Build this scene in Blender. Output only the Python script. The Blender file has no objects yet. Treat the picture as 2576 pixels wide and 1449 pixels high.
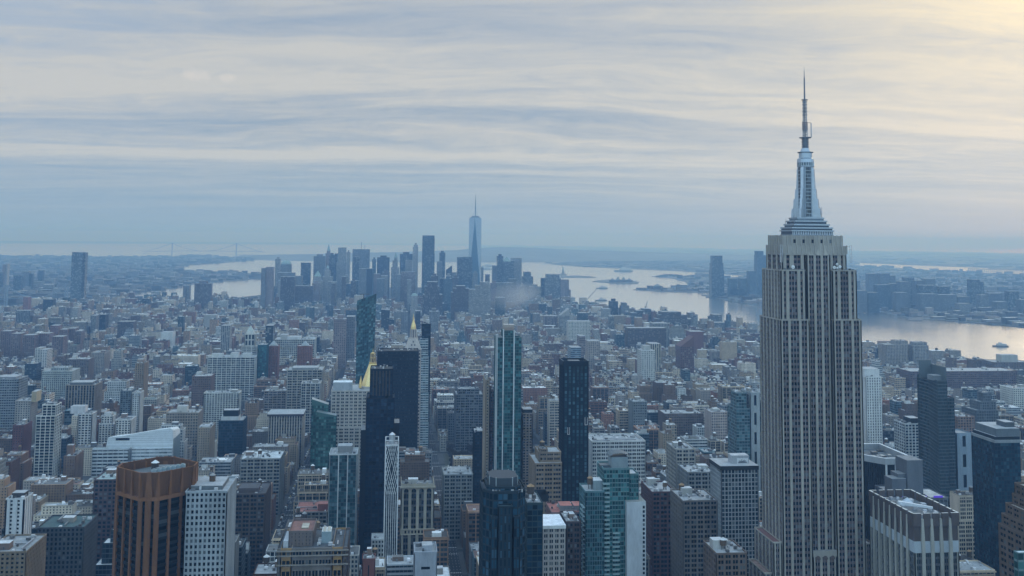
# A city seen from a high terrace looking down the island towards the harbour, late on an overcast afternoon.
import bpy, math, random
from math import sin, cos, tan, pi, radians, atan2, hypot, floor, ceil
from mathutils import Vector, Matrix

S = bpy.context.scene
C = S.collection
R = random.Random(11)

# ------------------------------------------------------------------ camera
# world: +X is cross-town west, +Y is down-town, +Z up, metres; the terrace is at (0, 0, 318)
CAM = Vector((0.0, 0.0, 318.0))
HEAD, PITCH, ROLL = radians(6.435), radians(4.898), radians(0.5245)
FD, CX, CY = 2626.4, 1288.0, 373.8
r0 = Vector((cos(HEAD), -sin(HEAD), 0))
fw = Vector((cos(PITCH) * sin(HEAD), cos(PITCH) * cos(HEAD), sin(PITCH)))
u0 = r0.cross(fw)
RT = cos(ROLL) * r0 + sin(ROLL) * u0
UP = cos(ROLL) * u0 - sin(ROLL) * r0
cd = bpy.data.cameras.new("Camera")
cam = bpy.data.objects.new("Camera", cd)
C.objects.link(cam)
cd.sensor_width = 36.0
cd.lens = 36.7047
cd.shift_y = -0.13614
cd.clip_start, cd.clip_end = 5.0, 120000.0
mw = Matrix((RT, UP, -fw)).transposed().to_4x4()
mw.translation = CAM
cam.matrix_world = mw
S.camera = cam


def ray(x, y):
    return fw + RT * ((x - CX) / FD) - UP * ((y - CY) / FD)


def at_u(x, y, U):          # where the sight line meets the plane Y = U: (X, Z)
    d = ray(x, y)
    t = U / d.y
    return d.x * t, CAM.z + d.z * t


def at_g(x, y, z=0.0):      # where the sight line meets a level
    d = ray(x, y)
    t = (z - CAM.z) / d.z
    return d.x * t, d.y * t


def proj(p):
    q = Vector(p) - CAM
    w = q.dot(fw)
    if w < 1:
        return None
    return CX + FD * q.dot(RT) / w, CY - FD * q.dot(UP) / w, w


# ------------------------------------------------------------------ light
SUN_AZ, SUN_EL = radians(38.0), radians(17.0)       # azimuth from +Y towards +X
W = bpy.data.worlds.new("World")
S.world = W
W.use_nodes = True
S.view_settings.view_transform = 'Standard'
S.view_settings.look = 'None'
S.view_settings.exposure = 0.0
S.view_settings.gamma = 1.0
sun_dir = Vector((sin(SUN_AZ) * cos(SUN_EL), cos(SUN_AZ) * cos(SUN_EL), sin(SUN_EL)))
ld = bpy.data.lights.new("sun", 'SUN')
ld.energy = 0.6
ld.angle = radians(12.0)
ld.color = (1.0, 0.86, 0.66)
lo = bpy.data.objects.new("sun", ld)
C.objects.link(lo)
lo.rotation_euler = sun_dir.to_track_quat('Z', 'Y').to_euler()


class NT:                   # small helper for node trees
    def __init__(s, tree):
        s.t = tree
        tree.nodes.clear()

    def n(s, kind, **kw):
        nd = s.t.nodes.new('ShaderNode' + kind)
        for k, v in kw.items():
            if k[0] == '_':
                nd.inputs[int(k[1:])].default_value = v
            else:
                setattr(nd, k, v)
        return nd

    def l(s, a, b, i=0, o=0):
        if hasattr(a, 'outputs'):
            a = a.outputs[o]
        s.t.links.new(a, b.inputs[i])
        return b

    def m(s, op, a, b=None, c=None):
        nd = s.t.nodes.new('ShaderNodeMath')
        nd.operation = op
        for i, x in enumerate((a, b, c)):
            if x is None:
                continue
            if isinstance(x, (int, float)):
                nd.inputs[i].default_value = x
            else:
                s.t.links.new(x.outputs[0] if hasattr(x, 'outputs') else x, nd.inputs[i])
        return nd.outputs[0]

    def mix(s, f, a, b, blend='MIX'):
        nd = s.t.nodes.new('ShaderNodeMix')
        nd.data_type = 'RGBA'
        nd.blend_type = blend
        for i, x in ((0, f), (6, a), (7, b)):
            if isinstance(x, (int, float)):
                nd.inputs[i].default_value = x
            elif isinstance(x, tuple):
                nd.inputs[i].default_value = x if len(x) == 4 else x + (1.0,)
            else:
                s.t.links.new(x.outputs[0] if hasattr(x, 'outputs') else x, nd.inputs[i])
        return nd.outputs[2]

    def ramp(s, f, pts, interp='LINEAR'):
        nd = s.t.nodes.new('ShaderNodeValToRGB')
        nd.color_ramp.interpolation = interp
        e = nd.color_ramp.elements
        while len(e) < len(pts):
            e.new(0.5)
        for el, (p, c) in zip(e, pts):
            el.position = p
            el.color = c if len(c) == 4 else tuple(c) + (1.0,)
        s.t.links.new(f.outputs[0] if hasattr(f, 'outputs') else f, nd.inputs[0])
        return nd.outputs[0]


def make_sky():
    N = NT(W.node_tree)
    tc = N.n('TexCoord')
    sep = N.n('SeparateXYZ')
    N.l(tc, sep)
    zc = N.m('MAXIMUM', sep.outputs[2], 0.0)
    # the clear sky above the clouds
    cmb = N.n('CombineXYZ')
    N.l(sep.outputs[0], cmb, 0)
    N.l(sep.outputs[1], cmb, 1)
    N.l(N.m('MAXIMUM', sep.outputs[2], 0.02), cmb, 2)
    sky = N.n('TexSky', sky_type='NISHITA', sun_disc=False, sun_elevation=SUN_EL, sun_rotation=SUN_AZ, altitude=300.0, dust_density=2.0)
    N.l(cmb, sky)
    # cloud deck: directions projected on a level sheet, streaked across the view
    den = N.m('ADD', zc, 0.075)
    px = N.m('DIVIDE', sep.outputs[0], den)
    py = N.m('DIVIDE', sep.outputs[1], den)
    ca, sa = cos(radians(4)), sin(radians(4))
    qx = N.m('SUBTRACT', N.m('MULTIPLY', px, ca), N.m('MULTIPLY', py, sa))
    qy = N.m('ADD', N.m('MULTIPLY', px, sa), N.m('MULTIPLY', py, ca))

    # bend the streaks a little so that no two run quite alike
    wv = N.n('CombineXYZ')
    N.l(N.m('MULTIPLY', qx, 0.34), wv, 0)
    N.l(N.m('MULTIPLY', qy, 0.34), wv, 1)
    wt = N.n('TexNoise')
    wt.inputs['Scale'].default_value = 1.0
    wt.inputs['Detail'].default_value = 3.0
    N.l(wv, wt)
    qy = N.m('ADD', qy, N.m('MULTIPLY', N.m('SUBTRACT', wt.outputs[0], 0.5), 1.5))

    def nz(sx, sy, off, det, rough, dist=0.0):
        v = N.n('CombineXYZ')
        N.l(N.m('MULTIPLY', qx, sx), v, 0)
        N.l(N.m('MULTIPLY', qy, sy), v, 1)
        v.inputs[2].default_value = off
        t = N.n('TexNoise')
        t.inputs['Scale'].default_value = 1.0
        t.inputs['Detail'].default_value = det
        t.inputs['Roughness'].default_value = rough
        t.inputs['Distortion'].default_value = dist
        N.l(v, t)
        return t.outputs[0]
    n1 = nz(0.13, 1.0, 3.1, 6, 0.55, 0.5)     # broad bands
    n2 = nz(0.30, 1.9, 7.7, 6, 0.58, 1.1)        # streaks
    n3 = nz(2.6, 4.2, 1.2, 7, 0.66, 1.2)        # mottling
    f = N.m('ADD', N.m('ADD', N.m('MULTIPLY', n1, 0.60), N.m('MULTIPLY', n2, 0.40)), N.m('MULTIPLY', N.m('SUBTRACT', n3, 0.5), 0.28))
    f = N.m('MULTIPLY', N.m('SUBTRACT', f, 0.5), 4.4)
    f = N.m('ADD', f, 0.5)
    f.node.use_clamp = True
    # elevation profile of the deck: dark side and light side
    el = N.m('MULTIPLY', zc, 4.0)
    el.node.use_clamp = True
    dark = N.ramp(el, [(0.0, SKY_D[0]), (0.16, SKY_D[1]), (0.4, SKY_D[2]), (0.9, SKY_D[3])])
    light = N.ramp(el, [(0.0, SKY_L[0]), (0.16, SKY_L[1]), (0.4, SKY_L[2]), (0.9, SKY_L[3])])
    lowf = N.m('MULTIPLY', zc, 14.0)
    lowf.node.use_clamp = True
    f = N.m('MULTIPLY', f, lowf)
    col = N.mix(f, dark, light)
    # blue gaps, upper left
    gap = N.m('MULTIPLY', N.m('MULTIPLY', N.m('SUBTRACT', -0.12, sep.outputs[0]), 3.0), N.m('MULTIPLY', zc, 5.0))
    gap.node.use_clamp = True
    gap = N.m('MULTIPLY', gap, N.m('SUBTRACT', 1.15, f))
    gap.node.use_clamp = True
    col = N.mix(N.m('MULTIPLY', gap, 0.75), col, (0.36, 0.50, 0.70))
    # two small bright puffs of cumulus, low in the south
    for k, (ppx, ppy, wx, wz) in enumerate(((492, 189, .016, .0062), (572, 196, .0085, .005))):
        d0 = ray(ppx, ppy).normalized()
        df = N.n('VectorMath', operation='SUBTRACT')
        N.l(tc, df)
        df.inputs[1].default_value = d0
        dd = N.n('VectorMath', operation='DOT_PRODUCT')
        N.l(df, dd)
        dd.inputs[1].default_value = r0
        ds = N.n('SeparateXYZ')
        N.l(df, ds)
        e1 = N.m('POWER', N.m('ABSOLUTE', N.m('DIVIDE', dd.outputs['Value'], wx)), 2.0)
        e2 = N.m('POWER', N.m('ABSOLUTE', N.m('DIVIDE', ds.outputs[2], wz)), 2.0)
        tn = N.n('TexNoise')
        tn.inputs['Scale'].default_value = 160.0
        tn.inputs['Detail'].default_value = 5.0
        N.l(tc, tn)
        pf = N.m('MULTIPLY', N.m('SUBTRACT', N.m('ADD', 0.45, N.m('MULTIPLY', tn.outputs[0], 1.6)), N.m('ADD', 0.35, N.m('ADD', e1, e2))), 1.1)
        pf.node.use_clamp = True
        col = N.mix(N.m('MULTIPLY', pf, 0.5), col, (0.74, 0.70, 0.66))
    # warm glow round the hidden sun
    dt = N.n('VectorMath', operation='DOT_PRODUCT')
    N.l(tc, dt)
    dt.inputs[1].default_value = sun_dir
    hf = N.m('MULTIPLY', N.m('SUBTRACT', zc, 0.075), 9.0)
    hf.node.use_clamp = True
    g = N.m('POWER', N.m('MAXIMUM', dt.outputs['Value'], 0.0), 26.0)
    g2 = N.m('POWER', N.m('MAXIMUM', dt.outputs['Value'], 0.0), 150.0)
    gm = N.m('MULTIPLY', N.m('ADD', N.m('MULTIPLY', g, 0.95), N.m('MULTIPLY', g2, 0.35)), N.m('ADD', N.m('MULTIPLY', f, 0.65), 0.45))
    gm = N.m('MULTIPLY', gm, hf)
    gm.node.use_clamp = True
    col = N.mix(gm, col, (0.92, 0.79, 0.53))
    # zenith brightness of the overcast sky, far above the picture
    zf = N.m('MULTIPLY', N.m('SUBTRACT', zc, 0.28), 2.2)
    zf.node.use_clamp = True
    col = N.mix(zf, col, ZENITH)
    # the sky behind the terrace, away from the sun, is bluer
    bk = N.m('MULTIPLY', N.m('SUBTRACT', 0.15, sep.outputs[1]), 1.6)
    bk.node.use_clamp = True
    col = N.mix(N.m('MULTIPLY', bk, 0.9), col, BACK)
    cl = N.mix(1.0, col, (10.0, 10.0, 10.0), 'MULTIPLY')
    cov = N.mix(0.94, sky, cl)
    bg = N.n('Background')
    bg.inputs[1].default_value = 0.1
    N.l(cov, bg)
    out = N.n('OutputWorld')
    N.l(bg, out)


SKY_D = [(0.27, 0.42, 0.58), (0.26, 0.40, 0.55), (0.30, 0.395, 0.51), (0.34, 0.42, 0.53)]
SKY_L = [(0.36, 0.50, 0.62), (0.50, 0.57, 0.62), (0.585, 0.595, 0.585), (0.57, 0.58, 0.57)]
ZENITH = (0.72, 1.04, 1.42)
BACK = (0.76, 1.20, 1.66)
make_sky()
W.cycles.sampling_method = 'MANUAL'
W.cycles.sample_map_resolution = 512
cy = S.cycles
cy.max_bounces = 6
cy.diffuse_bounces = 2
cy.glossy_bounces = 2
cy.transmission_bounces = 2
cy.volume_bounces = 0
cy.use_denoising = True
cy.sample_clamp_indirect = 4.0
cy.caustics_reflective = False
cy.caustics_refractive = False
# ------------------------------------------------------------------ materials
MAT = {}


def attr(N, name):
    a = N.n('Attribute')
    a.attribute_name = name
    return a


def noise(N, scale, det=4, vec=None, rough=0.55):
    t = N.n('TexNoise')
    t.inputs['Scale'].default_value = scale
    t.inputs['Detail'].default_value = det
    t.inputs['Roughness'].default_value = rough
    if vec is not None:
        N.l(vec, t)
    return t.outputs[0]


def newmat(name):
    m = bpy.data.materials.new(name)
    m.use_nodes = True
    MAT[name] = m
    N = NT(m.node_tree)
    b = N.n('BsdfPrincipled')
    N.l(b, N.n('OutputMaterial'))
    return N, b


def inp(b, k):
    return b.inputs[k]


def make_facade():
    # wall colour in 'Col'; windows from 'Win' = (width share, height share, glass tone); one UV unit is one bay by one storey
    N, b = newmat('facade')
    c = attr(N, 'Col')
    w = attr(N, 'Win')
    ws = N.n('SeparateColor')
    N.l(w, ws)
    uv = N.n('UVMap')
    sp = N.n('SeparateXYZ')
    N.l(uv, sp)
    fx = N.m('ABSOLUTE', N.m('SUBTRACT', N.m('FRACT', sp.outputs[0]), 0.5))
    fy = N.m('ABSOLUTE', N.m('SUBTRACT', N.m('FRACT', sp.outputs[1]), 0.5))
    ix = N.m('LESS_THAN', fx, N.m('MULTIPLY', ws.outputs[0], 0.5))
    iy = N.m('LESS_THAN', fy, N.m('MULTIPLY', ws.outputs[1], 0.5))
    mask = N.m('MULTIPLY', ix, iy)
    cell = N.n('CombineXYZ')
    N.l(N.m('FLOOR', sp.outputs[0]), cell, 0)
    N.l(N.m('FLOOR', sp.outputs[1]), cell, 1)
    oi = N.n('ObjectInfo')
    N.l(oi.outputs['Random'], cell, 2)
    wn = N.n('TexWhiteNoise')
    N.l(cell, wn)
    rnd = wn.outputs[0]
    geo = N.n('NewGeometry')
    mp = N.n('Mapping')
    mp.inputs['Scale'].default_value = (1, 1, 0.25)
    N.l(geo, mp)
    st = noise(N, 0.09, 5, mp)
    fine = noise(N, 0.7, 3, mp)
    mul = N.m('ADD', N.m('ADD', N.m('MULTIPLY', st, 0.7), N.m('MULTIPLY', fine, 0.35)), 0.25)
    sc = N.n('VectorMath', operation='SCALE')
    N.l(c, sc)
    N.l(mul, sc, 3)
    blind = N.m('GREATER_THAN', rnd, 0.80)
    dk = N.n('VectorMath', operation='SCALE')
    dk.inputs[0].default_value = (0.03, 0.042, 0.055)
    N.l(N.m('ADD', N.m('MULTIPLY', rnd, 0.8), N.m('MULTIPLY', ws.outputs[2], 2.0)), dk, 3)
    win = N.mix(N.m('MULTIPLY', blind, 0.75), dk.outputs[0], (0.26, 0.27, 0.27))
    N.l(N.mix(mask, sc.outputs[0], win), b, 'Base Color')
    N.l(N.m('SUBTRACT', 0.85, N.m('MULTIPLY', mask, 0.66)), b, 'Roughness')
    inp(b, 'Specular IOR Level').default_value = 0.3


def make_plain(name, rough=0.8, metal=0.0, sc1=0.12, amt=0.6, spec=0.4):
    N, b = newmat(name)
    c = attr(N, 'Col')
    geo = N.n('NewGeometry')
    a = noise(N, sc1, 5, geo)
    f = noise(N, sc1 * 9, 3, geo)
    mul = N.m('ADD', N.m('ADD', N.m('MULTIPLY', a, amt), N.m('MULTIPLY', f, amt * 0.6)), 1.0 - amt * 0.8)
    s = N.n('VectorMath', operation='SCALE')
    N.l(c, s)
    N.l(mul, s, 3)
    N.l(s, b, 'Base Color')
    inp(b, 'Roughness').default_value = rough
    inp(b, 'Metallic').default_value = metal
    inp(b, 'Specular IOR Level').default_value = spec


def make_glass():
    N, b = newmat('glass')
    c = attr(N, 'Col')
    uv = N.n('UVMap')
    fl = N.n('VectorMath', operation='FLOOR')
    N.l(uv, fl)
    sp = N.n('SeparateXYZ')
    N.l(fl, sp)
    cell = N.n('CombineXYZ')
    N.l(sp.outputs[0], cell, 0)
    N.l(sp.outputs[1], cell, 1)
    oi = N.n('ObjectInfo')
    N.l(N.m('MULTIPLY', oi.outputs['Random'], 50.0), cell, 2)
    wn = N.n('TexWhiteNoise')
    N.l(cell, wn)
    rnd = wn.outputs[0]
    s = N.n('VectorMath', operation='SCALE')
    N.l(c, s)
    N.l(N.m('ADD', N.m('MULTIPLY', N.m('POWER', rnd, 2.0), 2.0), 0.4), s, 3)
    blind = N.m('GREATER_THAN', rnd, 0.86)
    pale = N.mix(0.5, c, (0.30, 0.32, 0.33))
    N.l(N.mix(N.m('MULTIPLY', blind, c.outputs['Alpha']), s.outputs[0], pale), b, 'Base Color')
    inp(b, 'Roughness').default_value = 0.12
    inp(b, 'Specular IOR Level').default_value = 0.24
    # every pane sits a hair off true, so reflections break up
    nrm = N.n('VectorMath', operation='SUBTRACT')
    N.l(wn.outputs[1], nrm)
    nrm.inputs[1].default_value = (0.5, 0.5, 0.5)
    ns = N.n('VectorMath', operation='SCALE')
    N.l(nrm, ns)
    ns.inputs[3].default_value = 0.07
    geo = N.n('NewGeometry')
    ad = N.n('VectorMath', operation='ADD')
    N.l(geo.outputs['Normal'], ad)
    N.l(ns, ad, 1)
    nn = N.n('VectorMath', operation='NORMALIZE')
    N.l(ad, nn)
    N.l(nn, b, 'Normal')


def make_water():
    N, b = newmat('water')
    geo = N.n('NewGeometry')
    mp = N.n('Mapping')
    mp.inputs['Scale'].default_value = (1, 0.6, 1)
    N.l(geo, mp)
    a = noise(N, 0.02, 6, mp, 0.65)
    a2 = noise(N, 0.0014, 4, mp, 0.6)
    inp(b, 'Base Color').default_value = (0.88, 0.92, 0.92, 1)
    N.l(N.m('ADD', N.m('MULTIPLY', a2, 0.2), 0.06), b, 'Roughness')
    inp(b, 'Metallic').default_value = 0.95
    bp = N.n('Bump')
    bp.inputs['Strength'].default_value = 0.30
    bp.inputs['Distance'].default_value = 3.0
    N.l(a, bp, 'Height')
    N.l(bp, b, 'Normal')


def make_land():
    N, b = newmat('land')
    geo = N.n('NewGeometry')
    a = noise(N, 0.0011, 6, geo, 0.65)
    f = noise(N, 0.008, 6, geo, 0.7)
    c = N.ramp(N.m('ADD', N.m('MULTIPLY', a, 0.5), N.m('MULTIPLY', f, 0.5)), [(0.36, (0.035, 0.05, 0.045)), (0.48, (0.09, 0.09, 0.085)), (0.56, (0.15, 0.15, 0.15)), (0.68, (0.24, 0.25, 0.25))])
    N.l(c, b, 'Base Color')
    inp(b, 'Roughness').default_value = 0.9


make_facade()
make_plain('roof', 0.9, 0, 0.22, 1.15)
make_plain('paint', 0.6, 0, 0.2, 0.35)
make_plain('steel', 0.35, 0.7, 0.3, 0.3)
make_plain('gold', 0.42, 0.8, 0.4, 0.35)
make_plain('ground', 0.92, 0, 0.03, 0.6)
make_plain('bark', 0.95, 0, 0.5, 0.8)
make_glass()
make_water()
make_land()
FAC, ROOF, PAINT, STEEL, GOLD, GLASS, GROUND = 'facade', 'roof', 'paint', 'steel', 'gold', 'glass', 'ground'


# ------------------------------------------------------------------ meshes
class MB:
    def __init__(s):
        s.v, s.f, s.m, s.uv, s.c, s.w, s.mats = [], [], [], [], [], [], []

    def face(s, pts, mat, col, uv=None, win=None):
        k = len(s.v)
        s.v.extend(pts)
        n = len(pts)
        s.f.append(tuple(range(k, k + n)))
        if mat not in s.mats:
            s.mats.append(mat)
        s.m.append(s.mats.index(mat))
        s.uv.extend(uv if uv else [(0.02, 0.02)] * n)
        c = col if len(col) == 4 else (col[0], col[1], col[2], 1.0)
        if mat in (FAC, ROOF):
            k2 = (max(.02, (c[0] + c[1] + c[2]) / 3) / .31) ** .5
            k2 = min(k2, .78 / max(c[:3] + (.01,)))
            c = (c[0] * k2, c[1] * k2, c[2] * k2, c[3])
        s.c.extend([c] * n)
        s.w.extend([win or (0, 0, 0, 1)] * n)

    def wall(s, p, q, z0, z1, mat, col, nb=0, nf=0, win=None):
        s.face([(p[0], p[1], z0), (q[0], q[1], z0), (q[0], q[1], z1), (p[0], p[1], z1)], mat, col,
               [(0, 0), (nb, 0), (nb, nf), (0, nf)] if nb else None, win)

    def box(s, x0, x1, y0, y1, z0, z1, mat, col, top=None, tcol=None, bot=False):
        a, b, c, d = (x0, y0), (x1, y0), (x1, y1), (x0, y1)
        for p, q in ((a, b), (b, c), (c, d), (d, a)):
            s.wall(p, q, z0, z1, mat, col)
        s.face([(x0, y0, z1), (x1, y0, z1), (x1, y1, z1), (x0, y1, z1)], top or mat, tcol or col)
        if bot:
            s.face([(x0, y0, z0), (x0, y1, z0), (x1, y1, z0), (x1, y0, z0)], mat, col)

    def prism(s, poly, z0, z1, mat, col, top=None, tcol=None, poly1=None):
        n = len(poly)
        p1 = poly1 or poly
        zf = (lambda i: z1[i]) if isinstance(z1, (list, tuple)) else (lambda i: z1)
        for i in range(n):
            j = (i + 1) % n
            s.face([(*poly[i], z0), (*poly[j], z0), (*p1[j], zf(j)), (*p1[i], zf(i))], mat, col)
        s.face([(*p1[i], zf(i)) for i in range(n)], top or mat, tcol or col)

    def cyl(s, x, y, z0, z1, ra, rb, n, mat, col, top=None, tcol=None, ph=0.0):
        a = [(x + ra * cos(ph + 2 * pi * i / n), y + ra * sin(ph + 2 * pi * i / n)) for i in range(n)]
        if rb < 0.01:
            for i in range(n):
                s.face([(*a[i], z0), (*a[(i + 1) % n], z0), (x, y, z1)], mat, col)
            return
        b = [(x + rb * cos(ph + 2 * pi * i / n), y + rb * sin(ph + 2 * pi * i / n)) for i in range(n)]
        s.prism(a, z0, z1, mat, col, top, tcol, b)

    def bar(s, a, b, w, mat, col):
        a, b = Vector(a), Vector(b)
        d = (b - a).normalized()
        e = d.cross(Vector((0, 0, 1)))
        if e.length < 1e-3:
            e = Vector((1, 0, 0))
        e = e.normalized() * (w / 2)
        g = d.cross(e).normalized() * (w / 2)
        o = [e + g, -e + g, -e - g, e - g]
        for i in range(4):
            j = (i + 1) % 4
            s.face([tuple(a + o[i]), tuple(a + o[j]), tuple(b + o[j]), tuple(b + o[i])], mat, col)
        s.face([tuple(a + k) for k in reversed(o)], mat, col)
        s.face([tuple(b + k) for k in o], mat, col)

    def mesh(s, name, off=(0, 0, 0)):
        me = bpy.data.meshes.new(name)
        ox, oy, oz = off
        me.from_pydata([(x - ox, y - oy, z - oz) for x, y, z in s.v], [], s.f)
        for k in s.mats:
            me.materials.append(MAT[k])
        me.polygons.foreach_set('material_index', s.m)
        ul = me.uv_layers.new(name='UVMap')
        ul.data.foreach_set('uv', [t for p in s.uv for t in p])
        for nm, dat in (('Col', s.c), ('Win', s.w)):
            if nm == 'Win' and FAC not in s.mats:
                continue
            a = me.attributes.new(nm, 'FLOAT_COLOR', 'CORNER')
            a.data.foreach_set('color', [t for p in dat for t in p])
        me.update()
        return me

    def build(s, name, parent=None, loc=None):
        # loc: world point of the object's origin (vertices are given in world metres)
        base = Vector(parent['base']) if parent is not None else Vector((0, 0, 0))
        loc = Vector(loc) if loc is not None else base
        o = bpy.data.objects.new(name, s.mesh(name, loc))
        C.objects.link(o)
        if parent is not None:
            o.parent = parent
            o.location = loc - base
        else:
            o.location = loc
        return o


def tag(o, label=None, cat=None, group=None, kind=None):
    for k, v in (('label', label), ('category', cat), ('group', group), ('kind', kind)):
        if v:
            o[k] = v
    return o


def thing(name, label, cat, base, group=None):
    o = bpy.data.objects.new(name, None)
    C.objects.link(o)
    o.location = base
    o['base'] = tuple(base)
    o.empty_display_size = 5.0
    return tag(o, label, cat, group)


def struct(name, mb, kind='structure'):
    return tag(mb.build(name), kind=kind)
# ------------------------------------------------------------------ builders
def shade(c, k):
    return (c[0] * k, c[1] * k, c[2] * k)


def facade(mb, p, q, z0, z1, groups, nf, wcol, scol, gcol, wl=None, gm=None, rec=0.5, pier=1.4, mull=0.35, sh=0.38, mcol=None, side=True):
    # a wall in relief from p to q (outside on the right): piers, mullions, spandrels and the glass behind them
    dx, dy = q[0] - p[0], q[1] - p[1]
    L = hypot(dx, dy)
    if L < 0.5 or z1 - z0 < 0.5:
        return
    dx, dy = dx / L, dy / L
    nx, ny = dy, -dx
    nw = sum(groups)
    k = 1.0
    while True:
        ww = (L - (len(groups) + 1) * pier * k - (nw - len(groups)) * mull * k) / nw
        if ww > 0.3:
            break
        k *= 0.7
    pier, mull = pier * k, mull * k
    mcol = mcol or scol

    def pt(s, e, z):
        return (p[0] + dx * s + nx * e, p[1] + dy * s + ny * e, z)

    def post(a, b, e, col):
        mb.face([pt(a, e, z0), pt(b, e, z0), pt(b, e, z1), pt(a, e, z1)], FAC, col)
        mb.face([pt(a, -rec, z0), pt(a, e, z0), pt(a, e, z1), pt(a, -rec, z1)], FAC, col)
        mb.face([pt(b, e, z0), pt(b, -rec, z0), pt(b, -rec, z1), pt(b, e, z1)], FAC, col)
    s = 0.0
    fh = (z1 - z0) / nf
    cols = []
    post(0, pier, 0, wcol)
    s = pier
    for gi, g in enumerate(groups):
        for i in range(g):
            cols.append((s, s + ww))
            s += ww
            if i < g - 1:
                post(s, s + mull, -0.25 * rec, mcol)
                s += mull
        post(s, s + pier, 0, wcol)
        s += pier
    e = -0.55 * rec
    for f in range(nf + 1):
        a = z0 + f * fh
        b = min(a + sh * fh, z1)
        if f == nf:
            a, b = z1 - 0.25 * sh * fh, z1
        mb.face([pt(0.01, e, a), pt(L - 0.01, e, a), pt(L - 0.01, e, b), pt(0.01, e, b)], FAC, scol)
        mb.face([pt(0.01, -rec, b), pt(0.01, e, b), pt(L - 0.01, e, b), pt(L - 0.01, -rec, b)][::-1], FAC, scol)
    for ci, (a, b) in enumerate(cols):
        if wl is not None:
            for f in range(nf):
                za, zb = z0 + (f + sh) * fh, z0 + (f + 1) * fh
                wl.append(([pt(a, -rec, za), pt(b, -rec, za), pt(b, -rec, zb), pt(a, -rec, zb)], (ci + 0.5, f + 0.5), gcol, (nx, ny)))
        elif gm is not None:
            gm.face([pt(a, -rec, z0), pt(b, -rec, z0), pt(b, -rec, z1), pt(a, -rec, z1)], GLASS, gcol,
                    [(ci + .1, 0), (ci + .9, 0), (ci + .9, nf), (ci + .1, nf)])


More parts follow.
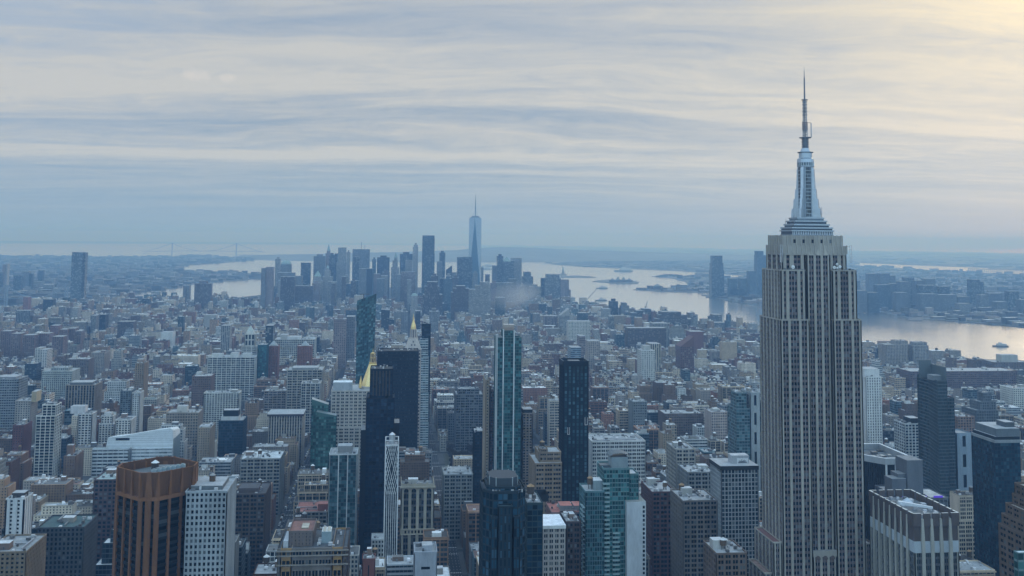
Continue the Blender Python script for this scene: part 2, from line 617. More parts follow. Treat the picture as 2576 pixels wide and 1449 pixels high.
class Bld:
    def __init__(s, name, label, cat, base, group=None, nwin=100):
        s.root = thing(name, label, cat, base, group)
        s.mb, s.wl, s.nwin = {}, [], nwin

    def p(s, key):
        if key not in s.mb:
            s.mb[key] = MB()
        return s.mb[key]

    def block(s, x0, x1, y0, y1, z0, z1, gn, ge, nf, wcol, scol, gcol, rcol=(.3, .3, .3), par=1.2, roof=True, key='wall', sides='NEWS', **kw):
        poly = [(x0, y0), (x1, y0), (x1, y1), (x0, y1)]
        s.poly(poly, z0, z1, [gn, ge, gn, ge], nf, wcol, scol, gcol, rcol, par, roof, key, **kw)

    def poly(s, poly, z0, z1, groups, nf, wcol, scol, gcol, rcol=(.3, .3, .3), par=1.2, roof=True, key='wall', **kw):
        n = len(poly)
        m = s.p(key)
        for i in range(n):
            g = groups[i % len(groups)]
            p, q = poly[i], poly[(i + 1) % n]
            if g is None:
                m.wall(p, q, z0, z1, FAC, wcol)
            elif kw.get('plainwin'):
                m.wall(p, q, z0, z1, FAC, wcol, sum(g), nf, kw['plainwin'])
            else:
                facade(m, p, q, z0, z1, g, nf, wcol, scol, gcol, wl=s.wl, **{k: v for k, v in kw.items() if k != 'plainwin'})
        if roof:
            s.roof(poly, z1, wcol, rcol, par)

    def roof(s, poly, z, wcol, rcol, par=1.2, t=0.5, key='roof'):
        cx = sum(a for a, b in poly) / len(poly)
        cy_ = sum(b for a, b in poly) / len(poly)
        w = max(hypot(a - cx, b - cy_) for a, b in poly)
        k = 1 - t * 1.4 / w
        inn = [(cx + (a - cx) * k, cy_ + (b - cy_) * k) for a, b in poly]
        s.p('%s#%d' % (key, len(s.mb))).face([(a, b, z) for a, b in inn], ROOF, rcol)
        if par > 0:
            m = s.p('parapet#%d' % len(s.mb))
            n = len(poly)
            for i in range(n):
                j = (i + 1) % n
                m.face([(*poly[i], z), (*poly[j], z), (*poly[j], z + par), (*poly[i], z + par)], FAC, wcol)
                m.face([(*inn[j], z), (*inn[i], z), (*inn[i], z + par), (*inn[j], z + par)], FAC, wcol)
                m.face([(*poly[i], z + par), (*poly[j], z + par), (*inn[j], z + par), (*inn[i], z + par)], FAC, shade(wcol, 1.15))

    def clutter(s, x0, x1, y0, y1, z, rr, n=6, tank=0, bulk=True):
        # plant on a flat roof
        if bulk:
            w, d = min(9, (x1 - x0) * .35), min(8, (y1 - y0) * .35)
            bx, by = rr.uniform(x0 + 1, x1 - w - 1), rr.uniform(y0 + d, y1 - d - 1)
            c = rr.choice([(.35, .33, .3), (.45, .44, .42), (.28, .2, .16)])
            s.p('bulkhead').box(bx, bx + w, by, by + d, z, z + rr.uniform(3.5, 6), FAC, c, ROOF, (.45, .46, .47))
        for i in range(tank):
            s.tank(rr.uniform(x0 + 3, x1 - 3), rr.uniform(y0 + 3, y1 - 3), z, rr)
        for i in range(max(1, n // 3)):
            # a run of ductwork
            L = rr.uniform(.25, .6)
            if rr.random() < .5:
                ax, ay = rr.uniform(x0 + 1, x0 + (x1 - x0) * (1 - L)), rr.uniform(y0 + 1.5, y1 - 2.5)
                q = (ax, ax + (x1 - x0) * L - 1, ay, ay + .8)
            else:
                ax, ay = rr.uniform(x0 + 1.5, x1 - 2.5), rr.uniform(y0 + 1, y0 + (y1 - y0) * (1 - L))
                q = (ax, ax + .8, ay, ay + (y1 - y0) * L - 1)
            s.p('duct#%d' % len(s.mb)).box(*q, z + .5, z + 1.4, STEEL, (.42, .43, .45))
        for i in range(n * 2):
            a, b = rr.uniform(.8, 3.2), rr.uniform(1.2, 3.2)
            ax, ay = rr.uniform(x0 + 1, max(x0 + 1.1, x1 - a - 1)), rr.uniform(y0 + 1, max(y0 + 1.1, y1 - b - 1))
            g = rr.choice([.08, .15, .3, .45, .6])
            s.p('air_unit#%d' % len(s.mb)).box(ax, ax + a, ay, ay + b, z + .4, z + rr.uniform(1.4, 2.6), PAINT, (g, g, g * 1.02))

    def tank(s, x, y, z, rr, r=None):
        k = 'water_tank#%d' % len(s.mb)
        tank_mesh(s.p(k), x, y, z, rr, r, s.p(k + '/tank_roof'))

    def finish(s):
        r = s.root
        built = {}
        for k, m in sorted(s.mb.items(), key=lambda t: '/' in t[0]):
            if m.f:
                up, _, leaf = k.rpartition('/')
                o = m.build(leaf.split('#')[0], built.get(up, r))
                o['base'] = tuple(r['base'])
                if o.parent is not r:
                    o.location = (0, 0, 0)
                built[k] = o
        if s.wl:
            def near(w):
                c = w[0][0]
                v = Vector(c) - CAM
                f = -(v.x * w[3][0] + v.y * w[3][1])
                sx = proj(c)
                out = sx is None or not (0 < sx[0] < 2576 and sx[1] < 1449)
                return (0 if f > 0 and not out else 1, v.length)
            ws = sorted(s.wl, key=near)
            for w in ws[:s.nwin]:
                m = MB()
                m.face(w[0], GLASS, w[2], [w[1]] * 4)
                m.build('window', r, loc=w[0][0])
            if len(ws) > s.nwin:
                m = MB()
                for w in ws[s.nwin:]:
                    m.face(w[0], GLASS, w[2], [w[1]] * 4)
                m.build('window', r)['kind'] = 'stuff'
        return r


def tank_mesh(m, x, y, z, rr, r=None, cone=None):
    r = r or rr.uniform(1.7, 2.4)
    h = rr.uniform(3.5, 4.6)
    lz = rr.uniform(2.2, 3.6)
    c = rr.choice([(.20, .13, .08), (.24, .17, .11), (.14, .11, .09)])
    for a in range(4):
        lx, ly = x + r * .75 * cos(a * pi / 2 + .7), y + r * .75 * sin(a * pi / 2 + .7)
        m.bar((lx, ly, z), (lx, ly, z + lz), 0.35, STEEL, (.1, .1, .1))
    m.cyl(x, y, z + lz, z + lz + h, r, r * .97, 10, FAC, c)
    (cone or m).cyl(x, y, z + lz + h, z + lz + h + r * .75, r * 1.12, 0, 10, ROOF, rr.choice([(.35, .22, .12), (.3, .3, .3), (.5, .5, .5)]))


KEEP = []       # (x0, x1, y0, y1) footprints that are taken
SCR = []        # (left, right, lowest visible row, depth): sight lines to keep open


def keep(x0, x1, y0, y1, yb=None, pad=2.0):
    KEEP.append((x0 - pad, x1 + pad, y0 - pad, y1 + pad))
    if yb:
        a, b = proj((x0, y0, 60)), proj((x1, y0, 60))
        c, d = proj((x0, y1, 60)), proj((x1, y1, 60))
        SCR.append((min(a[0], c[0]), max(b[0], d[0]), yb, y0))


# ------------------------------------------------------------------ water, land, hills
def sheet(name, pts, z, mat, col, skirt=0.0, mb=None):
    m = mb or MB()
    a = sum(pts[i][0] * pts[(i + 1) % len(pts)][1] - pts[(i + 1) % len(pts)][0] * pts[i][1] for i in range(len(pts)))
    if a < 0:
        pts = pts[::-1]
    m.face([(x, y, z) for x, y in pts], mat, col)
    if skirt:
        for i in range(len(pts)):
            m.wall(pts[i], pts[(i + 1) % len(pts)], z - skirt, z, mat, col)
    if mb is None:
        struct(name, m)


def gpts(l, z=3.0):
    return [at_g(x, y, z) for x, y in l]


sheet('water', [(-52000, -3000), (52000, -3000), (52000, 52000), (-52000, 52000)], 0.0, 'water', (.05, .07, .08))
MANH = gpts([(2860, 965), (2576, 938), (2350, 905), (2165, 878), (2000, 850), (1850, 832), (1700, 812), (1560, 793), (1450, 780), (1437, 768), (1420, 752), (1330, 738), (1240, 729),
             (1100, 723), (900, 723), (760, 728), (655, 742), (560, 753), (430, 762), (300, 768), (100, 778), (-100, 792), (-500, 830)]) + [(-1500, 1300), (-1400, -600), (2400, -600), (2300, 900)]
sheet('ground', MANH, 3.0, GROUND, (.03, .031, .034), 6)
BROOK = gpts([(-700, 800), (-100, 772), (150, 755), (285, 745), (340, 735), (410, 727), (445, 720), (470, 712), (520, 709), (600, 705), (648, 701), (662, 694), (640, 688), (560, 682), (470, 684), (440, 677), (450, 669), (500, 665),
              (560, 661), (632, 655.5), (625, 651), (590, 647), (540, 643), (455, 642), (430, 645), (300, 645), (0, 644), (-700, 641)])
sheet('land', BROOK, 3.0, 'land', (0, 0, 0), 6)
JERSEY = gpts([(1593, 728), (1640, 725.5), (1700, 722), (1724, 718), (1731, 714), (1722, 707), (1690, 699.5), (1639, 695), (1700, 693.5), (1790, 696), (1910, 699), (1980, 690), (2141, 667), (2330, 678), (2460, 685),
               (2576, 692), (2900, 712), (2900, 858), (2576, 823), (2400, 807), (2290, 800), (2220, 786), (2153, 781), (1910, 768), (1830, 756), (1775, 743), (1790, 735), (1680, 733.5)])
sheet('land', JERSEY, 3.0, 'land', (0, 0, 0), 6)
BAYON = gpts([(1368, 661), (1400, 666), (1475, 671), (1580, 676), (1700, 681), (1790, 686), (1830, 690), (1890, 693), (1940, 695), (2060, 676), (2141, 664), (2141, 657.5), (1990, 651), (1800, 656), (1500, 658)])
sheet('land', BAYON, 3.0, 'land', (0, 0, 0), 6)
FARNJ = gpts([(2060, 657), (2330, 668), (2460, 673), (2576, 679), (2900, 693), (2900, 640), (2576, 637), (2100, 630.5), (1820, 626), (1500, 620), (1180, 616), (1200, 640), (1500, 646), (1800, 649), (2000, 651)])
sheet('land', FARNJ, 3.0, 'land', (0, 0, 0), 6)


def ridge(name, rows):
    # rows: (x, shore row, ridge row, ridge distance factor)
    m = MB()
    pr = []
    for x, ys, yt, k in rows:
        gx, gy = at_g(x, ys, 0.5)
        d = ray(x, yt)
        t = gy * k / d.y
        top = (d.x * t, d.y * t, 318 + d.z * t)
        d2 = ray(x, yt + 1.5)
        mid = tuple(.45 * a + .55 * b for a, b in zip((gx, gy, 12.0), top))
        mid = (mid[0], mid[1], mid[2] * 0.8)
        pr.append(((gx, gy, .5), mid, top, (top[0] * 1.15, top[1] * 1.15, .5)))
    for a, b in zip(pr, pr[1:]):
        for i in range(3):
            m.face([a[i], b[i], b[i + 1], a[i + 1]], 'land', (0, 0, 0))
    struct(name, m)


ridge('hills', [(560, 652, 648.5, 1.08), (620, 653, 642, 1.1), (700, 656, 640, 1.12), (800, 657, 639, 1.12), (880, 658, 636, 1.14), (1000, 659, 634, 1.15), (1150, 660, 629, 1.18), (1200, 660, 624.5, 1.2), (1260, 660, 621.5, 1.2),
                (1330, 660, 623, 1.2), (1420, 659, 627, 1.2), (1500, 658, 630.5, 1.18), (1650, 657, 635, 1.15), (1800, 656, 639, 1.12), (1950, 653, 645, 1.08)])
ridge('hills', [(-300, 613, 606.5, 1.06), (0, 612.5, 606, 1.06), (200, 612.5, 607, 1.06), (430, 613.5, 608.5, 1.06), (700, 615, 610, 1.06), (900, 616, 612, 1.06), (1100, 617, 614.5, 1.06), (1200, 618, 616.5, 1.06)])
# low islands in the upper bay
sheet('island', gpts([(1490, 707.5), (1530, 711), (1575, 713.5), (1604, 713), (1608, 710), (1596, 706), (1570, 703.5), (1530, 703), (1505, 705)]), 3.0, 'land', (0, 0, 0), 6)
sheet('island', gpts([(1407, 697), (1440, 697.7), (1475, 698), (1500, 697.5), (1485, 695), (1450, 693), (1415, 693.5)]), 3.0, 'land', (0, 0, 0), 6)
LAND = []
rr_gap = 1.5
HAZE_COL = (0.26, 0.53, 1.0, 1)
HAZE_ABS = (0.80, 0.84, 1.0, 1)
HAZE_DEN = 0.000130
LAND.append(((295, 702, 250), 'the spire tower'))
# ------------------------------------------------------------------ landmarks
SR = 1 / 1.173913


def sx(x, y, U):
    return at_u(x * SR, y * SR, U)


def land(p, short):
    LAND.append((p, short))


# ---- the tall art deco tower with the spire
def spire_tower():
    cx, cyc = 295.6, 722.5
    b = Bld('art_deco_skyscraper', 'tall limestone setback skyscraper with a metal crown and long antenna spire', 'skyscraper', (cx, cyc, 3.1))
    ST, SP, GL, MU = (.41, .375, .325), (.22, .165, .155), (.008, .010, .016, .9), (.28, .27, .28)
    RC = (.30, .29, .28)
    kw = dict(rec=.75, pier=1.75, mull=.42, sh=.44, mcol=MU)
    gE = [2, 2, 2, 2, 2, 2]
    x = [266.5, 287.4, 304.5, 325.0]
    # shaft
    b.block(x[0], x[1], 702, 743, 3, 263, [2, 3, 2], gE, 68, ST, SP, GL, RC, .9, True, **kw)
    b.block(x[2], x[3], 702, 743, 3, 263, [2, 3, 2], gE, 68, ST, SP, GL, RC, .9, True, **kw)
    b.block(x[1] - .01, x[2] + .01, 705.5, 739.5, 3, 308, [2, 2, 2], [2, 2], 80, ST, SP, GL, RC, 0, False, **kw)
    # shoulders
    b.block(267.9, 286.0, 704, 741, 263.02, 297, [1, 3, 1], gE, 9, ST, SP, GL, RC, .9, True, **{**kw, 'pier': 2.2})
    b.block(305.2, 323.0, 704, 741, 263.02, 297, [1, 3, 1], gE, 9, ST, SP, GL, RC, .9, True, **{**kw, 'pier': 2.2})
    # top blocks
    w = b.p('wall')
    b.block(270.2, 286.6, 706.6, 738.4, 297.02, 308, [1, 2], [2, 2, 2], 3, ST, SP, GL, RC, 0, False, **{**kw, 'pier': 3.0})
    b.block(304.4, 317.0, 706.6, 738.4, 297.02, 308, [2, 1], [2, 2, 2], 3, ST, SP, GL, RC, 0, False, **{**kw, 'pier': 2.6})
    w.box(270.15, 317.05, 706.3, 738.7, 308.02, 314.5, FAC, ST, ROOF, RC)
    w.box(271.6, 315.2, 708, 737, 314.5, 321.6, FAC, ST, ROOF, RC)
    rr = random.Random(3)
    for i in range(15):
        a = 270.8 + i * 3.28
        w.box(a, a + .8, 705.9, 706.35, 309, 314.9, FAC, shade(ST, 1.07))
        if 271.6 < a < 314:
            w.box(a, a + .9, 707.5, 708.05, 314.6, 321.9, FAC, shade(ST, 1.05))
    for i in range(9):
        yy = 708 + i * 3.5
        w.box(269.6, 270.2, yy, yy + .8, 309, 314.9, FAC, ST)
        w.box(271.1, 271.65, yy, yy + .8, 314.6, 321.9, FAC, ST)
    for i in range(5):
        a = 279 + i * 6.6
        b.wl.append(([(a, 707.93, 316.4), (a + 1.6, 707.93, 316.4), (a + 1.6, 707.93, 318.9), (a, 707.93, 318.9)], (i + .5, .5), GL, (0, -1)))
    # pointed heads over the three middle window bands
    for k in range(3):
        a = 289.2 + k * 5.35
        w.prism([(a, 705.2), (a + 3.2, 705.2), (a + 3.2, 706.2), (a, 706.2)], 307.9, 308.6, FAC, shade(ST, 1.1))
        w.face([(a, 706.22, 308.6), (a + 3.2, 706.22, 308.6), (a + 1.6, 706.22, 312.4)], FAC, shade(ST, 1.15))
    # lower wings
    b.block(260.4, 266.45, 704, 742, 3, 113, [2], [2, 2, 2, 2, 2], 29, ST, SP, GL, (.26, .13, .12), 1.0, True, **kw)
    b.block(325.05, 331.0, 704, 742, 3, 111, [2], [2, 2, 2, 2, 2], 28, ST, SP, GL, RC, 1.0, True, **kw)
    b.block(255.0, 260.35, 707, 739, 3, 92, [2], [2, 2, 2, 2], 23, ST, SP, GL, (.30, .20, .17), 1.0, True, **kw)
    b.block(331.05, 336.5, 707, 739, 3, 92, [2], [2, 2, 2, 2], 23, ST, SP, GL, RC, 1.0, True, **kw)
    b.block(287.45, 304.45, 702.3, 705.4, 3, 104, [2, 2, 2], [1], 26, ST, SP, GL, RC, .0, False, **kw)
    w.box(287.42, 304.48, 702.1, 705.45, 104.02, 107.8, FAC, ST, ROOF, RC)
    for k in range(3):
        a = 289.1 + k * 5.2
        n = 8
        pts = [(a + 1.9 - 1.9 * cos(pi * i / n), 702.06, 102.2 + 2.6 * sin(pi * i / n)) for i in range(n + 1)]
        b.p('arch#%d' % k).face(pts, FAC, SP)
    # metal crown
    A, D2 = (.34, .38, .42), (.08, .10, .125)
    ccx = 294.6
    m = b.p('crown')

    def tier(hx, hy, z0, z1, col, mat=STEEL):
        m.box(ccx - hx, ccx + hx, cyc - hy, cyc + hy, z0, z1, mat, col, ROOF, (.25, .27, .28))
    tier(15.2, 11.4, 321.62, 322.4, (.25, .27, .3))
    tier(14.8, 11.0, 322.4, 324.6, D2, PAINT)
    for i in range(24):
        a = ccx - 14.7 + i * 1.275
        m.box(a, a + .5, cyc - 11.15, cyc - 11.0, 322.4, 324.6, PAINT, (.6, .64, .67))
    tier(15.6, 11.8, 324.6, 325.5, A)
    tier(14.6, 10.8, 325.5, 326.6, D2, PAINT)
    tier(15.2, 11.3, 326.6, 327.6, A)
    tier(12.6, 9.6, 327.6, 328.8, D2, PAINT)
    tier(13.2, 10.2, 328.8, 329.9, A)
    tier(11.2, 8.8, 329.9, 331.4, D2, PAINT)
    tier(11.8, 9.2, 331.4, 332.3, A)
    tier(9.6, 8.0, 332.3, 333.6, (.2, .24, .28), PAINT)
    tier(10.0, 8.4, 333.6, 334.5, A)
    # mooring mast
    ms = b.p('mast')
    core = [(ccx + 5.2 * cos(pi / 8 + i * pi / 4), cyc + 5.2 * sin(pi / 8 + i * pi / 4)) for i in range(8)]
    ms.prism(core, 334.5, 371.0, STEEL, (.34, .38, .42))
    g = b.p('mast/mast_glazing')
    for nx, ny in ((0, -1), (-1, 0), (1, 0), (0, 1)):
        for k in range(4):
            for f in range(14):
                s0 = -1.9 + k * .97
                z = 335.2 + f * 2.55
                px_, py_ = ccx + nx * 4.86, cyc + ny * 4.86
                tx, ty = -ny, nx
                g.face([(px_ + tx * s0, py_ + ty * s0, z), (px_ + tx * (s0 + .8), py_ + ty * (s0 + .8), z), (px_ + tx * (s0 + .8), py_ + ty * (s0 + .8), z + 2.2), (px_ + tx * s0, py_ + ty * s0, z + 2.2)], GLASS, (.05, .06, .065, .3), [(k + .5, f + .5)] * 4)
    prof = [(334.5, 11.2), (341, 10.6), (341.02, 9.6), (348, 9.0), (348.02, 8.2), (355, 7.7), (355.02, 7.0), (369, 6.3), (371, 5.6)]
    for q in range(4):
        t = pi / 4 + q * pi / 2
        fn = b.p('mast/fin#%d' % q)
        ux, uy = cos(t), sin(t)
        vx, vy = -uy * 1.5, ux * 1.5
        for (za, ra), (zb, rb) in zip(prof, prof[1:]):
            for sg in (1, -1):
                p = [(ccx + ux * 3 + vx * sg, cyc + uy * 3 + vy * sg, za), (ccx + ux * ra + vx * sg * .6, cyc + uy * ra + vy * sg * .6, za), (ccx + ux * rb + vx * sg * .6, cyc + uy * rb + vy * sg * .6, zb), (ccx + ux * 3 + vx * sg, cyc + uy * 3 + vy * sg, zb)]
                fn.face(p if sg < 0 else p[::-1], STEEL, (.44, .48, .52))
            fn.face([(ccx + ux * ra - vx * .6, cyc + uy * ra - vy * .6, za), (ccx + ux * ra + vx * .6, cyc + uy * ra + vy * .6, za), (ccx + ux * rb + vx * .6, cyc + uy * rb + vy * .6, zb), (ccx + ux * rb - vx * .6, cyc + uy * rb - vy * .6, zb)], STEEL, (.48, .52, .56))
    cp = b.p('lantern')
    cp.cyl(ccx, cyc, 371, 371.8, 6.1, 6.1, 20, STEEL, A)
    cp.cyl(ccx, cyc, 371.8, 374, 5.7, 5.7, 20, PAINT, (.13, .16, .18))
    for i in range(20):
        t = i * pi / 10
        cp.bar((ccx + 5.75 * cos(t), cyc + 5.75 * sin(t), 371.8), (ccx + 5.75 * cos(t), cyc + 5.75 * sin(t), 374), .35, STEEL, (.5, .54, .56))
    cp.cyl(ccx, cyc, 374, 376.6, 6.0, 5.8, 20, STEEL, (.42, .47, .52))
    cp.cyl(ccx, cyc, 376.6, 377.4, 5.8, 4.7, 20, STEEL, A)
    cp.cyl(ccx, cyc, 377.4, 381.2, 4.6, 4.6, 20, STEEL, (.42, .47, .52))
    cp.cyl(ccx, cyc, 381.2, 381.7, 5.6, 5.6, 20, PAINT, (.10, .12, .14))
    # antenna
    an = b.p('antenna')
    K = (.13, .14, .16)
    an.cyl(ccx, cyc, 381.7, 384.5, 4.0, 2.6, 12, STEEL, (.4, .44, .48))
    for i in range(6):
        an.cyl(ccx, cyc, 384.5 + i * 1.25, 385.1 + i * 1.25, 2.6, 2.6, 12, STEEL, K)
        an.cyl(ccx, cyc, 385.1 + i * 1.25, 385.75 + i * 1.25, 2.0, 2.0, 12, STEEL, K)
    an.cyl(ccx, cyc, 391.9, 392.4, 4.2, 4.2, 16, PAINT, K)

    def lattice(z0, z1, r0_, r1_, n):
        for i in range(n):
            za, zb = z0 + (z1 - z0) * i / n, z0 + (z1 - z0) * (i + 1) / n
            ra, rb = r0_ + (r1_ - r0_) * i / n, r0_ + (r1_ - r0_) * (i + 1) / n
            A4 = [(ccx + ra * cos(t), cyc + ra * sin(t), za) for t in (.3, .3 + pi / 2, .3 + pi, .3 + 1.5 * pi)]
            B4 = [(ccx + rb * cos(t), cyc + rb * sin(t), zb) for t in (.3, .3 + pi / 2, .3 + pi, .3 + 1.5 * pi)]
            for j in range(4):
                an.bar(A4[j], B4[j], .34, STEEL, (.3, .3, .32))
                an.bar(A4[j], B4[(j + 1) % 4], .22, STEEL, (.3, .3, .32))
                an.bar(B4[j], B4[(j + 1) % 4], .22, STEEL, (.3, .3, .32))
    lattice(392.4, 405, 2.0, 1.75, 7)
    lattice(405, 419.5, 1.7, 1.3, 8)
    an.cyl(ccx, cyc, 392.4, 419.5, .55, .45, 6, STEEL, K)
    for z in (397, 400, 403, 408.5, 411, 413.5, 416, 418):
        an.cyl(ccx, cyc, z, z + .5, 1.95, 1.95, 10, STEEL, (.2, .2, .22))
    for z in (398, 399.5, 401, 402.5):
        for t in range(6):
            an.box(ccx + 1.7 * cos(t) - .3, ccx + 1.7 * cos(t) + .3, cyc + 1.7 * sin(t) - .3, cyc + 1.7 * sin(t) + .3, z, z + 1.1, PAINT, (.22, .16, .17))
    an.cyl(ccx, cyc, 419.5, 420, 2.3, 2.3, 12, PAINT, K)
    an.cyl(ccx, cyc, 420, 436, .62, .5, 8, STEEL, K)
    an.cyl(ccx, cyc, 436, 441, .3, .25, 6, STEEL, K)
    an.cyl(ccx, cyc, 441, 444.2, .12, .08, 5, STEEL, K)
    an.bar((ccx + 2, cyc - 1, 392.6), (ccx + 4.2, cyc - 1, 392.6), .4, STEEL, K)
    an.bar((ccx + 4.2, cyc - 1, 392.4), (ccx + 4.2, cyc - 1, 403), .55, PAINT, (.35, .37, .4))
    an.bar((ccx + 2, cyc - 1, 403), (ccx + 4.2, cyc - 1, 403), .3, STEEL, K)
    # whips, dishes and frames on the terraces
    for i in range(26):
        a = rr.choice([-1, 1]) * rr.uniform(6.5, 12.8)
        yy = cyc + rr.uniform(-9, 9)
        z = 327.6 if abs(a) > 11.5 else 329.9 if abs(a) > 9.9 else 334.5
        b.p('whip_aerial#%d' % i).bar((ccx + a, yy, z - .3), (ccx + a, yy, z + rr.uniform(3, 8)), .14, STEEL, (.25, .26, .28))
    for i, (dx_, dz, r_) in enumerate([(307.2, 299.6, 1.15), (309.2, 301.9, .9), (309.4, 299.3, .85), (311.3, 300.2, 1.1), (277.2, 299.8, 1.3)]):
        d = b.p('dish_aerial#%d' % i)
        n = 14
        d.face([(dx_ + r_ * cos(2 * pi * k / n), 704.6, dz + r_ * sin(2 * pi * k / n)) for k in range(n)], PAINT, (.75, .75, .73))
        d.bar((dx_, 704.62, dz), (dx_, 706.5, dz - .6), .9, STEEL, (.3, .3, .3))
        d.bar((dx_, 705.4, 297), (dx_, 705.4, dz), .3, STEEL, (.3, .3, .3))
    for i in range(16):
        xx = rr.choice([rr.uniform(306, 321), rr.uniform(270, 284)])
        b.p('roof_plant#%d' % i).box(xx, xx + rr.uniform(.6, 1.8), 704.9, 706.0, 297.05, 297 + rr.uniform(.8, 2.4), PAINT, (.16, .17, .18))
    for i, xx in enumerate((268.6, 319.4)):
        fr = b.p('aerial_frame#%d' % i)
        for k in (0, 1.3):
            fr.bar((xx + k, 706, 303), (xx + k, 706, 315), .28, STEEL, (.5, .5, .52))
        for k in range(5):
            fr.bar((xx, 706, 303 + 3 * k), (xx + 1.3, 706, 303 + 3 * k), .2, STEEL, (.4, .4, .42))
        fr.bar((xx, 706, 314), (293 if xx > 290 else 271, 708, 314.2), .2, STEEL, (.3, .3, .3)) if xx < 290 else fr.bar((xx, 706, 314), (316.5, 708, 314.3), .2, STEEL, (.3, .3, .3))
    b.finish()
    keep(254, 338, 700, 745, 1449)
    land((cx, 702, 180), 'the spire skyscraper')


spire_tower()


# ---- the orange brick tower turned on the diagonal
def brick_tower():
    cx, cyc = -149.3, 716.5
    b = Bld('brick_office_tower', 'orange brick office tower set diagonally with dark window strips and a blank brick crown', 'office tower', (cx, cyc, 3.1))
    BR, SPA, GL = (.30, .135, .062), (.032, .040, .046), (.006, .011, .015, .4)
    H, HC = 169.0, 151.5
    r, ch = 27.3, 5.5       # half diagonal, half chamfer

    def ring(r, ch):
        # front (towards the camera) chamfer first, counter-clockwise
        o = []
        for ux, uy in ((0, -1), (1, 0), (0, 1), (-1, 0)):
            o.append((cx + ux * r + uy * ch, cyc + uy * r - ux * ch))
            o.append((cx + ux * r - uy * ch, cyc + uy * r + ux * ch))
        return o
    rb = r - ch * .55
    R0 = ring(rb, ch)
    n = 8
    w = b.p('wall')
    for i in range(n):
        p, q = R0[i], R0[(i + 1) % n]
        if i % 2:
            facade(w, p, q, 3, HC, [1, 1, 1], 36, BR, SPA, GL, wl=b.wl, rec=1.4, pier=1.55, sh=.42)
        else:
            facade(w, p, q, 3, HC, [1, 1], 36, BR, SPA, GL, wl=b.wl, rec=1.4, pier=1.9, sh=.34)
            mx, my = (p[0] + q[0]) / 2, (p[1] + q[1]) / 2
            b.p('corner_pier#%d' % i).cyl(mx, my, 3, HC + .5, 2.0, 2.0, 14, FAC, BR)
    # lintel band
    w.prism(R0, HC + .02, HC + 2.2, FAC, shade(BR, 1.2))
    # crown: leaning flutes between upright ribs
    R1 = ring(rb - 1.7, ch - .5)
    Ri = ring(rb - .9, ch - .2)
    c = b.p('crown')
    for i in range(n):
        j = (i + 1) % n
        c.face([(*R1[i], HC + 2.2), (*R1[j], HC + 2.2), (*R0[j], H), (*R0[i], H)], FAC, shade(BR, .85))  # flute walls a darker brick tone, recess shade put into the colour
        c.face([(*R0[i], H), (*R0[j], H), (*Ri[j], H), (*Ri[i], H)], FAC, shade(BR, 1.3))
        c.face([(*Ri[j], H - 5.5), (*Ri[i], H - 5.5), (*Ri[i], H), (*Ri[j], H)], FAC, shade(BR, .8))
        p, q = R0[i], R0[j]
        L = hypot(q[0] - p[0], q[1] - p[1])
        tx, ty = (q[0] - p[0]) / L, (q[1] - p[1]) / L
        nx, ny = ty, -tx
        for t in ((.02, .34, .66, .98) if i % 2 else (.5,)):
            a = (p[0] + (q[0] - p[0]) * t, p[1] + (q[1] - p[1]) * t)
            h = 1.0 if i % 2 else 2.3
            f = [(a[0] - tx * h - nx * 2.2, a[1] - ty * h - ny * 2.2), (a[0] - tx * h + nx * .35, a[1] - ty * h + ny * .35), (a[0] + tx * h + nx * .35, a[1] + ty * h + ny * .35), (a[0] + tx * h - nx * 2.2, a[1] + ty * h - ny * 2.2)]
            g = [(a[0] - tx * h * .5 - nx * .6, a[1] - ty * h * .5 - ny * .6), (a[0] - tx * h * .5 + nx * .35, a[1] - ty * h * .5 + ny * .35), (a[0] + tx * h * .5 + nx * .35, a[1] + ty * h * .5 + ny * .35), (a[0] + tx * h * .5 - nx * .6, a[1] + ty * h * .5 - ny * .6)]
            b.p('crown_rib#%d_%d' % (i, int(t * 100))).prism(f, HC + 2.2, H + .25, FAC, shade(BR, 1.1), poly1=g)
    b.p('roof').face([(*q, H - 5.5) for q in Ri], ROOF, (.16, .18, .19))
    rr = random.Random(5)
    # cooling units along the front right edge
    for k in range(7):
        t = .08 + k * .125
        ax, ay = cx + 1.5 + t * 20 - 3.5 * .7, cyc - 19.0 + t * 20 + 3.0
        u = b.p('cooling_unit#%d' % k)
        u.box(ax - 1.5, ax + 1.5, ay - 1.5, ay + 1.5, H - 5.4, H - .2, PAINT, (.28, .36, .40), STEEL, (.4, .5, .52))
        u.cyl(ax, ay, H - .2, H + .3, 1.1, 1.1, 10, STEEL, (.3, .38, .4))
    b.tank(cx - 3, cyc + 6, H - 7.4, rr, 2.4)
    b.p('bulkhead').box(cx - 2, cx + 10, cyc + 2, cyc + 12, H - 5.45, H - 2.6, FAC, (.22, .22, .22), ROOF, (.20, .22, .23))
    b.finish()
    keep(-180, -120, 688, 746, 1449)
    land((cx, 690, 110), 'the diagonal orange brick tower')


brick_tower()
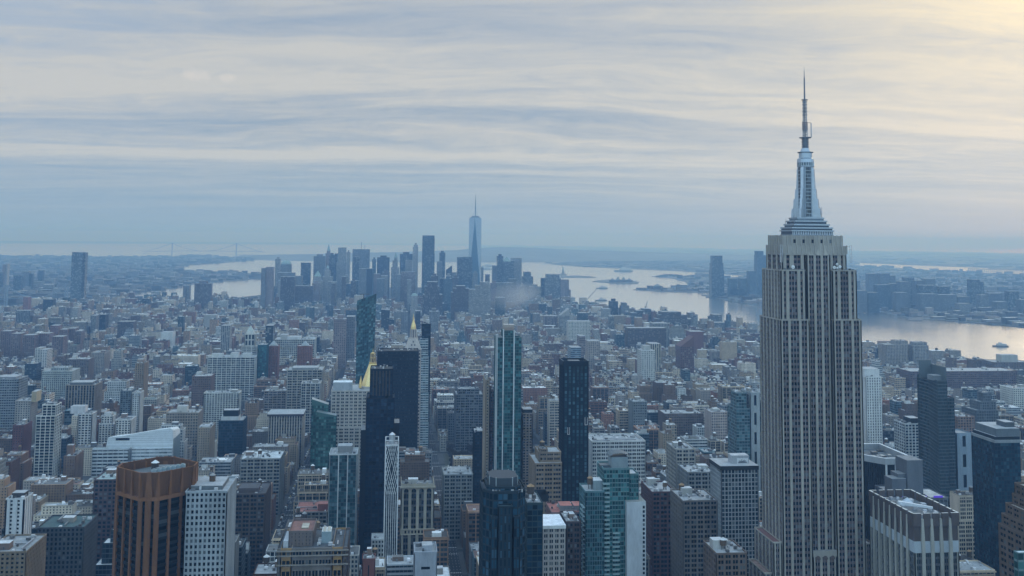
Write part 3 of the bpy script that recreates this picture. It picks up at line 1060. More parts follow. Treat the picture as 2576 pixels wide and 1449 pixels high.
# ---- a general tower: north face between picture columns xl..xr at depth U, top row yt
def tower(name, label, short, xl, xr, yt, U, dep, wcol, gcol, bay=3.4, g=1, fh=3.8, scol=None, rcol=(.34, .35, .36), yb=None, tiers=(), cat='building', group=None, nwin=100, clut=6, tank=0, par=1.2, finish=True, z0=3.0, plain=None, seed=0, **kw):
    X0, X1 = at_u(xl, yt, U)[0], at_u(xr, yt, U)[0]
    Z = at_u((xl + xr) / 2, yt, U)[1]
    b = Bld(name, label, cat, ((X0 + X1) / 2, U + dep / 2, 3.1), group, nwin)
    b.X0, b.X1, b.Z, b.U, b.dep = X0, X1, Z, U, dep
    scol = scol or wcol

    def gr(L):
        n = max(1, round(L / (bay * g)))
        return [g] * n
    if plain:
        kw['plainwin'] = plain
    b.block(X0, X1, U, U + dep, z0, Z, gr(X1 - X0), gr(dep), max(1, round((Z - z0) / fh)), wcol, scol, gcol, rcol, par, True, **kw)
    rr = random.Random(int(xl * 3 + yt) + seed)
    top = (X0, X1, U, U + dep, Z)
    for i, t in enumerate(tiers):
        tl, tr, ty, du, dd = t[:5]
        a, c = at_u(tl, ty, U + du)[0], at_u(tr, ty, U + du)[0]
        zt = at_u((tl + tr) / 2, ty, U + du)[1]
        blank = len(t) > 5
        if blank:
            b.p('bulkhead#%d' % i).box(a, c, U + du, U + du + dd, top[4] + .02, zt, FAC, t[5], ROOF, rcol)
        else:
            b.block(a, c, U + du, U + du + dd, top[4] + .02, zt, gr(c - a), gr(dd), max(1, round((zt - top[4]) / fh)), wcol, scol, gcol, rcol, par, True, **kw)
            top = (a, c, U + du, U + du + dd, zt)
    if clut:
        b.clutter(*top, rr, clut, tank, not tiers)
    keep(X0, X1, U, U + dep, yb)
    land(((X0 + X1) / 2, U, Z * .7), short)
    if finish:
        b.finish()
    return b


NAVY, TEAL, DGL = (.004, .018, .032, .12), (.016, .08, .09, .15), (.008, .012, .016, .7)
WH, LM, TN, BN, RB, GY, DK = (.52, .52, .51), (.42, .385, .33), (.36, .28, .20), (.22, .16, .12), (.26, .13, .10), (.28, .28, .29), (.035, .045, .055)

# ---- left of the picture, near to far
tower('grid_office_tower', 'pale office tower with square windows beside the diagonal brick tower', 'the square-windowed office tower', 466, 572, 1240, 700, 41, (.36, .39, .41), DGL, 2.9, 1, 3.6, yb=1449, pier=1.25, sh=.42, rec=.7, clut=4, tank=1, tiers=[(480, 560, 1222, 8, 26, (.2, .22, .23))], cat='office tower')
tower('apartment_tower', 'slender white-gridded apartment tower with an open-framed penthouse', 'the slender white-gridded tower', 90, 140, 1048, 1322, 26, (.60, .59, .56), DGL, 6.2, 1, 3.5, yb=1215, pier=.55, sh=.17, rec=1.1, scol=(.62, .61, .58), tiers=[(106, 142, 1020, 3, 20)], cat='apartment tower')
tower('apartment_block', 'brown brick apartment block just right of the slender white-gridded tower', 'the brown brick block', 160, 190, 1150, 1328, 34, (.30, .19, .13), DGL, 3.6, 1, 3.0, yb=1222, pier=1.9, sh=.5, tiers=[(168, 184, 1120, 12, 9, (.30, .19, .13))], cat='apartment block')
tower('apartment_tower', 'tan apartment slab tower with a lit tan side, tall and thin', 'the thin tan tower', 340, 363, 915, 1830, 34, (.36, .27, .19), DGL, 3.6, 1, 3.0, yb=1005, pier=1.6, sh=.45, tiers=[(345, 360, 904, 10, 12, (.34, .26, .2))], cat='apartment tower')
tower('office_block', 'broad tan office block with tall stone fins and a dark louvred attic', 'the stone-finned block', 165, 240, 970, 1690, 40, (.34, .28, .22), DGL, 4.6, 1, 3.8, yb=1035, pier=1.5, sh=.25, scol=(.16, .16, .17), tiers=[(176, 232, 962, 6, 28, (.16, .17, .18))])
tower('corner_office_block', 'white office slab with a regular window grid and long attic before the clock tower', 'the white slab before the clock tower', 522, 642, 900, 2080, 44, (.50, .50, .48), DGL, 4.4, 2, 4.2, yb=955, pier=1.4, sh=.3, tiers=[(532, 560, 890, 8, 16, (.5, .5, .49)), (580, 600, 888, 8, 16, (.5, .5, .49)), (610, 632, 889, 8, 16, (.5, .5, .49))])
tower('glass_office_block', 'teal glass slab with a bright green roof edge beside the white slab', 'the teal glass slab', 648, 671, 869, 2110, 40, (.05, .14, .15), TEAL, 3, 1, 3.8, yb=950, pier=.3, sh=.3, rec=.2)
for i, (xl, xr, yt) in enumerate([(672, 700, 872), (748, 784, 872)]):
    b = tower('brick_apartment_tower', ['red brick apartment tower with a small pyramid roof, left of its twin', 'red brick apartment tower with a small pyramid roof, right of its twin'][i], 'the left red brick twin tower' if i == 0 else 'the right red brick twin tower', xl, xr, yt, 2150, 30, (.34, .15, .11), DGL, 3.4, 1, 3.0, yb=905, pier=1.7, sh=.5, clut=0, finish=False, cat='apartment tower', group='red brick twin towers')
    mx, my = (b.X0 + b.X1) / 2, b.U + 15
    b.p('pyramid_roof').prism([(mx - 8, my - 8), (mx + 8, my - 8), (mx + 8, my + 8), (mx - 8, my + 8)], b.Z + 1.3, b.Z + 10, ROOF, (.30, .32, .33), poly1=[(mx - 1, my - 1), (mx + 1, my - 1), (mx + 1, my + 1), (mx - 1, my + 1)])
    b.finish()
tower('department_store_block', 'long white block with a dark mansard patch behind the red brick twin towers', 'the long white block', 691, 792, 855, 2440, 60, (.48, .47, .44), DGL, 4.2, 1, 4.2, yb=905, pier=1.2, sh=.35, tiers=[(706, 724, 842, 10, 20, (.44, .42, .4)), (722, 756, 848, 6, 40, (.5, .5, .5))])
tower('loft_building', 'big beige loft block with pale corner piers, left of the gilded pyramid', 'the big beige loft', 722, 812, 932, 1760, 50, (.40, .37, .33), DGL, 4.4, 2, 4.2, yb=1040, pier=1.6, sh=.35, tank=1, tiers=[(735, 800, 925, 8, 30, (.3, .3, .3))])
tower('loft_building', 'grey stone loft with white piers standing before the big beige loft', 'the white-piered loft', 757, 806, 966, 1690, 30, (.44, .43, .41), DGL, 4.2, 2, 4.2, yb=1100, pier=1.5, sh=.25)
tower('loft_building', 'stepped pink-grey loft with pale roofs between the teal slab and the big beige loft', 'the stepped pink-grey loft', 664, 720, 985, 1800, 30, (.36, .31, .28), DGL, 3.6, 2, 4, yb=1040, tank=1)
tower('apartment_block', 'long white balconied apartment block stepping up to the right', 'the long white balconied block', 512, 602, 990, 1650, 24, (.52, .52, .50), DGL, 4.2, 1, 2.9, yb=1030, pier=.9, sh=.35, rec=1.0)
tower('warehouse_block', 'square brown brick block behind the long white balconied block', 'the square brown block', 483, 531, 948, 1840, 40, (.27, .18, .15), DGL, 3.6, 1, 3.8, yb=985, pier=1.5, sh=.5)
tower('columned_block', 'stone palazzo block with a dark cornice and tall upper columns', 'the columned palazzo', 675, 762, 1047, 1480, 40, (.43, .39, .34), DGL, 3.6, 1, 4.2, yb=1110, pier=1.5, sh=.3, scol=(.2, .18, .17), tiers=[(672, 764, 1042, -1.5, 43, (.12, .09, .10))], clut=8)
tower('glass_office_block', 'dark teal glass block with a white roof terrace and black plant box', 'the dark teal glass block', 550, 612, 1060, 1480, 40, (.05, .09, .11), NAVY, 3, 1, 3.8, yb=1110, pier=.25, sh=.2, rec=.2, tiers=[(556, 600, 1048, 4, 20, (.5, .5, .5)), (562, 600, 1032, 6, 16, (.03, .04, .05))])
tower('apartment_block', 'tan brick apartment block with bay-lined west side, left of the dark teal glass block', 'the bay-lined tan block', 497, 530, 1078, 1380, 36, (.38, .30, .22), DGL, 3.4, 1, 3.0, yb=1165, pier=1.7, sh=.5, tiers=[(502, 526, 1072, 6, 14, (.5, .5, .5))])
tower('loft_building', 'wide beige loft with arched top windows and water tanks behind the curved metal roof', 'the wide beige loft', 418, 500, 1040, 1560, 36, (.36, .30, .24), DGL, 3.8, 1, 4.0, yb=1085, tank=2, pier=1.6, sh=.45, tiers=[(446, 470, 1022, 8, 14, (.5, .48, .45))])
tower('office_block', 'grey-blue banded office block at the left edge', 'the banded block at the left edge', -12, 48, 955, 1660, 40, (.30, .32, .34), DGL, 3.4, 1, 3.8, yb=1020, pier=.6, sh=.5, tiers=[(-5, 40, 948, 6, 28, (.3, .3, .32))])
tower('hospital_block', 'pale green-grey stepped block behind the stone-finned block', 'the pale green-grey block', 105, 182, 935, 2040, 50, (.40, .42, .40), DGL, 3.6, 1, 3.8, yb=968, tiers=[(128, 172, 926, 10, 26)])
tower('apartment_block', 'brown apartment slab with tan east end, left of the thin tan tower', 'the brown slab', 165, 224, 905, 2260, 40, (.26, .20, .17), DGL, 3.6, 1, 3.0, yb=935)
tower('apartment_tower', 'tan and grey twin-sided slab tower beyond the thin tan tower', 'the tan and grey slab', 229, 263, 888, 2420, 46, (.40, .35, .31), DGL, 3.6, 1, 3.0, yb=938, pier=1.4, sh=.45)
tower('apartment_block', 'white apartment tower with dark balconies right of the slender white-gridded tower', 'the white balconied tower', 196, 232, 1043, 1480, 24, (.55, .54, .53), DGL, 5.2, 1, 3.3, yb=1100, pier=1.1, sh=.4, rec=1.4, tiers=[(178, 214, 1022, 8, 14, (.5, .49, .5))])
tower('apartment_block', 'white stepped apartment block behind the curved metal roof', 'the white stepped block', 248, 288, 1068, 1540, 30, (.54, .53, .51), DGL, 4.0, 1, 3.1, yb=1100, tiers=[(254, 284, 1048, 6, 16), (262, 280, 1038, 10, 10, (.5, .5, .5))], rec=.9)
tower('apartment_block', 'white corner apartment block with pale columns behind the curved metal roof', 'the white corner block', 290, 330, 1058, 1500, 30, (.54, .53, .51), DGL, 4.0, 1, 3.1, yb=1092, rec=.9)
tower('apartment_tower', 'grey slab tower with shaded balcony column between two white blocks', 'the grey slab tower', 303, 330, 985, 1640, 30, (.20, .24, .26), DGL, 3.6, 1, 3.0, yb=1070, pier=1, sh=.45)
tower('apartment_tower', 'white terraced apartment tower beside the grey slab tower', 'the white terraced tower', 332, 352, 990, 1600, 26, (.50, .50, .49), DGL, 3.6, 1, 3.0, yb=1075, rec=.9, sh=.45)
tower('apartment_tower', 'dark red brick tower with an orange lit side near the left edge', 'the dark red brick tower', 32, 60, 1072, 1420, 32, (.24, .10, .09), DGL, 3.6, 1, 3.0, yb=1130, pier=1.8, sh=.55)
tower('apartment_tower', 'tan tower with a pale yellow side left of the stone-finned block', 'the pale yellow tower', 38, 78, 1010, 1600, 30, (.38, .35, .32), DGL, 3.6, 1, 3.2, yb=1050, tiers=[(80, 92, 985, -6, 22, (.46, .38, .25))], sh=.5, pier=1.6)
tower('apartment_block', 'white apartment block with stacked balconies in the lower left', 'the white block with stacked balconies', 14, 62, 1258, 880, 20, (.52, .53, .54), DGL, 6.0, 1, 3.0, yb=1350, pier=3.5, sh=.45, rec=1.2, tiers=[(30, 62, 1240, 6, 10, (.12, .11, .11))])
tower('apartment_block', 'tan brick block with a flat grey roof in the lower left corner', 'the corner tan block', -40, 66, 1392, 790, 44, (.30, .23, .16), DGL, 3.4, 1, 3.0, yb=1449, pier=1.6, sh=.5, clut=9, rcol=(.28, .29, .30))
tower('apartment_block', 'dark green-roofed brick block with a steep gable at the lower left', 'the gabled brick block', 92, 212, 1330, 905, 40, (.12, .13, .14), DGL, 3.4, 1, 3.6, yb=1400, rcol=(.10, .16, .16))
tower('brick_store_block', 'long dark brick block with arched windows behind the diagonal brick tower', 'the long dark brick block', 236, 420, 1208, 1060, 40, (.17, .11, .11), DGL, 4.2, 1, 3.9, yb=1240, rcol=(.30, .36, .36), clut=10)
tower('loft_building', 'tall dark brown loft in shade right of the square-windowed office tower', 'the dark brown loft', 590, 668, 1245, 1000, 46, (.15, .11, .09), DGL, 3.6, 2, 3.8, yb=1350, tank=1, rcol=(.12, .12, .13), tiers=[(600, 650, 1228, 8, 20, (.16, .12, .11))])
tower('loft_building', 'grey corner loft with a row of round-topped skylights left of the avenue', 'the skylit grey loft', 604, 706, 1156, 1230, 46, (.32, .31, .29), DGL, 3.8, 2, 4, yb=1230, rcol=(.45, .47, .48), clut=10, tank=1)
tower('loft_building', 'low red-roofed loft with brick penthouses in front of the white-ribbed glass block', 'the red-roofed loft', 742, 824, 1290, 1080, 44, (.32, .30, .28), DGL, 3.8, 2, 3.8, yb=1330, rcol=(.36, .15, .12), tiers=[(800, 826, 1268, 6, 12, (.36, .14, .11)), (752, 785, 1285, 20, 14, (.34, .17, .15))])

# ---- the middle
tower('glass_apartment_block', 'glass apartment block with white vertical ribs and a square stone penthouse', 'the white-ribbed glass block', 828, 899, 1145, 1000, 30, (.48, .50, .50), (.03, .075, .085, .4), 3.1, 3, 3.3, yb=1340, pier=.9, mull=.15, sh=.16, rec=.6, scol=(.10, .16, .18), tiers=[(850, 886, 1122, 6, 14, (.30, .30, .30))], cat='apartment block')
b = tower('bronze_apartment_tower', 'near-black bronze apartment tower with a framed crown, in front of the gilded pyramid', 'the near-black bronze tower', 921, 993, 1004, 1040, 34, (.012, .018, .030), (.004, .014, .030, .06), 3.6, 2, 3.5, yb=1355, pier=.9, mull=.3, sh=.14, rec=.7, scol=(.010, .018, .03), finish=False, clut=3, cat='apartment tower', rcol=(.1, .1, .1), tiers=[(931, 989, 931, .5, 30)])
for k in range(6):
    a = b.X0 + 6 + k * (b.X1 - b.X0 - 12) / 5
    b.p('crown_frame').box(a, a + 1.3, b.U + .1, b.U + .48, b.Z + 3, b.Z + 27, FAC, (.10, .085, .075))
b.p('shoulder#1').box(b.X1 + .05, b.X1 + 5, b.U + 6, b.U + 30, 3, b.Z - 24, FAC, (.03, .03, .036), ROOF, (.3, .3, .3))
b.p('shoulder#2').box(b.X0 - 4.5, b.X0 - .05, b.U + 4, b.U + 30, 3, b.Z - 30, FAC, (.03, .03, .036), ROOF, (.3, .3, .3))
b.finish()
tower('black_office_slab', 'wide black office slab behind the near-black bronze tower', 'the wide black slab', 949, 1054, 886, 1330, 36, (.024, .032, .044), (.008, .016, .026, .15), 1.7, 1, 3.7, yb=1140, pier=.5, sh=.5, rec=.3, rcol=(.08, .08, .08), clut=5, cat='office tower', tiers=[(965, 1050, 883, 4, 26, (.03, .032, .035))])
b = tower('dark_glass_tower', 'very slim black glass tower hung with white glass pods on its left', 'the slim black tower with pods', 1062, 1084, 816, 1590, 26, (.03, .035, .042), NAVY, 3, 1, 3.5, yb=1140, pier=.25, sh=.2, rec=.2, finish=False, clut=2, cat='apartment tower')
for i, (y0_, y1_) in enumerate([(852, 878), (881, 893), (896, 985), (988, 1060), (1062, 1135)]):
    xa, za = at_u(1057, y0_, b.U - 4)
    xb, zb = at_u(1077, y1_, b.U - 4)
    pm = b.p('glass_pod#%d' % i)
    facade(pm, (xa, b.U - 3.4), (xb, b.U - 3.4), zb, za, [1, 1, 1], max(2, round((za - zb) / 3.5)), (.42, .46, .48), (.50, .54, .56), (.06, .11, .13, .6), wl=b.wl, rec=.5, pier=.35, sh=.36)
    pm.box(xa, xb, b.U - 2.8, b.U + 12 if xa < b.X0 else b.U - .02, zb, za, FAC, (.3, .34, .36), bot=True)
b.finish()
tower('brick_slab_tower', 'narrow tan pier tower clinging to the left of the teal glass needle tower', 'the narrow tan pier tower', 1222, 1232, 958, 1150, 34, (.42, .33, .24), DGL, 3.4, 1, 3.2, yb=1190, pier=2.2, sh=.6, cat='apartment tower', clut=2)
tower('brick_slab_tower', 'narrow dark brown balcony tower between the tan pier tower and the teal glass needle', 'the narrow brown balcony tower', 1232.5, 1246, 985, 1152, 24, (.18, .12, .10), DGL, 3.4, 1, 3.0, yb=1190, pier=.6, sh=.4, rec=1.2, cat='apartment tower', clut=2)
tower('apartment_tower', 'brown apartment tower with rows of balconies right of the teal glass needle', 'the brown balconied tower', 1314, 1341, 1042, 1130, 26, (.33, .26, .22), DGL, 4.6, 1, 2.9, yb=1250, pier=1.3, sh=.45, rec=1.1, tiers=[(1316, 1340, 1030, 3, 18, (.05, .06, .07))], cat='apartment tower')
tower('loft_building', 'tan brick setback loft with rows of triple windows left of the black loggia tower', 'the tan setback loft', 1346, 1414, 1168, 930, 42, (.34, .255, .185), DGL, 2.6, 3, 3.9, yb=1265, pier=1.3, sh=.5, tank=1, tiers=[(1356, 1412, 1140, 8, 26), (1358, 1378, 1132, 10, 14)])
tower('office_block', 'long white office block with a green-edged cornice right of the black loggia tower', 'the long white office block', 1489, 1624, 1112, 1120, 44, (.53, .53, .52), DGL, 2.5, 2, 3.9, yb=1190, pier=.9, sh=.42, clut=12, tiers=[(1500, 1600, 1106, 10, 24, (.12, .13, .13))])
tower('hotel_block', 'grey-gridded modern hotel block with a dark glass top floor', 'the grey-gridded hotel', 1814, 1908, 1182, 850, 30, (.40, .41, .42), (.022, .032, .04, .7), 2.9, 1, 3.4, yb=1370, pier=.62, sh=.22, rec=.5, scol=(.38, .39, .40), clut=5, finish=True, tiers=[(1812, 1909, 1172, -.6, 31, (.07, .08, .085))], cat='hotel')
tower('glass_tower', 'blue glass tower with a bare concrete core, half hidden by the spire skyscraper', 'the glass and core tower', 1852, 1887, 1030, 1130, 30, (.20, .27, .29), (.05, .10, .115, .3), 3, 1, 3.4, yb=1180, pier=.25, sh=.25, rec=.2, cat='apartment tower', tiers=[(1852, 1878, 990, .3, 20)])
tower('concrete_core', 'tall bare concrete slab beside the blue glass tower', 'the bare concrete slab', 1887.5, 1912, 990, 1132, 30, (.36, .39, .40), DGL, 20, 1, 20, yb=1180, pier=6, cat='tower block', clut=1)
tower('white_slab_tower', 'white slab tower with narrow window columns just right of the spire skyscraper', 'the white slab tower', 2178, 2218, 950, 1180, 34, (.58, .58, .57), DGL, 3.0, 1, 3.1, yb=1108, pier=1.7, sh=.38, cat='apartment tower', tiers=[(2175, 2212, 928, 6, 22, (.56, .56, .55))])
tower('loft_building', 'grey slab loft with a window column grid left of the slim white spire block', 'the grey slab loft', 1592, 1628, 1012, 1520, 30, (.27, .29, .30), DGL, 3.4, 1, 3.8, yb=1080, sh=.5)
tower('loft_building', 'pink-white arcaded office tower with balustraded top right of centre', 'the arcaded pink office tower', 1788, 1830, 1038, 1420, 30, (.45, .38, .35), DGL, 3.2, 1, 3.8, yb=1090, sh=.45, pier=1.4)
tower('loft_building', 'broad brown terraced loft behind the arcaded pink office tower', 'the brown terraced loft', 1672, 1770, 1042, 1540, 40, (.26, .19, .16), DGL, 3.4, 1, 3.8, yb=1075, clut=8, sh=.5)
tower('loft_building', 'tall pale limestone loft standing corner-on right of the long white office block', 'the corner-on limestone loft', 1700, 1750, 1132, 1010, 36, (.40, .37, .33), DGL, 3.4, 2, 3.9, yb=1230, tank=1, pier=1.4)
tower('loft_building', 'dark red loft with white roof clutter below the corner-on limestone loft', 'the dark red loft', 1640, 1700, 1240, 900, 40, (.22, .11, .10), DGL, 3.2, 2, 3.8, yb=1300, tank=1)
tower('loft_building', 'wide grey-brown loft with paired windows and a heavy cornice left of the grey-gridded hotel', 'the wide grey-brown loft', 1718, 1806, 1262, 860, 40, (.28, .24, .21), DGL, 2.8, 2, 3.8, yb=1340, tank=1, clut=9)
tower('loft_building', 'grey rounded-corner loft with a white side block behind the wide grey-brown loft', 'the rounded grey loft', 1730, 1800, 1190, 960, 36, (.30, .30, .29), DGL, 3.0, 2, 3.8, yb=1255, clut=8)
tower('loft_building', 'brown corner loft between the grey-gridded hotel and the spire skyscraper foot', 'the brown corner loft', 1802, 1880, 1395, 700, 30, (.25, .18, .14), DGL, 3.0, 2, 3.8, yb=1449, clut=6, tank=1)
tower('loft_building', 'cream loft with a white upper band low in the centre', 'the white-banded cream loft', 1364, 1424, 1330, 760, 30, (.40, .36, .33), DGL, 2.4, 2, 3.9, yb=1400, tiers=[(1364, 1424, 1322, -.4, 31, (.62, .62, .60))], clut=0, rcol=(.62, .62, .64))
tower('loft_building', 'dark brown loft beside the teal glass condominium, low in the centre', 'the low dark brown loft', 1424, 1462, 1316, 770, 30, (.14, .09, .075), DGL, 3.0, 2, 3.8, yb=1420, clut=5)
tower('loft_building', 'red-trimmed loft carrying two grey plant boxes left of the teal glass condominium', 'the red-trimmed loft', 1388, 1470, 1292, 850, 34, (.28, .17, .15), DGL, 3.0, 2, 3.8, yb=1320, rcol=(.42, .16, .13), tiers=[(1410, 1440, 1272, 8, 14, (.28, .29, .30)), (1444, 1470, 1272, 8, 14, (.28, .29, .30))])
tower('hotel_block', 'narrow teal glass block with a pale sign panel right of the faceted glass tower', 'the narrow teal block', 1326, 1366, 1270, 640, 30, (.06, .11, .12), NAVY, 3.0, 1, 3.4, yb=1449, pier=.3, sh=.2, rec=.2, tank=1, tiers=[(1350, 1380, 1262, 24, 14, (.05, .06, .08))])
tower('white_party_wall_building', 'blank pale grey building with a stair bulkhead beside the avenue at the bottom', 'the blank pale grey building', 1042, 1100, 1392, 760, 24, (.38, .40, .44), DGL, 14, 1, 9, yb=1449, pier=5, sh=.8, tiers=[(1062, 1088, 1372, 5, 10, (.38, .40, .44))], clut=6)
tower('brick_stair_tower', 'small red brick block with a white coping at the bottom left of the lattice tower', 'the small red brick block', 911, 944, 1410, 720, 12, (.26, .10, .08), DGL, 30, 1, 30, yb=1449, pier=8, clut=2)

# ---- right edge
tower('glass_tower', 'broad dark glass tower with a grey plant crown near the right edge', 'the broad dark glass tower', 2502, 2566, 1114, 900, 38, (.025, .05, .065), (.006, .028, .042, .12), 2.6, 1, 3.3, yb=1420, pier=.25, sh=.16, rec=.2, cat='apartment tower', tiers=[(2502, 2566.5, 1107, -.3, 38.6, (.30, .33, .34)), (2503, 2565, 1098, .8, 36, (.03, .04, .05)), (2506, 2565, 1078, 1.5, 34, (.19, .22, .24)), (2528, 2552, 1062, 8, 14, (.15, .17, .19))])
tower('slim_hotel', 'slim pale blue hotel with an open white frame on top', 'the slim pale blue hotel', 2406, 2444, 1092, 1020, 22, (.30, .37, .44), DGL, 30, 1, 20, yb=1205, pier=9, clut=0, cat='hotel')
tower('hotel_block', 'white and black hotel block half behind the angled dark tower', 'the white and black hotel', 2276, 2312, 1068, 1120, 26, (.46, .48, .49), DGL, 4, 1, 3.2, yb=1140, pier=1, sh=.3, tiers=[(2290, 2314, 1052, 3, 16, (.05, .055, .06))], cat='hotel')
tower('apartment_block', 'orange-brown banded block behind the slim pale blue hotel', 'the orange-brown block', 2408, 2452, 1050, 1300, 30, (.34, .22, .17), DGL, 4, 1, 3.4, yb=1085)
tower('setback_loft', 'grey setback tower with a square chimney-like top above the broad dark glass tower', 'the grey setback tower', 2456, 2512, 1034, 1330, 36, (.19, .21, .23), DGL, 3.4, 1, 3.8, yb=1060, tiers=[(2464, 2506, 1012, 5, 24), (2472, 2494, 990, 9, 14)])
tower('warehouse_block', 'very long brown brick warehouse filling a block near the river', 'the very long brown warehouse', 2290, 2560, 935, 2050, 60, (.24, .16, .15), DGL, 4.5, 1, 4.4, yb=985, sh=.5, clut=14)
tower('warehouse_block', 'brown stepped riverside block under a dome-like plant room at the right edge', 'the riverside block at the right edge', 2500, 2590, 912, 2300, 50, (.28, .22, .20), DGL, 4.0, 1, 4.2, yb=935, tiers=[(2520, 2560, 893, 12, 24, (.40, .40, .38))])
tower('apartment_block', 'pale riverside apartment block with a penthouse, right of the spire skyscraper', 'the pale riverside block', 2228, 2284, 868, 2420, 40, (.40, .36, .33), DGL, 4, 1, 3.4, yb=905, tiers=[(2252, 2284, 858, 5, 24)])
tower('apartment_block', 'rounded pale grey riverside block beside the pale riverside block', 'the rounded riverside block', 2296, 2336, 870, 2430, 40, (.38, .36, .35), DGL, 4, 1, 3.4, yb=905, tiers=[(2300, 2332, 862, 5, 24)])
tower('office_block', 'white gridded block leaning into the frame at the right edge', 'the white gridded block', 2548, 2600, 978, 1750, 40, (.55, .54, .50), DGL, 4, 1, 3.8, yb=1002, pier=1.6, sh=.45)
tower('loft_building', 'tall grey gridded loft slab behind the bare trees of the park square', 'the grey gridded slab by the park', 1147, 1216, 994, 1580, 44, (.22, .225, .235), DGL, 3.4, 2, 3.9, yb=1122, pier=1.2, sh=.35, tank=1, tiers=[(1152, 1206, 980, 6, 26)])
tower('navy_slab_tower', 'narrow navy slab with a pale left edge, left of the tan pier tower', 'the narrow navy slab', 1194, 1219, 1088, 1235, 28, (.03, .04, .055), NAVY, 3, 1, 3.5, yb=1200, pier=.5, sh=.3, clut=4, cat='apartment tower', tiers=[(1194, 1196, 1086, -.3, 3, (.5, .48, .45))])
tower('loft_building', 'small white loft with a red awning left of the park trees', 'the small white loft', 1107, 1123, 1098, 1575, 26, (.42, .40, .37), DGL, 3, 2, 3.8, yb=1130, clut=3)
tower('loft_building', 'terraced grey loft with white sheds in front of the park trees', 'the terraced grey loft', 1116, 1190, 1196, 1120, 40, (.30, .31, .30), DGL, 3.4, 2, 3.8, yb=1290, clut=10, tiers=[(1126, 1176, 1186, 12, 24, (.5, .51, .52))])
# ---- landmarks with shapes of their own
def gold_pyramid():
    U = 1288
    X0, X1 = at_u(833, 965, U)[0], at_u(936, 965, U)[0]
    zc = at_u(880, 985, U)[1]
    b = Bld('gilded_pyramid_tower', 'pale stone tower block carrying a steep gilded pyramid with a lantern and tiny spires', 'office tower', ((X0 + X1) / 2, U + 30, 3.1))
    ST = (.47, .43, .39)
    kw = dict(pier=1.9, sh=.5, rec=.5)
    b.block(X0, X1, U, U + 58, 3, zc, [2] * 9, [2] * 9, 33, ST, shade(ST, .95), DGL, (.4, .4, .4), 1.2, True, **kw)
    b.block(X0 - 3, X1 + 6, U - 8, U - .02, 3, zc - 42, [2] * 9, [1], 22, ST, shade(ST, .95), DGL, (.4, .4, .4), 1.2, True, **kw)
    m = b.p('attic')
    xa, za = at_u(838, 962, U + 4)
    xb, _ = at_u(886, 962, U + 4)
    m.box(xa, xb, U + 4, U + 22, zc + .02, za, FAC, (.38, .40, .42), ROOF, (.6, .62, .63))
    # pyramid
    tx, tz = at_u(938.5, 878, U + 30)
    zb = at_u(930, 972, U + 18)[1]
    h = 13.5
    cy_ = U + 30
    m = b.p('pyramid_roof')
    zm = at_u(938, 916, U + 26)[1]
    sq = lambda r: [(tx - r, cy_ - r * .6), (tx - r * .6, cy_ - r), (tx + r * .6, cy_ - r), (tx + r, cy_ - r * .6), (tx + r, cy_ + r * .6), (tx + r * .6, cy_ + r), (tx - r * .6, cy_ + r), (tx - r, cy_ + r * .6)]
    m.prism(sq(h), zb, zm, GOLD, (.80, .60, .27), poly1=sq(4.6))
    l = b.p('lantern')
    l.prism(sq(4.4), zm, zm + 2, GOLD, (.8, .55, .2))
    for i in range(8):
        t = i * pi / 4 + pi / 8
        l.bar((tx + 3.7 * cos(t), cy_ + 3.7 * sin(t), zm + 2), (tx + 2.7 * cos(t), cy_ + 2.7 * sin(t), zm + 13), .8, GOLD, (.62, .44, .2))
    l.cyl(tx, cy_, zm + 2, zm + 13, 2.2, 1.6, 8, PAINT, (.16, .11, .07))
    l.cyl(tx, cy_, zm + 7, zm + 7.8, 3.4, 3.4, 8, GOLD, (.7, .5, .2))
    l.cyl(tx, cy_, zm + 13, tz - 4, 2.9, .5, 8, GOLD, (.9, .64, .24))
    l.cyl(tx, cy_, tz - 4, tz + 1, .5, .1, 6, GOLD, (.9, .66, .26))
    b.p('drum').prism(sq(h + 2), zc - 1, zb, FAC, ST)
    for i, (ux, uy) in enumerate(((-1, -1), (1, -1), (1, 1), (-1, 1))):
        s = b.p('pinnacle#%d' % i)
        px_, py_ = tx + ux * 14.5, cy_ + uy * 14.5
        s.cyl(px_, py_, zb - 1, zb + 3, 1.9, 1.4, 6, GOLD, (.8, .56, .2))
        s.cyl(px_, py_, zb + 3, zb + 10, 1.5, 0, 6, GOLD, (.86, .6, .22))
    b.finish()
    keep(X0 - 3, X1 + 6, U - 8, U + 58, 1150)
    land((tx, U, zb), 'the gilded pyramid')


gold_pyramid()


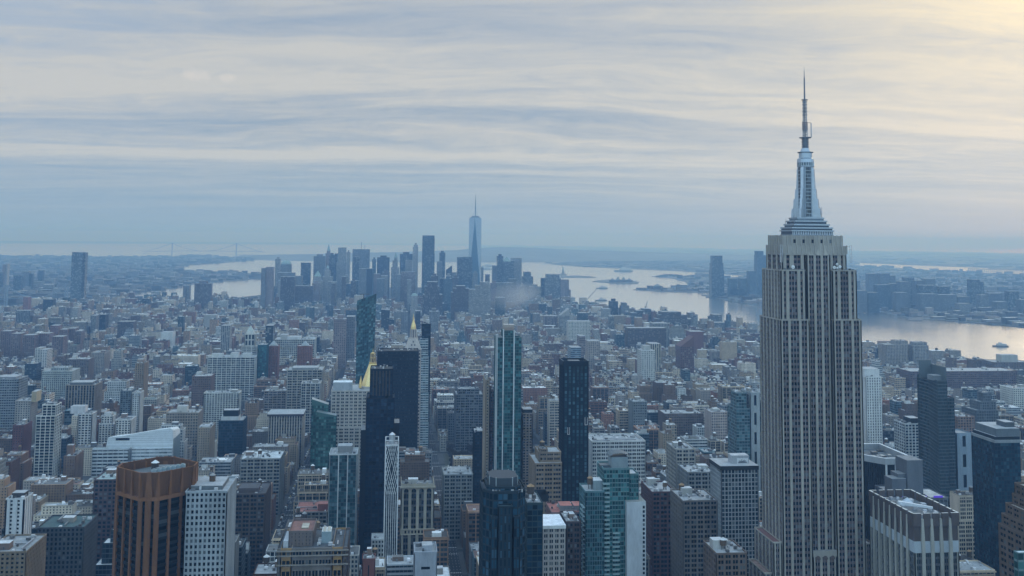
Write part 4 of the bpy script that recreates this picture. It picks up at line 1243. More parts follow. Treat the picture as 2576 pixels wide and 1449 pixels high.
def bell_tower():
    U = 1490
    tx, tz = at_u(1040.5, 789, U + 12)
    b = Bld('campanile_tower', 'slender pale stone campanile with a gilded cupola, behind the wide black slab', 'tower', (tx, U + 12, 3.1))
    ST = (.48, .42, .38)
    cy_ = U + 12
    zs = at_u(1040, 880, U)[1]
    b.block(tx - 11.5, tx + 11.5, U, U + 24, 3, zs, [3, 3, 3], [3, 3, 3], 34, ST, ST, DGL, (.3, .3, .3), .8, True, pier=1.6, sh=.5)
    sq = lambda r: [(tx - r, cy_ - r), (tx + r, cy_ - r), (tx + r, cy_ + r), (tx - r, cy_ + r)]
    z1 = at_u(1040, 852, U + 6)[1]
    m = b.p('steep_roof')
    m.prism(sq(11.2), zs + .8, z1, FAC, ST, poly1=sq(6.4))
    for k, (fz, n) in enumerate(((.35, 2), (.65, 1))):
        for i in range(n):
            a = tx - (n - 1) * 2.2 + i * 4.4
            z = zs + (z1 - zs) * fz
            r = 11.2 - 4.8 * fz
            m.box(a - .8, a + .8, cy_ - r - .3, cy_ - r + 2, z, z + 2.4, FAC, (.2, .18, .18))
    z2 = at_u(1040, 828, U + 8)[1]
    l = b.p('belfry')
    l.cyl(tx, cy_, z1, z1 + 1.2, 6.6, 6.6, 8, FAC, ST, ph=pi / 8)
    l.cyl(tx, cy_, z1 + 1.2, z2 - 1, 2.6, 2.4, 8, PAINT, (.2, .18, .18))
    for i in range(8):
        t = i * pi / 4 + pi / 8
        l.bar((tx + 4.4 * cos(t), cy_ + 4.4 * sin(t), z1 + 1.2), (tx + 4.1 * cos(t), cy_ + 4.1 * sin(t), z2 - 1), 1.3, FAC, ST)
    l.cyl(tx, cy_, z2 - 1, z2, 5, 5, 8, FAC, ST, ph=pi / 8)
    c = b.p('cupola')
    z3 = at_u(1040, 806, U + 10)[1]
    prof = [(0, 3.7), (.25, 3.6), (.5, 2.9), (.75, 1.8), (1.0, 1.0)]
    for (a, ra), (d, rb) in zip(prof, prof[1:]):
        c.cyl(tx, cy_, z2 + (z3 - z2) * a, z2 + (z3 - z2) * d, ra, rb, 12, GOLD, (.80, .61, .27))
    c.cyl(tx, cy_, z3, z3 + 4, 1.0, .9, 8, GOLD, (.8, .58, .24))
    c.cyl(tx, cy_, z3 + 4, tz, .6, .1, 8, GOLD, (.8, .6, .26))
    b.finish()
    keep(tx - 12, tx + 12, U, U + 24, 880)
    land((tx, U, 160), 'the campanile')


bell_tower()


def slant_glass():
    # tall blue glass tower, wider at the top, with a sloping roof
    U = 1640
    xa, za = at_u(898, 758, U)
    xb, zb = at_u(946.5, 741, U)
    b = Bld('slant_topped_glass_tower', 'tall dark teal glass tower with a slanted top left of the gilded pyramid', 'apartment tower', ((xa + xb) / 2, U + 14, 3.1))
    W_ = xb - xa
    g = (.022, .075, .092, .25)
    m = b.p('wall')
    n, nf = 9, 64
    bot = (xa + W_ * .04, xb - W_ * .12)
    dep = 26

    def P(s, t, e=0.0):
        x = (bot[0] + (bot[1] - bot[0]) * s) * (1 - t) + (xa + W_ * s) * t
        zt = za + (zb - za) * s
        return (x, U - e, 3 + (zt - 3) * t)
    for i in range(n):
        for f in range(nf):
            a0, a1, t0, t1 = i / n, (i + 1) / n, (f + .16) / nf, (f + 1) / nf
            gc = g if 2 <= i < 6 else (.05, .115, .13, .4)
            b.wl.append(([P(a0, t0), P(a1, t0), P(a1, t1), P(a0, t1)], (i + .5, f + .5), gc, (0, -1)))
    for f in range(nf):
        t0, t1 = f / nf, (f + .16) / nf
        m.face([P(0, t0, .12), P(1, t0, .12), P(1, t1, .12), P(0, t1, .12)], FAC, (.07, .13, .15))
    for i in range(n + 1):
        s = min(max(i / n, .002), .998)
        m.face([P(s - .006, 0, .2), P(s + .006, 0, .2), P(s + .006, 1, .2), P(s - .006, 1, .2)], FAC, (.10, .17, .19))
    # other three sides and the sloping roof
    A, B_ = (bot[0], bot[1]), (xa, xb)
    m.face([(A[1], U, 3), (A[1], U + dep, 3), (B_[1], U + dep, zb), (B_[1], U, zb)], GLASS, g, [(0, 0), (8, 0), (8, nf), (0, nf)])
    m.face([(A[0], U + dep, 3), (A[0], U, 3), (B_[0], U, za), (B_[0], U + dep, za)], GLASS, g, [(0, 0), (8, 0), (8, nf), (0, nf)])
    m.face([(A[1], U + dep, 3), (A[0], U + dep, 3), (B_[0], U + dep, za), (B_[1], U + dep, zb)], GLASS, g, [(0, 0), (9, 0), (9, nf), (0, nf)])
    b.p('roof').face([(B_[0], U, za - 1.2), (B_[1], U, zb - 1.2), (B_[1], U + dep, zb - 1.2), (B_[0], U + dep, za - 1.2)], ROOF, (.2, .22, .24))
    cxx, czz = at_u(915, 742, U + 10)
    b.p('window_cleaning_crane').bar((cxx, U + 10, za), (cxx, U + 10, czz + 1), 1.2, STEEL, (.1, .1, .1))
    b.p('window_cleaning_crane').bar((cxx - 6, U + 10, czz + 1), (cxx + 9, U + 10, czz + 1.5), 1.0, STEEL, (.1, .1, .1))
    b.finish()
    keep(xa, xb, U, U + dep, 945)
    land(((xa + xb) / 2, U, 170), 'the slant-topped glass tower')


slant_glass()


def needle():
    # teal glass tower with white piers, notched top and tan plant room
    U = 1120
    xs = [at_u(x, 900, U)[0] for x in (1250, 1266, 1270, 1290, 1295, 1312)]
    b = Bld('glass_needle_tower', 'slender teal glass tower with white piers and a jagged top in mid picture', 'apartment tower', ((xs[0] + xs[-1]) / 2, U + 14, 3.1))
    gc = (.022, .085, .09, .12)
    WHT = (.56, .58, .58)
    FR = (.12, .22, .22)
    zz = lambda y: at_u(1280, y, U)[1]
    zt = zz(833)
    # central bay, deeper blue; side bays
    kw = dict(rec=.35, pier=.25, mull=.16, sh=.16)
    b.block(xs[0], xs[5], U, U + 30, 3, zz(850), [1] * 9, [1] * 10, 66, FR, FR, gc, (.25, .25, .25), .5, True, **kw)
    b.block(xs[1], xs[4], U + .02, U + 26, zz(850) + .02, zt, [1] * 5, [1] * 8, 3, FR, FR, gc, (.25, .25, .25), .5, True, **kw)
    b.block(xs[4], xs[5] - 2, U + 2, U + 22, zz(850) + .6, zz(846), [1] * 3, [1] * 6, 1, FR, FR, gc, (.25, .25, .25), .5, True, **kw)
    p = b.p('pier')
    for x, w, z in ((xs[0], 1.4, zz(842)), (xs[1], 1.0, zt + 2), (xs[3] + 1.2, 1.2, zt + 1)):
        p.box(x - w / 2, x + w / 2, U - 1.4, U - .03, 3, z, FAC, WHT)
    p.box(xs[0] - 1.0, xs[0] - .02, U - 1.4, U + 5, 3, zz(842), FAC, WHT)
    t = b.p('plant_room')
    t.box(xs[1] + 1, xs[3] + 2, U + 5, U + 18, zt + .6, zz(818), FAC, (.44, .38, .33), ROOF, (.4, .36, .33))
    t.box(xs[2], xs[3], U + 3, U + 4.9, zt + .6, zz(824), FAC, (.40, .30, .24))
    for k, (x, y0_, y1_) in enumerate(((1279, 818, 800), (1252, 833, 822), (1298, 833, 815))):
        a = at_u(x, y0_, U + 8)
        c = at_u(x, y1_, U + 8)
        b.p('mast#%d' % k).bar((a[0], U + 8, a[1]), (c[0], U + 8, c[1]), .7, STEEL, (.25, .25, .26))
    b.finish()
    keep(xs[0], xs[-1], U, U + 30, 1185)
    land(((xs[0] + xs[-1]) / 2, U, 150), 'the teal glass needle tower')


needle()


def loggia_tower():
    U = 1000
    xa, za = at_u(1417, 908, U)
    xb, _ = at_u(1481, 908, U)
    b = Bld('black_loggia_tower', 'black concrete apartment tower with a notched rooftop frame and pale loggias', 'apartment tower', ((xa + xb) / 2, U + 12, 3.1))
    bk = (.012, .03, .048)
    b.block(xa, xb, U, U + 25, 3, za - 5, [1, 1, 1, 1, 1, 1], [1, 1, 1, 1], 58, bk, (.014, .034, .05), (.030, .075, .095, .12), (.10, .10, .11), 0, False, rec=.8, pier=1.6, mull=.3, sh=.2)
    p = b.p('parapet')
    for q in ((xa, xb, U, U + .6), (xa, xb, U + 24.4, U + 25), (xa, xa + .6, U + .6, U + 24.4), (xb - .6, xb, U + .6, U + 24.4)):
        p.box(*q, za - 5, za, FAC, bk, FAC, (.30, .32, .33))
    b.p('roof').face([(xa + .6, U + .6, za - 4.5), (xb - .6, U + .6, za - 4.5), (xb - .6, U + 24.4, za - 4.5), (xa + .6, U + 24.4, za - 4.5)], ROOF, (.2, .2, .2))
    b.p('bulkhead').box(xa + 7, xb - 7, U + 8, U + 18, za - 4.45, za - .8, FAC, (.25, .26, .27))
    for k, (x0_, x1_, y0_, y1_) in enumerate(((1427.5, 1433, 1075, 1092), (1471, 1478, 1050, 1068))):
        a, zz0 = at_u(x0_, y1_, U)
        c, zz1 = at_u(x1_, y0_, U)
        l = b.p('loggia#%d' % k)
        l.box(a, a + .4, U - .4, U - .03, zz0, zz1, FAC, (.62, .62, .62))
        l.box(c - .4, c, U - .4, U - .03, zz0, zz1, FAC, (.62, .62, .62))
        l.box(a, c, U - .4, U - .03, zz0 - .5, zz0 - .01, FAC, (.62, .62, .62))
        l.box(a + .4, c - .4, U - .2, U - .03, zz0, zz1, PAINT, (.01, .012, .016))
    b.finish()
    keep(xa, xb, U, U + 25, 1250)
    land(((xa + xb) / 2, U, 130), 'the black loggia tower')


loggia_tower()


def faceted_tower():
    U = 545
    xa, xb = at_u(1217, 1240, U)[0], at_u(1326, 1240, U)[0]
    cx = (xa + xb) / 2
    zz = lambda y, u=U: at_u(1270, y, u)[1]
    b = Bld('faceted_glass_tower', 'dark blue faceted glass tower with an octagonal crown at the bottom centre', 'hotel tower', (cx, U + 16, 3.1))
    g = (.014, .045, .072, .15)
    fr = (.05, .085, .11)
    hw = (xb - xa) / 2

    def octo(r, d, c=.42):
        k = c
        return [(cx - r * (1 - k), U + 16 - d), (cx + r * (1 - k), U + 16 - d), (cx + r, U + 16 - d * (1 - k)), (cx + r, U + 16 + d * (1 - k)), (cx + r * (1 - k), U + 16 + d), (cx - r * (1 - k), U + 16 + d), (cx - r, U + 16 + d * (1 - k)), (cx - r, U + 16 - d * (1 - k))]
    z1 = zz(1242)
    b.poly(octo(hw, 16), 3, z1, [[1] * 5, [1] * 3], 48, fr, fr, g, (.12, .13, .14), 1.3, True, rec=.25, pier=.35, mull=.15, sh=.2)
    z2 = zz(1228, U + 4)
    b.poly(octo(hw * .8, 13), z1 + .02, z2, [[1] * 4, [1] * 2], 2, fr, fr, g, (.12, .13, .14), 1.0, True, rec=.25, pier=.35, sh=.2)
    z3 = zz(1203, U + 6)
    c = b.p('crown')
    o1 = octo(hw * .66, 10)
    c.prism(o1, z2 + .02, z3, PAINT, (.035, .048, .06), PAINT, (.03, .04, .05))
    for i, (x, y) in enumerate(o1):
        c.bar((x, y, z2), (x, y, z3 + .3), .5, STEEL, (.35, .4, .43))
    # projecting bay on the face
    bx, by = at_u(1254, 1250, U - 5)[0], at_u(1290, 1250, U - 5)[0]
    zb_ = zz(1262, U - 5)
    b.block(bx, by, U - 5, U - .05, 3, zb_ - 3, [1] * 3, [1], 42, (.035, .07, .095), (.03, .06, .08), g, (.10, .16, .18), .8, True, rec=.3, pier=1.2, sh=.2)
    for k, (p0, p1) in enumerate(((1236, 1252), (1292, 1308))):
        a, d = at_u(p0, 1305, U - 3)[0], at_u(p1, 1305, U - 3)[0]
        b.block(a, d, U - 3, U - .06, 3, zz(1305, U - 3), [1, 1], [1], 34, fr, fr, g, (.40, .42, .42), 1.0, True, rec=.25, pier=.4, sh=.2)
    rr = random.Random(8)
    for k in range(8):
        a = rr.uniform(-hw * .7, hw * .7)
        b.p('air_unit#%d' % k).box(cx + a, cx + a + 1.4, U + 2.5, U + 3.6, z1 + .03, z1 + 1.3, PAINT, (.5, .5, .5))
    b.finish()
    keep(xa, xb, U - 6, U + 33, 1449)
    land((cx, U, 110), 'the faceted glass tower')


faceted_tower()


def teal_condo():
    U = 790
    f = lambda x, u=U: at_u(x, 1250, u)[0]
    zz = lambda y, u=U, x=1560: at_u(x, y, u)[1]
    b = Bld('teal_glass_condominium', 'teal glass apartment building in stepped wings with a blank white slab on its right', 'apartment building', (f(1545), U + 16, 3.1))
    fr, g = (.17, .29, .30), (.03, .11, .115, .15)
    kw = dict(rec=.3, pier=.3, mull=.18, sh=.22, scol=None)
    kw.pop('scol')
    # left wing, main slab, right upper wing
    b.block(f(1470), f(1518), U - 4, U + 22, 3, zz(1238, U - 4), [1] * 8, [1] * 8, 38, (.15, .27, .29), (.13, .22, .25), (.022, .075, .085, .15), (.3, .32, .33), 1.2, True, **kw)
    b.block(f(1518.5), f(1584), U, U + 26, 3, zz(1182), [1] * 9, [1] * 8, 43, fr, (.20, .33, .34), g, (.2, .2, .2), 1.4, True, **kw)
    b.block(f(1584.5), f(1610), U + 4, U + 24, 3, zz(1196, U + 4), [1] * 4, [1] * 7, 42, fr, (.20, .33, .34), g, (.5, .5, .5), 1.2, True, **kw)
    xs0, xs1 = f(1577, U - 6), f(1625, U - 6)
    zs = zz(1262, U - 6, 1600)
    w = b.p('white_wall')
    w.box(xs0, xs1 - 3.2, U - 6, U - .3, 3, zs, FAC, (.50, .52, .54), ROOF, (.25, .27, .26))
    b.p('white_wall').box(xs1 - 3.19, xs1, U - 5.6, U + 14, 3, zs, FAC, (.50, .52, .54), ROOF, (.25, .27, .26))
    nf = 36
    for k in range(nf):
        z = 6 + (zs - 8) * k / nf
        b.wl.append(([(xs1 - 2.4, U - 5.64, z), (xs1 - .8, U - 5.64, z), (xs1 - .8, U - 5.64, z + 2.0), (xs1 - 2.4, U - 5.64, z + 2.0)], (k + .5, .5), DGL, (0, -1)))
    # balconies
    nb = 0
    fh = (zz(1182) - 3) / 43
    for col, w_, e, z_top in ((f(1518.5), 4.2, 2.6, 41), (f(1543), 4.4, 2.0, 30)):
        for k in range(4, z_top):
            z = 3 + k * fh
            q = b.p('balcony#%d' % nb)
            nb += 1
            q.box(col - .8, col + w_, U - 4.02 - e + 4, U - .06, z - .25, z, FAC, (.42, .52, .52), bot=True)
            q.box(col - .8, col + w_, U - 4.02 - e + 4, U - 3.92 - e + 4, z + .002, z + 1.05, PAINT, (.26, .37, .38))
            q.box(col - .8, col - .7, U - 3.92 - e + 4, U - .06, z + .002, z + 1.05, PAINT, (.26, .37, .38))
    for k in range(4, 36):
        z = 3 + k * fh
        q = b.p('balcony#%d' % nb)
        nb += 1
        q.box(f(1470) - 1.9, f(1470) - .05, U - 3.8, U + 8, z - .25, z, FAC, (.36, .46, .48), bot=True)
        q.box(f(1470) - 1.9, f(1470) - 1.8, U - 3.8, U + 8, z + .002, z + 1.0, PAINT, (.26, .40, .42))
    # penthouse plant with a curved hood
    a, c = f(1538, U + 6), f(1580, U + 6)
    zp = zz(1150, U + 6)
    m = b.p('plant_room')
    m.box(a, c, U + 6, U + 18, zz(1182) + .02, zp, FAC, (.28, .33, .35), ROOF, (.3, .3, .3))
    n = 8
    for i in range(n):
        t0, t1 = pi * i / n, pi * (i + 1) / n
        rx, cxm = (c - a) / 2 + 1.5, (a + c) / 2
        p0, p1 = (cxm - rx * cos(t0), zp + 3.2 * sin(t0)), (cxm - rx * cos(t1), zp + 3.2 * sin(t1))
        m.face([(p0[0], U + 5, p0[1]), (p1[0], U + 5, p1[1]), (p1[0], U + 19, p1[1]), (p0[0], U + 19, p0[1])][::-1], PAINT, (.10, .12, .13))
    m.box(a - 8, a - 1, U + 8, U + 16, zz(1182) + .02, zz(1170, U + 8), FAC, (.14, .18, .2), ROOF, (.2, .2, .2))
    rr = random.Random(2)
    b.tank(f(1487, U + 4), U + 8, zz(1238, U - 4), rr, 2.2)
    b.p('bulkhead').box(f(1494, U + 2), f(1517, U + 2), U + 4, U + 16, zz(1238, U - 4), zz(1208, U + 4), FAC, (.3, .36, .38), ROOF, (.55, .55, .55))
    b.finish()
    keep(f(1465), xs1, U - 7, U + 27, 1449)
    land((f(1545), U, 90), 'the teal glass condominium')


teal_condo()


def lattice_tower():
    U = 920
    xa, zt = at_u(970.5, 1120, U)
    xb, _ = at_u(1002, 1120, U)
    b = Bld('lattice_faced_tower', 'very slim tower with a white lattice of crossing ribs over dark glass', 'apartment tower', ((xa + xb) / 2, U + 9, 3.1))
    nf = 44
    b.block(xa, xb, U, U + 17, 3, zt, [1] * 6, [1] * 8, nf, (.06, .07, .08), (.10, .11, .12), (.02, .03, .035, .6), (.3, .3, .3), .3, True, rec=.3, pier=.3, mull=.2, sh=.3)
    m = b.p('lattice')
    WL = (.66, .67, .68)
    e = U - .55
    z0, zs = 3.0, zt - 26
    n = 7
    W_ = xb - xa
    xs = [xa + W_ * i / (n - 1) for i in range(n)]

    def bar(p, q, w=.5):
        m.bar((p[0], e, p[1]), (q[0], e, q[1]), w, FAC, WL)
    for i, x in enumerate(xs):
        edge = i in (0, n - 1)
        bar((x, z0), (x, zt if edge else zs - 16), .8 if edge else .5)
    # ribs bend into crossing curves and then into diamonds
    h = 9.2
    for i in range(1, n - 1):
        for sg in (-1, 1):
            pts = []
            for k in range(60):
                t = k / 59
                z = zs - 16 + (zt - zs + 16) * t
                x = xs[i] + sg * W_ / (n - 1) * ((t * 5.2) ** 1.25 if t * 5.2 < 1 else 1 + (t * 5.2 - 1) * 1.15)
                while x < xa or x > xb:
                    x = 2 * xa - x if x < xa else 2 * xb - x
                pts.append((x, z))
            for p, q in zip(pts, pts[1:]):
                bar(p, q, .42)
    bar((xa, zt), (xb, zt), .8)
    for yy in (U - .3, U + 17.3):
        for x in (xa - .3, xb + .3):
            m.bar((x, yy, 3), (x, yy, zt + 4), .6, FAC, WL)
    for p, q in (((xa, U), (xb, U)), ((xb, U), (xb, U + 17)), ((xa, U), (xa, U + 17)), ((xa, U + 17), (xb, U + 17))):
        m.bar((*p, zt + 4), (*q, zt + 4), .6, FAC, WL)
    # the west side carries plain ribs
    for k in range(8):
        for x in (xa - .35, xb + .35):
            yy = U + 17 * k / 7
            m.bar((x, yy, 3), (x, yy, zt), .42, FAC, WL)
    t = b.p('water_tank')
    t.cyl((xa + xb) / 2, U + 8, zt, zt + 7.5, 2.6, 2.6, 14, STEEL, (.5, .52, .54))
    t.cyl((xa + xb) / 2, U + 8, zt + 7.5, zt + 9.5, 2.8, .3, 14, STEEL, (.55, .57, .6))
    b.finish()
    keep(xa, xb, U, U + 17, 1425)
    land(((xa + xb) / 2, U, 90), 'the white lattice tower')


lattice_tower()


def arched_loft():
    U = 955
    xa, zt = at_u(1009, 1218, U)
    xb, _ = at_u(1093, 1218, U)
    b = Bld('arched_loft_building', 'beige loft building with four great arched bays under a balustrade', 'loft building', ((xa + xb) / 2, U + 14, 3.1))
    ST = (.42, .375, .30)
    W_ = xb - xa
    b.block(xa, xb, U, U + 30, 3, zt - 3.5, [2, 2, 2, 2], [2, 2, 2, 2], 17, ST, (.17, .17, .17), DGL, (.22, .23, .23), 0, True, rec=.9, pier=2.6, mull=.3, sh=.3)
    m = b.p('wall')
    fl = (zt - 6.5) / 17
    bayw = (W_ - 5 * 2.6) / 4
    for k in range(4):
        a = xa + 2.6 + k * (bayw + 2.6)
        n = 10
        zc = zt - 3.5 - bayw * .5 - .6
        arc = [(a + bayw / 2 - bayw / 2 * cos(pi * i / n), zc + bayw / 2 * sin(pi * i / n)) for i in range(n + 1)]
        for (x0_, z0_), (x1_, z1_) in zip(arc, arc[1:]):
            m.face([(x0_, U - .04, z0_), (x1_, U - .04, z1_), (x1_, U - .04, zt - 3.5), (x0_, U - .04, zt - 3.5)], FAC, ST)
    zb = zt - 3.5 - 6.6 * fl
    for z in (zb, zb - 4.6):
        b.p('cornice').box(xa - .5, xb + .5, U - .8, U - .05, z, z + .8, FAC, shade(ST, 1.1), bot=True)
    m.box(xa, xb, U - .3, U - .06, zb - 3.8, zb, FAC, ST)
    for k in range(8):
        a = xa + 3 + k * (W_ - 6) / 8 + .8
        b.wl.append(([(a, U - .34, zb - 3.2), (a + 1.5, U - .34, zb - 3.2), (a + 1.5, U - .34, zb - .8), (a, U - .34, zb - .8)], (k + .5, .5), DGL, (0, -1)))
    c = b.p('cornice')
    c.box(xa - 1, xb + 1, U - 1.2, U - .02, zt - 3.4, zt - 2.2, FAC, shade(ST, 1.1), bot=True)
    q = b.p('parapet')
    q.box(xa, xb, U + .02, U + .5, zt - 3.4, zt, FAC, shade(ST, 1.1))
    for k in range(6):
        a = xa + k * (W_ - 1.6) / 5
        q.box(a, a + 1.6, U - .3, U + .01, zt - 2.2, zt + .8, FAC, shade(ST, 1.12))
    q.box(xb - .5, xb, U + .51, U + 30, zt - 3.4, zt, FAC, shade(ST, 1.05))
    q.box(xa, xa + .5, U + .51, U + 30, zt - 3.4, zt, FAC, shade(ST, 1.05))
    b.clutter(xa + 2, xb - 2, U + 4, U + 28, zt - 3.5, random.Random(4), 9, 0)
    b.finish()
    keep(xa, xb, U, U + 30, 1350)
    land(((xa + xb) / 2, U, 60), 'the arched beige loft')


arched_loft()


def ochre_block():
    U = 735
    f = lambda x, u=U: at_u(x, 1395, u)[0]
    zz = lambda y, u=U, x=780: at_u(x, y, u)[1]
    b = Bld('ochre_brick_building', 'grey and ochre brick building with a set-back upper block and cornices at the bottom', 'building', (f(787), U + 25, 3.1))
    GR, OC = (.27, .235, .21), (.42, .26, .12)
    x0_, x1_ = f(697), f(874)
    zt = zz(1383)
    kw = dict(rec=.5, pier=1.0, mull=.5, sh=.45)
    xs = [x0_, f(706), f(733), f(836), f(862), x1_]
    for i, (col, g) in enumerate(((GR, [1]), (OC, [2]), (GR, [4, 2, 2, 4]), (OC, [2]), ((.22, .17, .15), [2]))):
        b.block(xs[i] + (.01 if i else 0), xs[i + 1], U + (0 if i != 2 else .5), U + 48, 3, zt, g, [2] * 8, 15, col, col, DGL, (.13, .14, .15), 1.2, True, **kw)
    c = b.p('cornice')
    for y in (1383, 1395, 1418):
        z = zz(y)
        c.box(x0_ - .6, x1_ + .6, U - .9, U - .02, z - 1.0, z - .2, FAC, (.34, .30, .26), bot=True)
    # upper block
    xa, xb = f(725, U + 8), f(787, U + 8)
    zu = zz(1340, U + 8)
    b.block(xa, xb, U + 8, U + 40, zt + .02, zu, [1] * 6, [1] * 7, 4, (.25, .20, .18), (.25, .20, .18), DGL, (.30, .15, .12), 1.4, True, rec=.4, pier=2.0, sh=.5)
    b.p('penthouse').box(f(757, U + 20), f(775, U + 20), U + 18, U + 30, zu + .02, zz(1325, U + 20), FAC, (.42, .36, .27), ROOF, (.4, .36, .3))
    b.p('penthouse#2').box(f(735, U + 14), f(752, U + 14), U + 12, U + 20, zu + .02, zz(1334, U + 14), FAC, (.26, .13, .11), ROOF, (.6, .6, .6))
    # cooling plant on the right wing
    t = b.p('cooling_plant')
    a, d = f(808, U + 14), f(832, U + 14)
    z = zz(1338, U + 14)
    t.box(a, d, U + 14, U + 26, zt + .03, z, PAINT, (.25, .32, .35), ROOF, (.5, .5, .48))
    for k in range(5):
        for s in (.27, .73):
            t.cyl(a + (d - a) * s, U + 15.5 + k * 2.3, z, z + .5, 1.0, 1.0, 10, STEEL, (.6, .58, .5))
    b.clutter(f(792, U + 8), f(862, U + 8), U + 4, U + 44, zt, random.Random(9), 8, 0, False)
    b.p('white_side').box(f(712, U + 6), xa - .05, U + 6, U + 30, zt + .02, zt + 4.5, FAC, (.5, .52, .55))
    b.finish()
    keep(x0_, x1_, U - 1, U + 48, 1449)
    land(((x0_ + x1_) / 2, U, 55), 'the grey and ochre building')


ochre_block()


def twin_slant():
    U = 1225
    f = lambda x, u=U: at_u(x, 1050, u)[0]
    b = Bld('twin_slant_glass_building', 'green glass building in two slices with sloping tops beside the gilded pyramid block', 'apartment building', (f(815), U + 15, 3.1))
    g, fr = (.03, .095, .085, .35), (.07, .15, .14)
    for k, (p0, p1, ya, yb, du) in enumerate(((784, 826, 1004, 1020, 14), (796, 846, 1036, 1048, 0))):
        xa, za = at_u(p0, ya, U + du)
        xb, zb = at_u(p1, yb, U + du)
        dep = 14 - .05
        b.block(xa, xb, U + du, U + du + dep, 3, zb, [1] * 8, [1] * 5, 32, fr, fr, g, (.2, .2, .2), 0, False, rec=.25, pier=.3, mull=.16, sh=.2)
        m = b.p('sloping_top#%d' % k)
        P = [(xa, U + du), (xb, U + du), (xb, U + du + dep), (xa, U + du + dep)]
        m.prism(P, zb + .02, [za, zb + 1, zb + 1, za], PAINT, (.045, .11, .10), STEEL, (.40, .44, .44))
    b.finish()
    keep(f(783), f(848), U, U + 28, 1195)
    land((f(815), U, 90), 'the green twin-slice building')


twin_slant()


def clock_tower():
    U = 2150
    tx, tz = at_u(631, 818, U + 14)
    zz = lambda y, u=U: at_u(630, y, u)[1]
    b = Bld('white_lantern_tower', 'white stone tower with a colonnaded lantern and pyramid cap behind the white slab', 'tower', (tx, U + 14, 3.1))
    ST = (.50, .49, .46)
    cy_ = U + 14
    b.block(tx - 15, tx + 15, U, U + 28, 3, zz(872), [3, 3, 3], [3, 3, 3], 26, ST, ST, DGL, (.4, .4, .4), 1, True, pier=1.6, sh=.5)
    sq = lambda r: [(tx - r, cy_ - r), (tx + r, cy_ - r), (tx + r, cy_ + r), (tx - r, cy_ + r)]
    b.block(tx - 10.5, tx + 10.5, cy_ - 10.5, cy_ + 10.5, zz(872) + .02, zz(842), [1, 1, 1], [1, 1, 1], 2, ST, ST, DGL, (.4, .4, .4), 1, True, pier=2.2, sh=.2, rec=1.2)
    m = b.p('cap')
    m.prism(sq(8), zz(842) + .1, zz(834), FAC, ST, poly1=sq(6))
    m.prism(sq(6), zz(834), zz(822), FAC, (.46, .5, .48), poly1=sq(1.2))
    m.cyl(tx, cy_, zz(822), tz, 1.2, .3, 8, FAC, ST)
    b.finish()
    keep(tx - 15, tx + 15, U, U + 28, 890)
    land((tx, U, 130), 'the white lantern tower')


clock_tower()


def curved_roof():
    U = 1385
    f = lambda x, u=U: at_u(x, 1130, u)[0]
    zz = lambda y, x, u=U: at_u(x, y, u)[1]
    b = Bld('curved_metal_college', 'bulky building clad in silvery metal whose roof sweeps up to the right', 'college building', (f(340), U + 30, 3.1))
    m = b.p('cladding')
    prof = [(268, 1118), (272, 1100), (310, 1096), (350, 1089), (390, 1082), (428, 1077), (434, 1082), (436, 1105)]
    pts = [(at_u(x, y, U + 6)) for x, y in prof]
    SV = (.60, .64, .67)
    D = 46
    for (x0_, z0_), (x1_, z1_) in zip(pts, pts[1:]):
        m.face([(x0_, U + 6, z0_), (x1_, U + 6, z1_), (x1_, U + 6 + D, z1_ - 6), (x0_, U + 6 + D, z0_ - 6)], PAINT, (.70, .74, .77))
    base = pts[0][1] - 1
    for k in range(10):
        # clapboard courses on the front
        za, zb = 3 + (base - 3) * k / 10, 3 + (base - 3) * (k + 1) / 10
        m.face([(pts[0][0], U + 6 - .5, za), (pts[-1][0], U + 6 - .5, za), (pts[-1][0], U + 6, zb), (pts[0][0], U + 6, zb)], PAINT, shade(SV, .8 if k % 2 else .95))
    fr = [(x, z) for x, z in pts]
    m.face([(pts[0][0], U + 6, base)] + [(x, U + 6, z) for x, z in fr[1:-1]] + [(pts[-1][0], U + 6, base)], PAINT, shade(SV, 1.05))
    for k in range(1, 9):
        zl = base + k * 2.6
        xs_ = [x for x, z in fr[1:-1] if z > zl + 1]
        if xs_:
            m.box(xs_[0], xs_[-1] + 4, U + 5.9, U + 5.98, zl, zl + .35, PAINT, (.34, .38, .42))
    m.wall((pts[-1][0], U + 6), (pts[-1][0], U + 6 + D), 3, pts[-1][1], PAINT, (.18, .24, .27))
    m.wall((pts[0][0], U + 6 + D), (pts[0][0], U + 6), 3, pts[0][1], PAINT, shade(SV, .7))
    m.wall((pts[-1][0], U + 6 + D), (pts[0][0], U + 6 + D), 3, base - 6, PAINT, SV)
    # low wing with window bands
    xa, xb = f(234), f(326)
    zt = zz(1130, 270)
    b.block(xa, xb, U - 4, U + 5.4, 3, zt, [1] * 7, [1] * 3, 11, SV, SV, DGL, (.35, .4, .42), 1.2, True, rec=.5, pier=.5, sh=.55)
    xc, xd = f(332), f(434)
    b.block(xc, xd, U - 2, U + 5.4, 3, zz(1128, 380), [1] * 9, [1] * 3, 11, SV, SV, (.10, .13, .15, .4), (.5, .54, .57), .8, True, rec=.3, pier=.3, sh=.6)
    n0 = zz(1102, 300, U + 5)
    b.wl.append(([(f(290, U + 5.9), U + 5.9, n0 - 3), (f(325, U + 5.9), U + 5.9, n0 - 3), (f(325, U + 5.9), U + 5.9, n0), (f(290, U + 5.9), U + 5.9, n0)], (.5, .5), DGL, (0, -1)))
    b.finish()
    keep(f(232), f(440), U - 5, U + 6 + D, 1185)
    land((f(340), U, 60), 'the curved metal roof')


curved_roof()


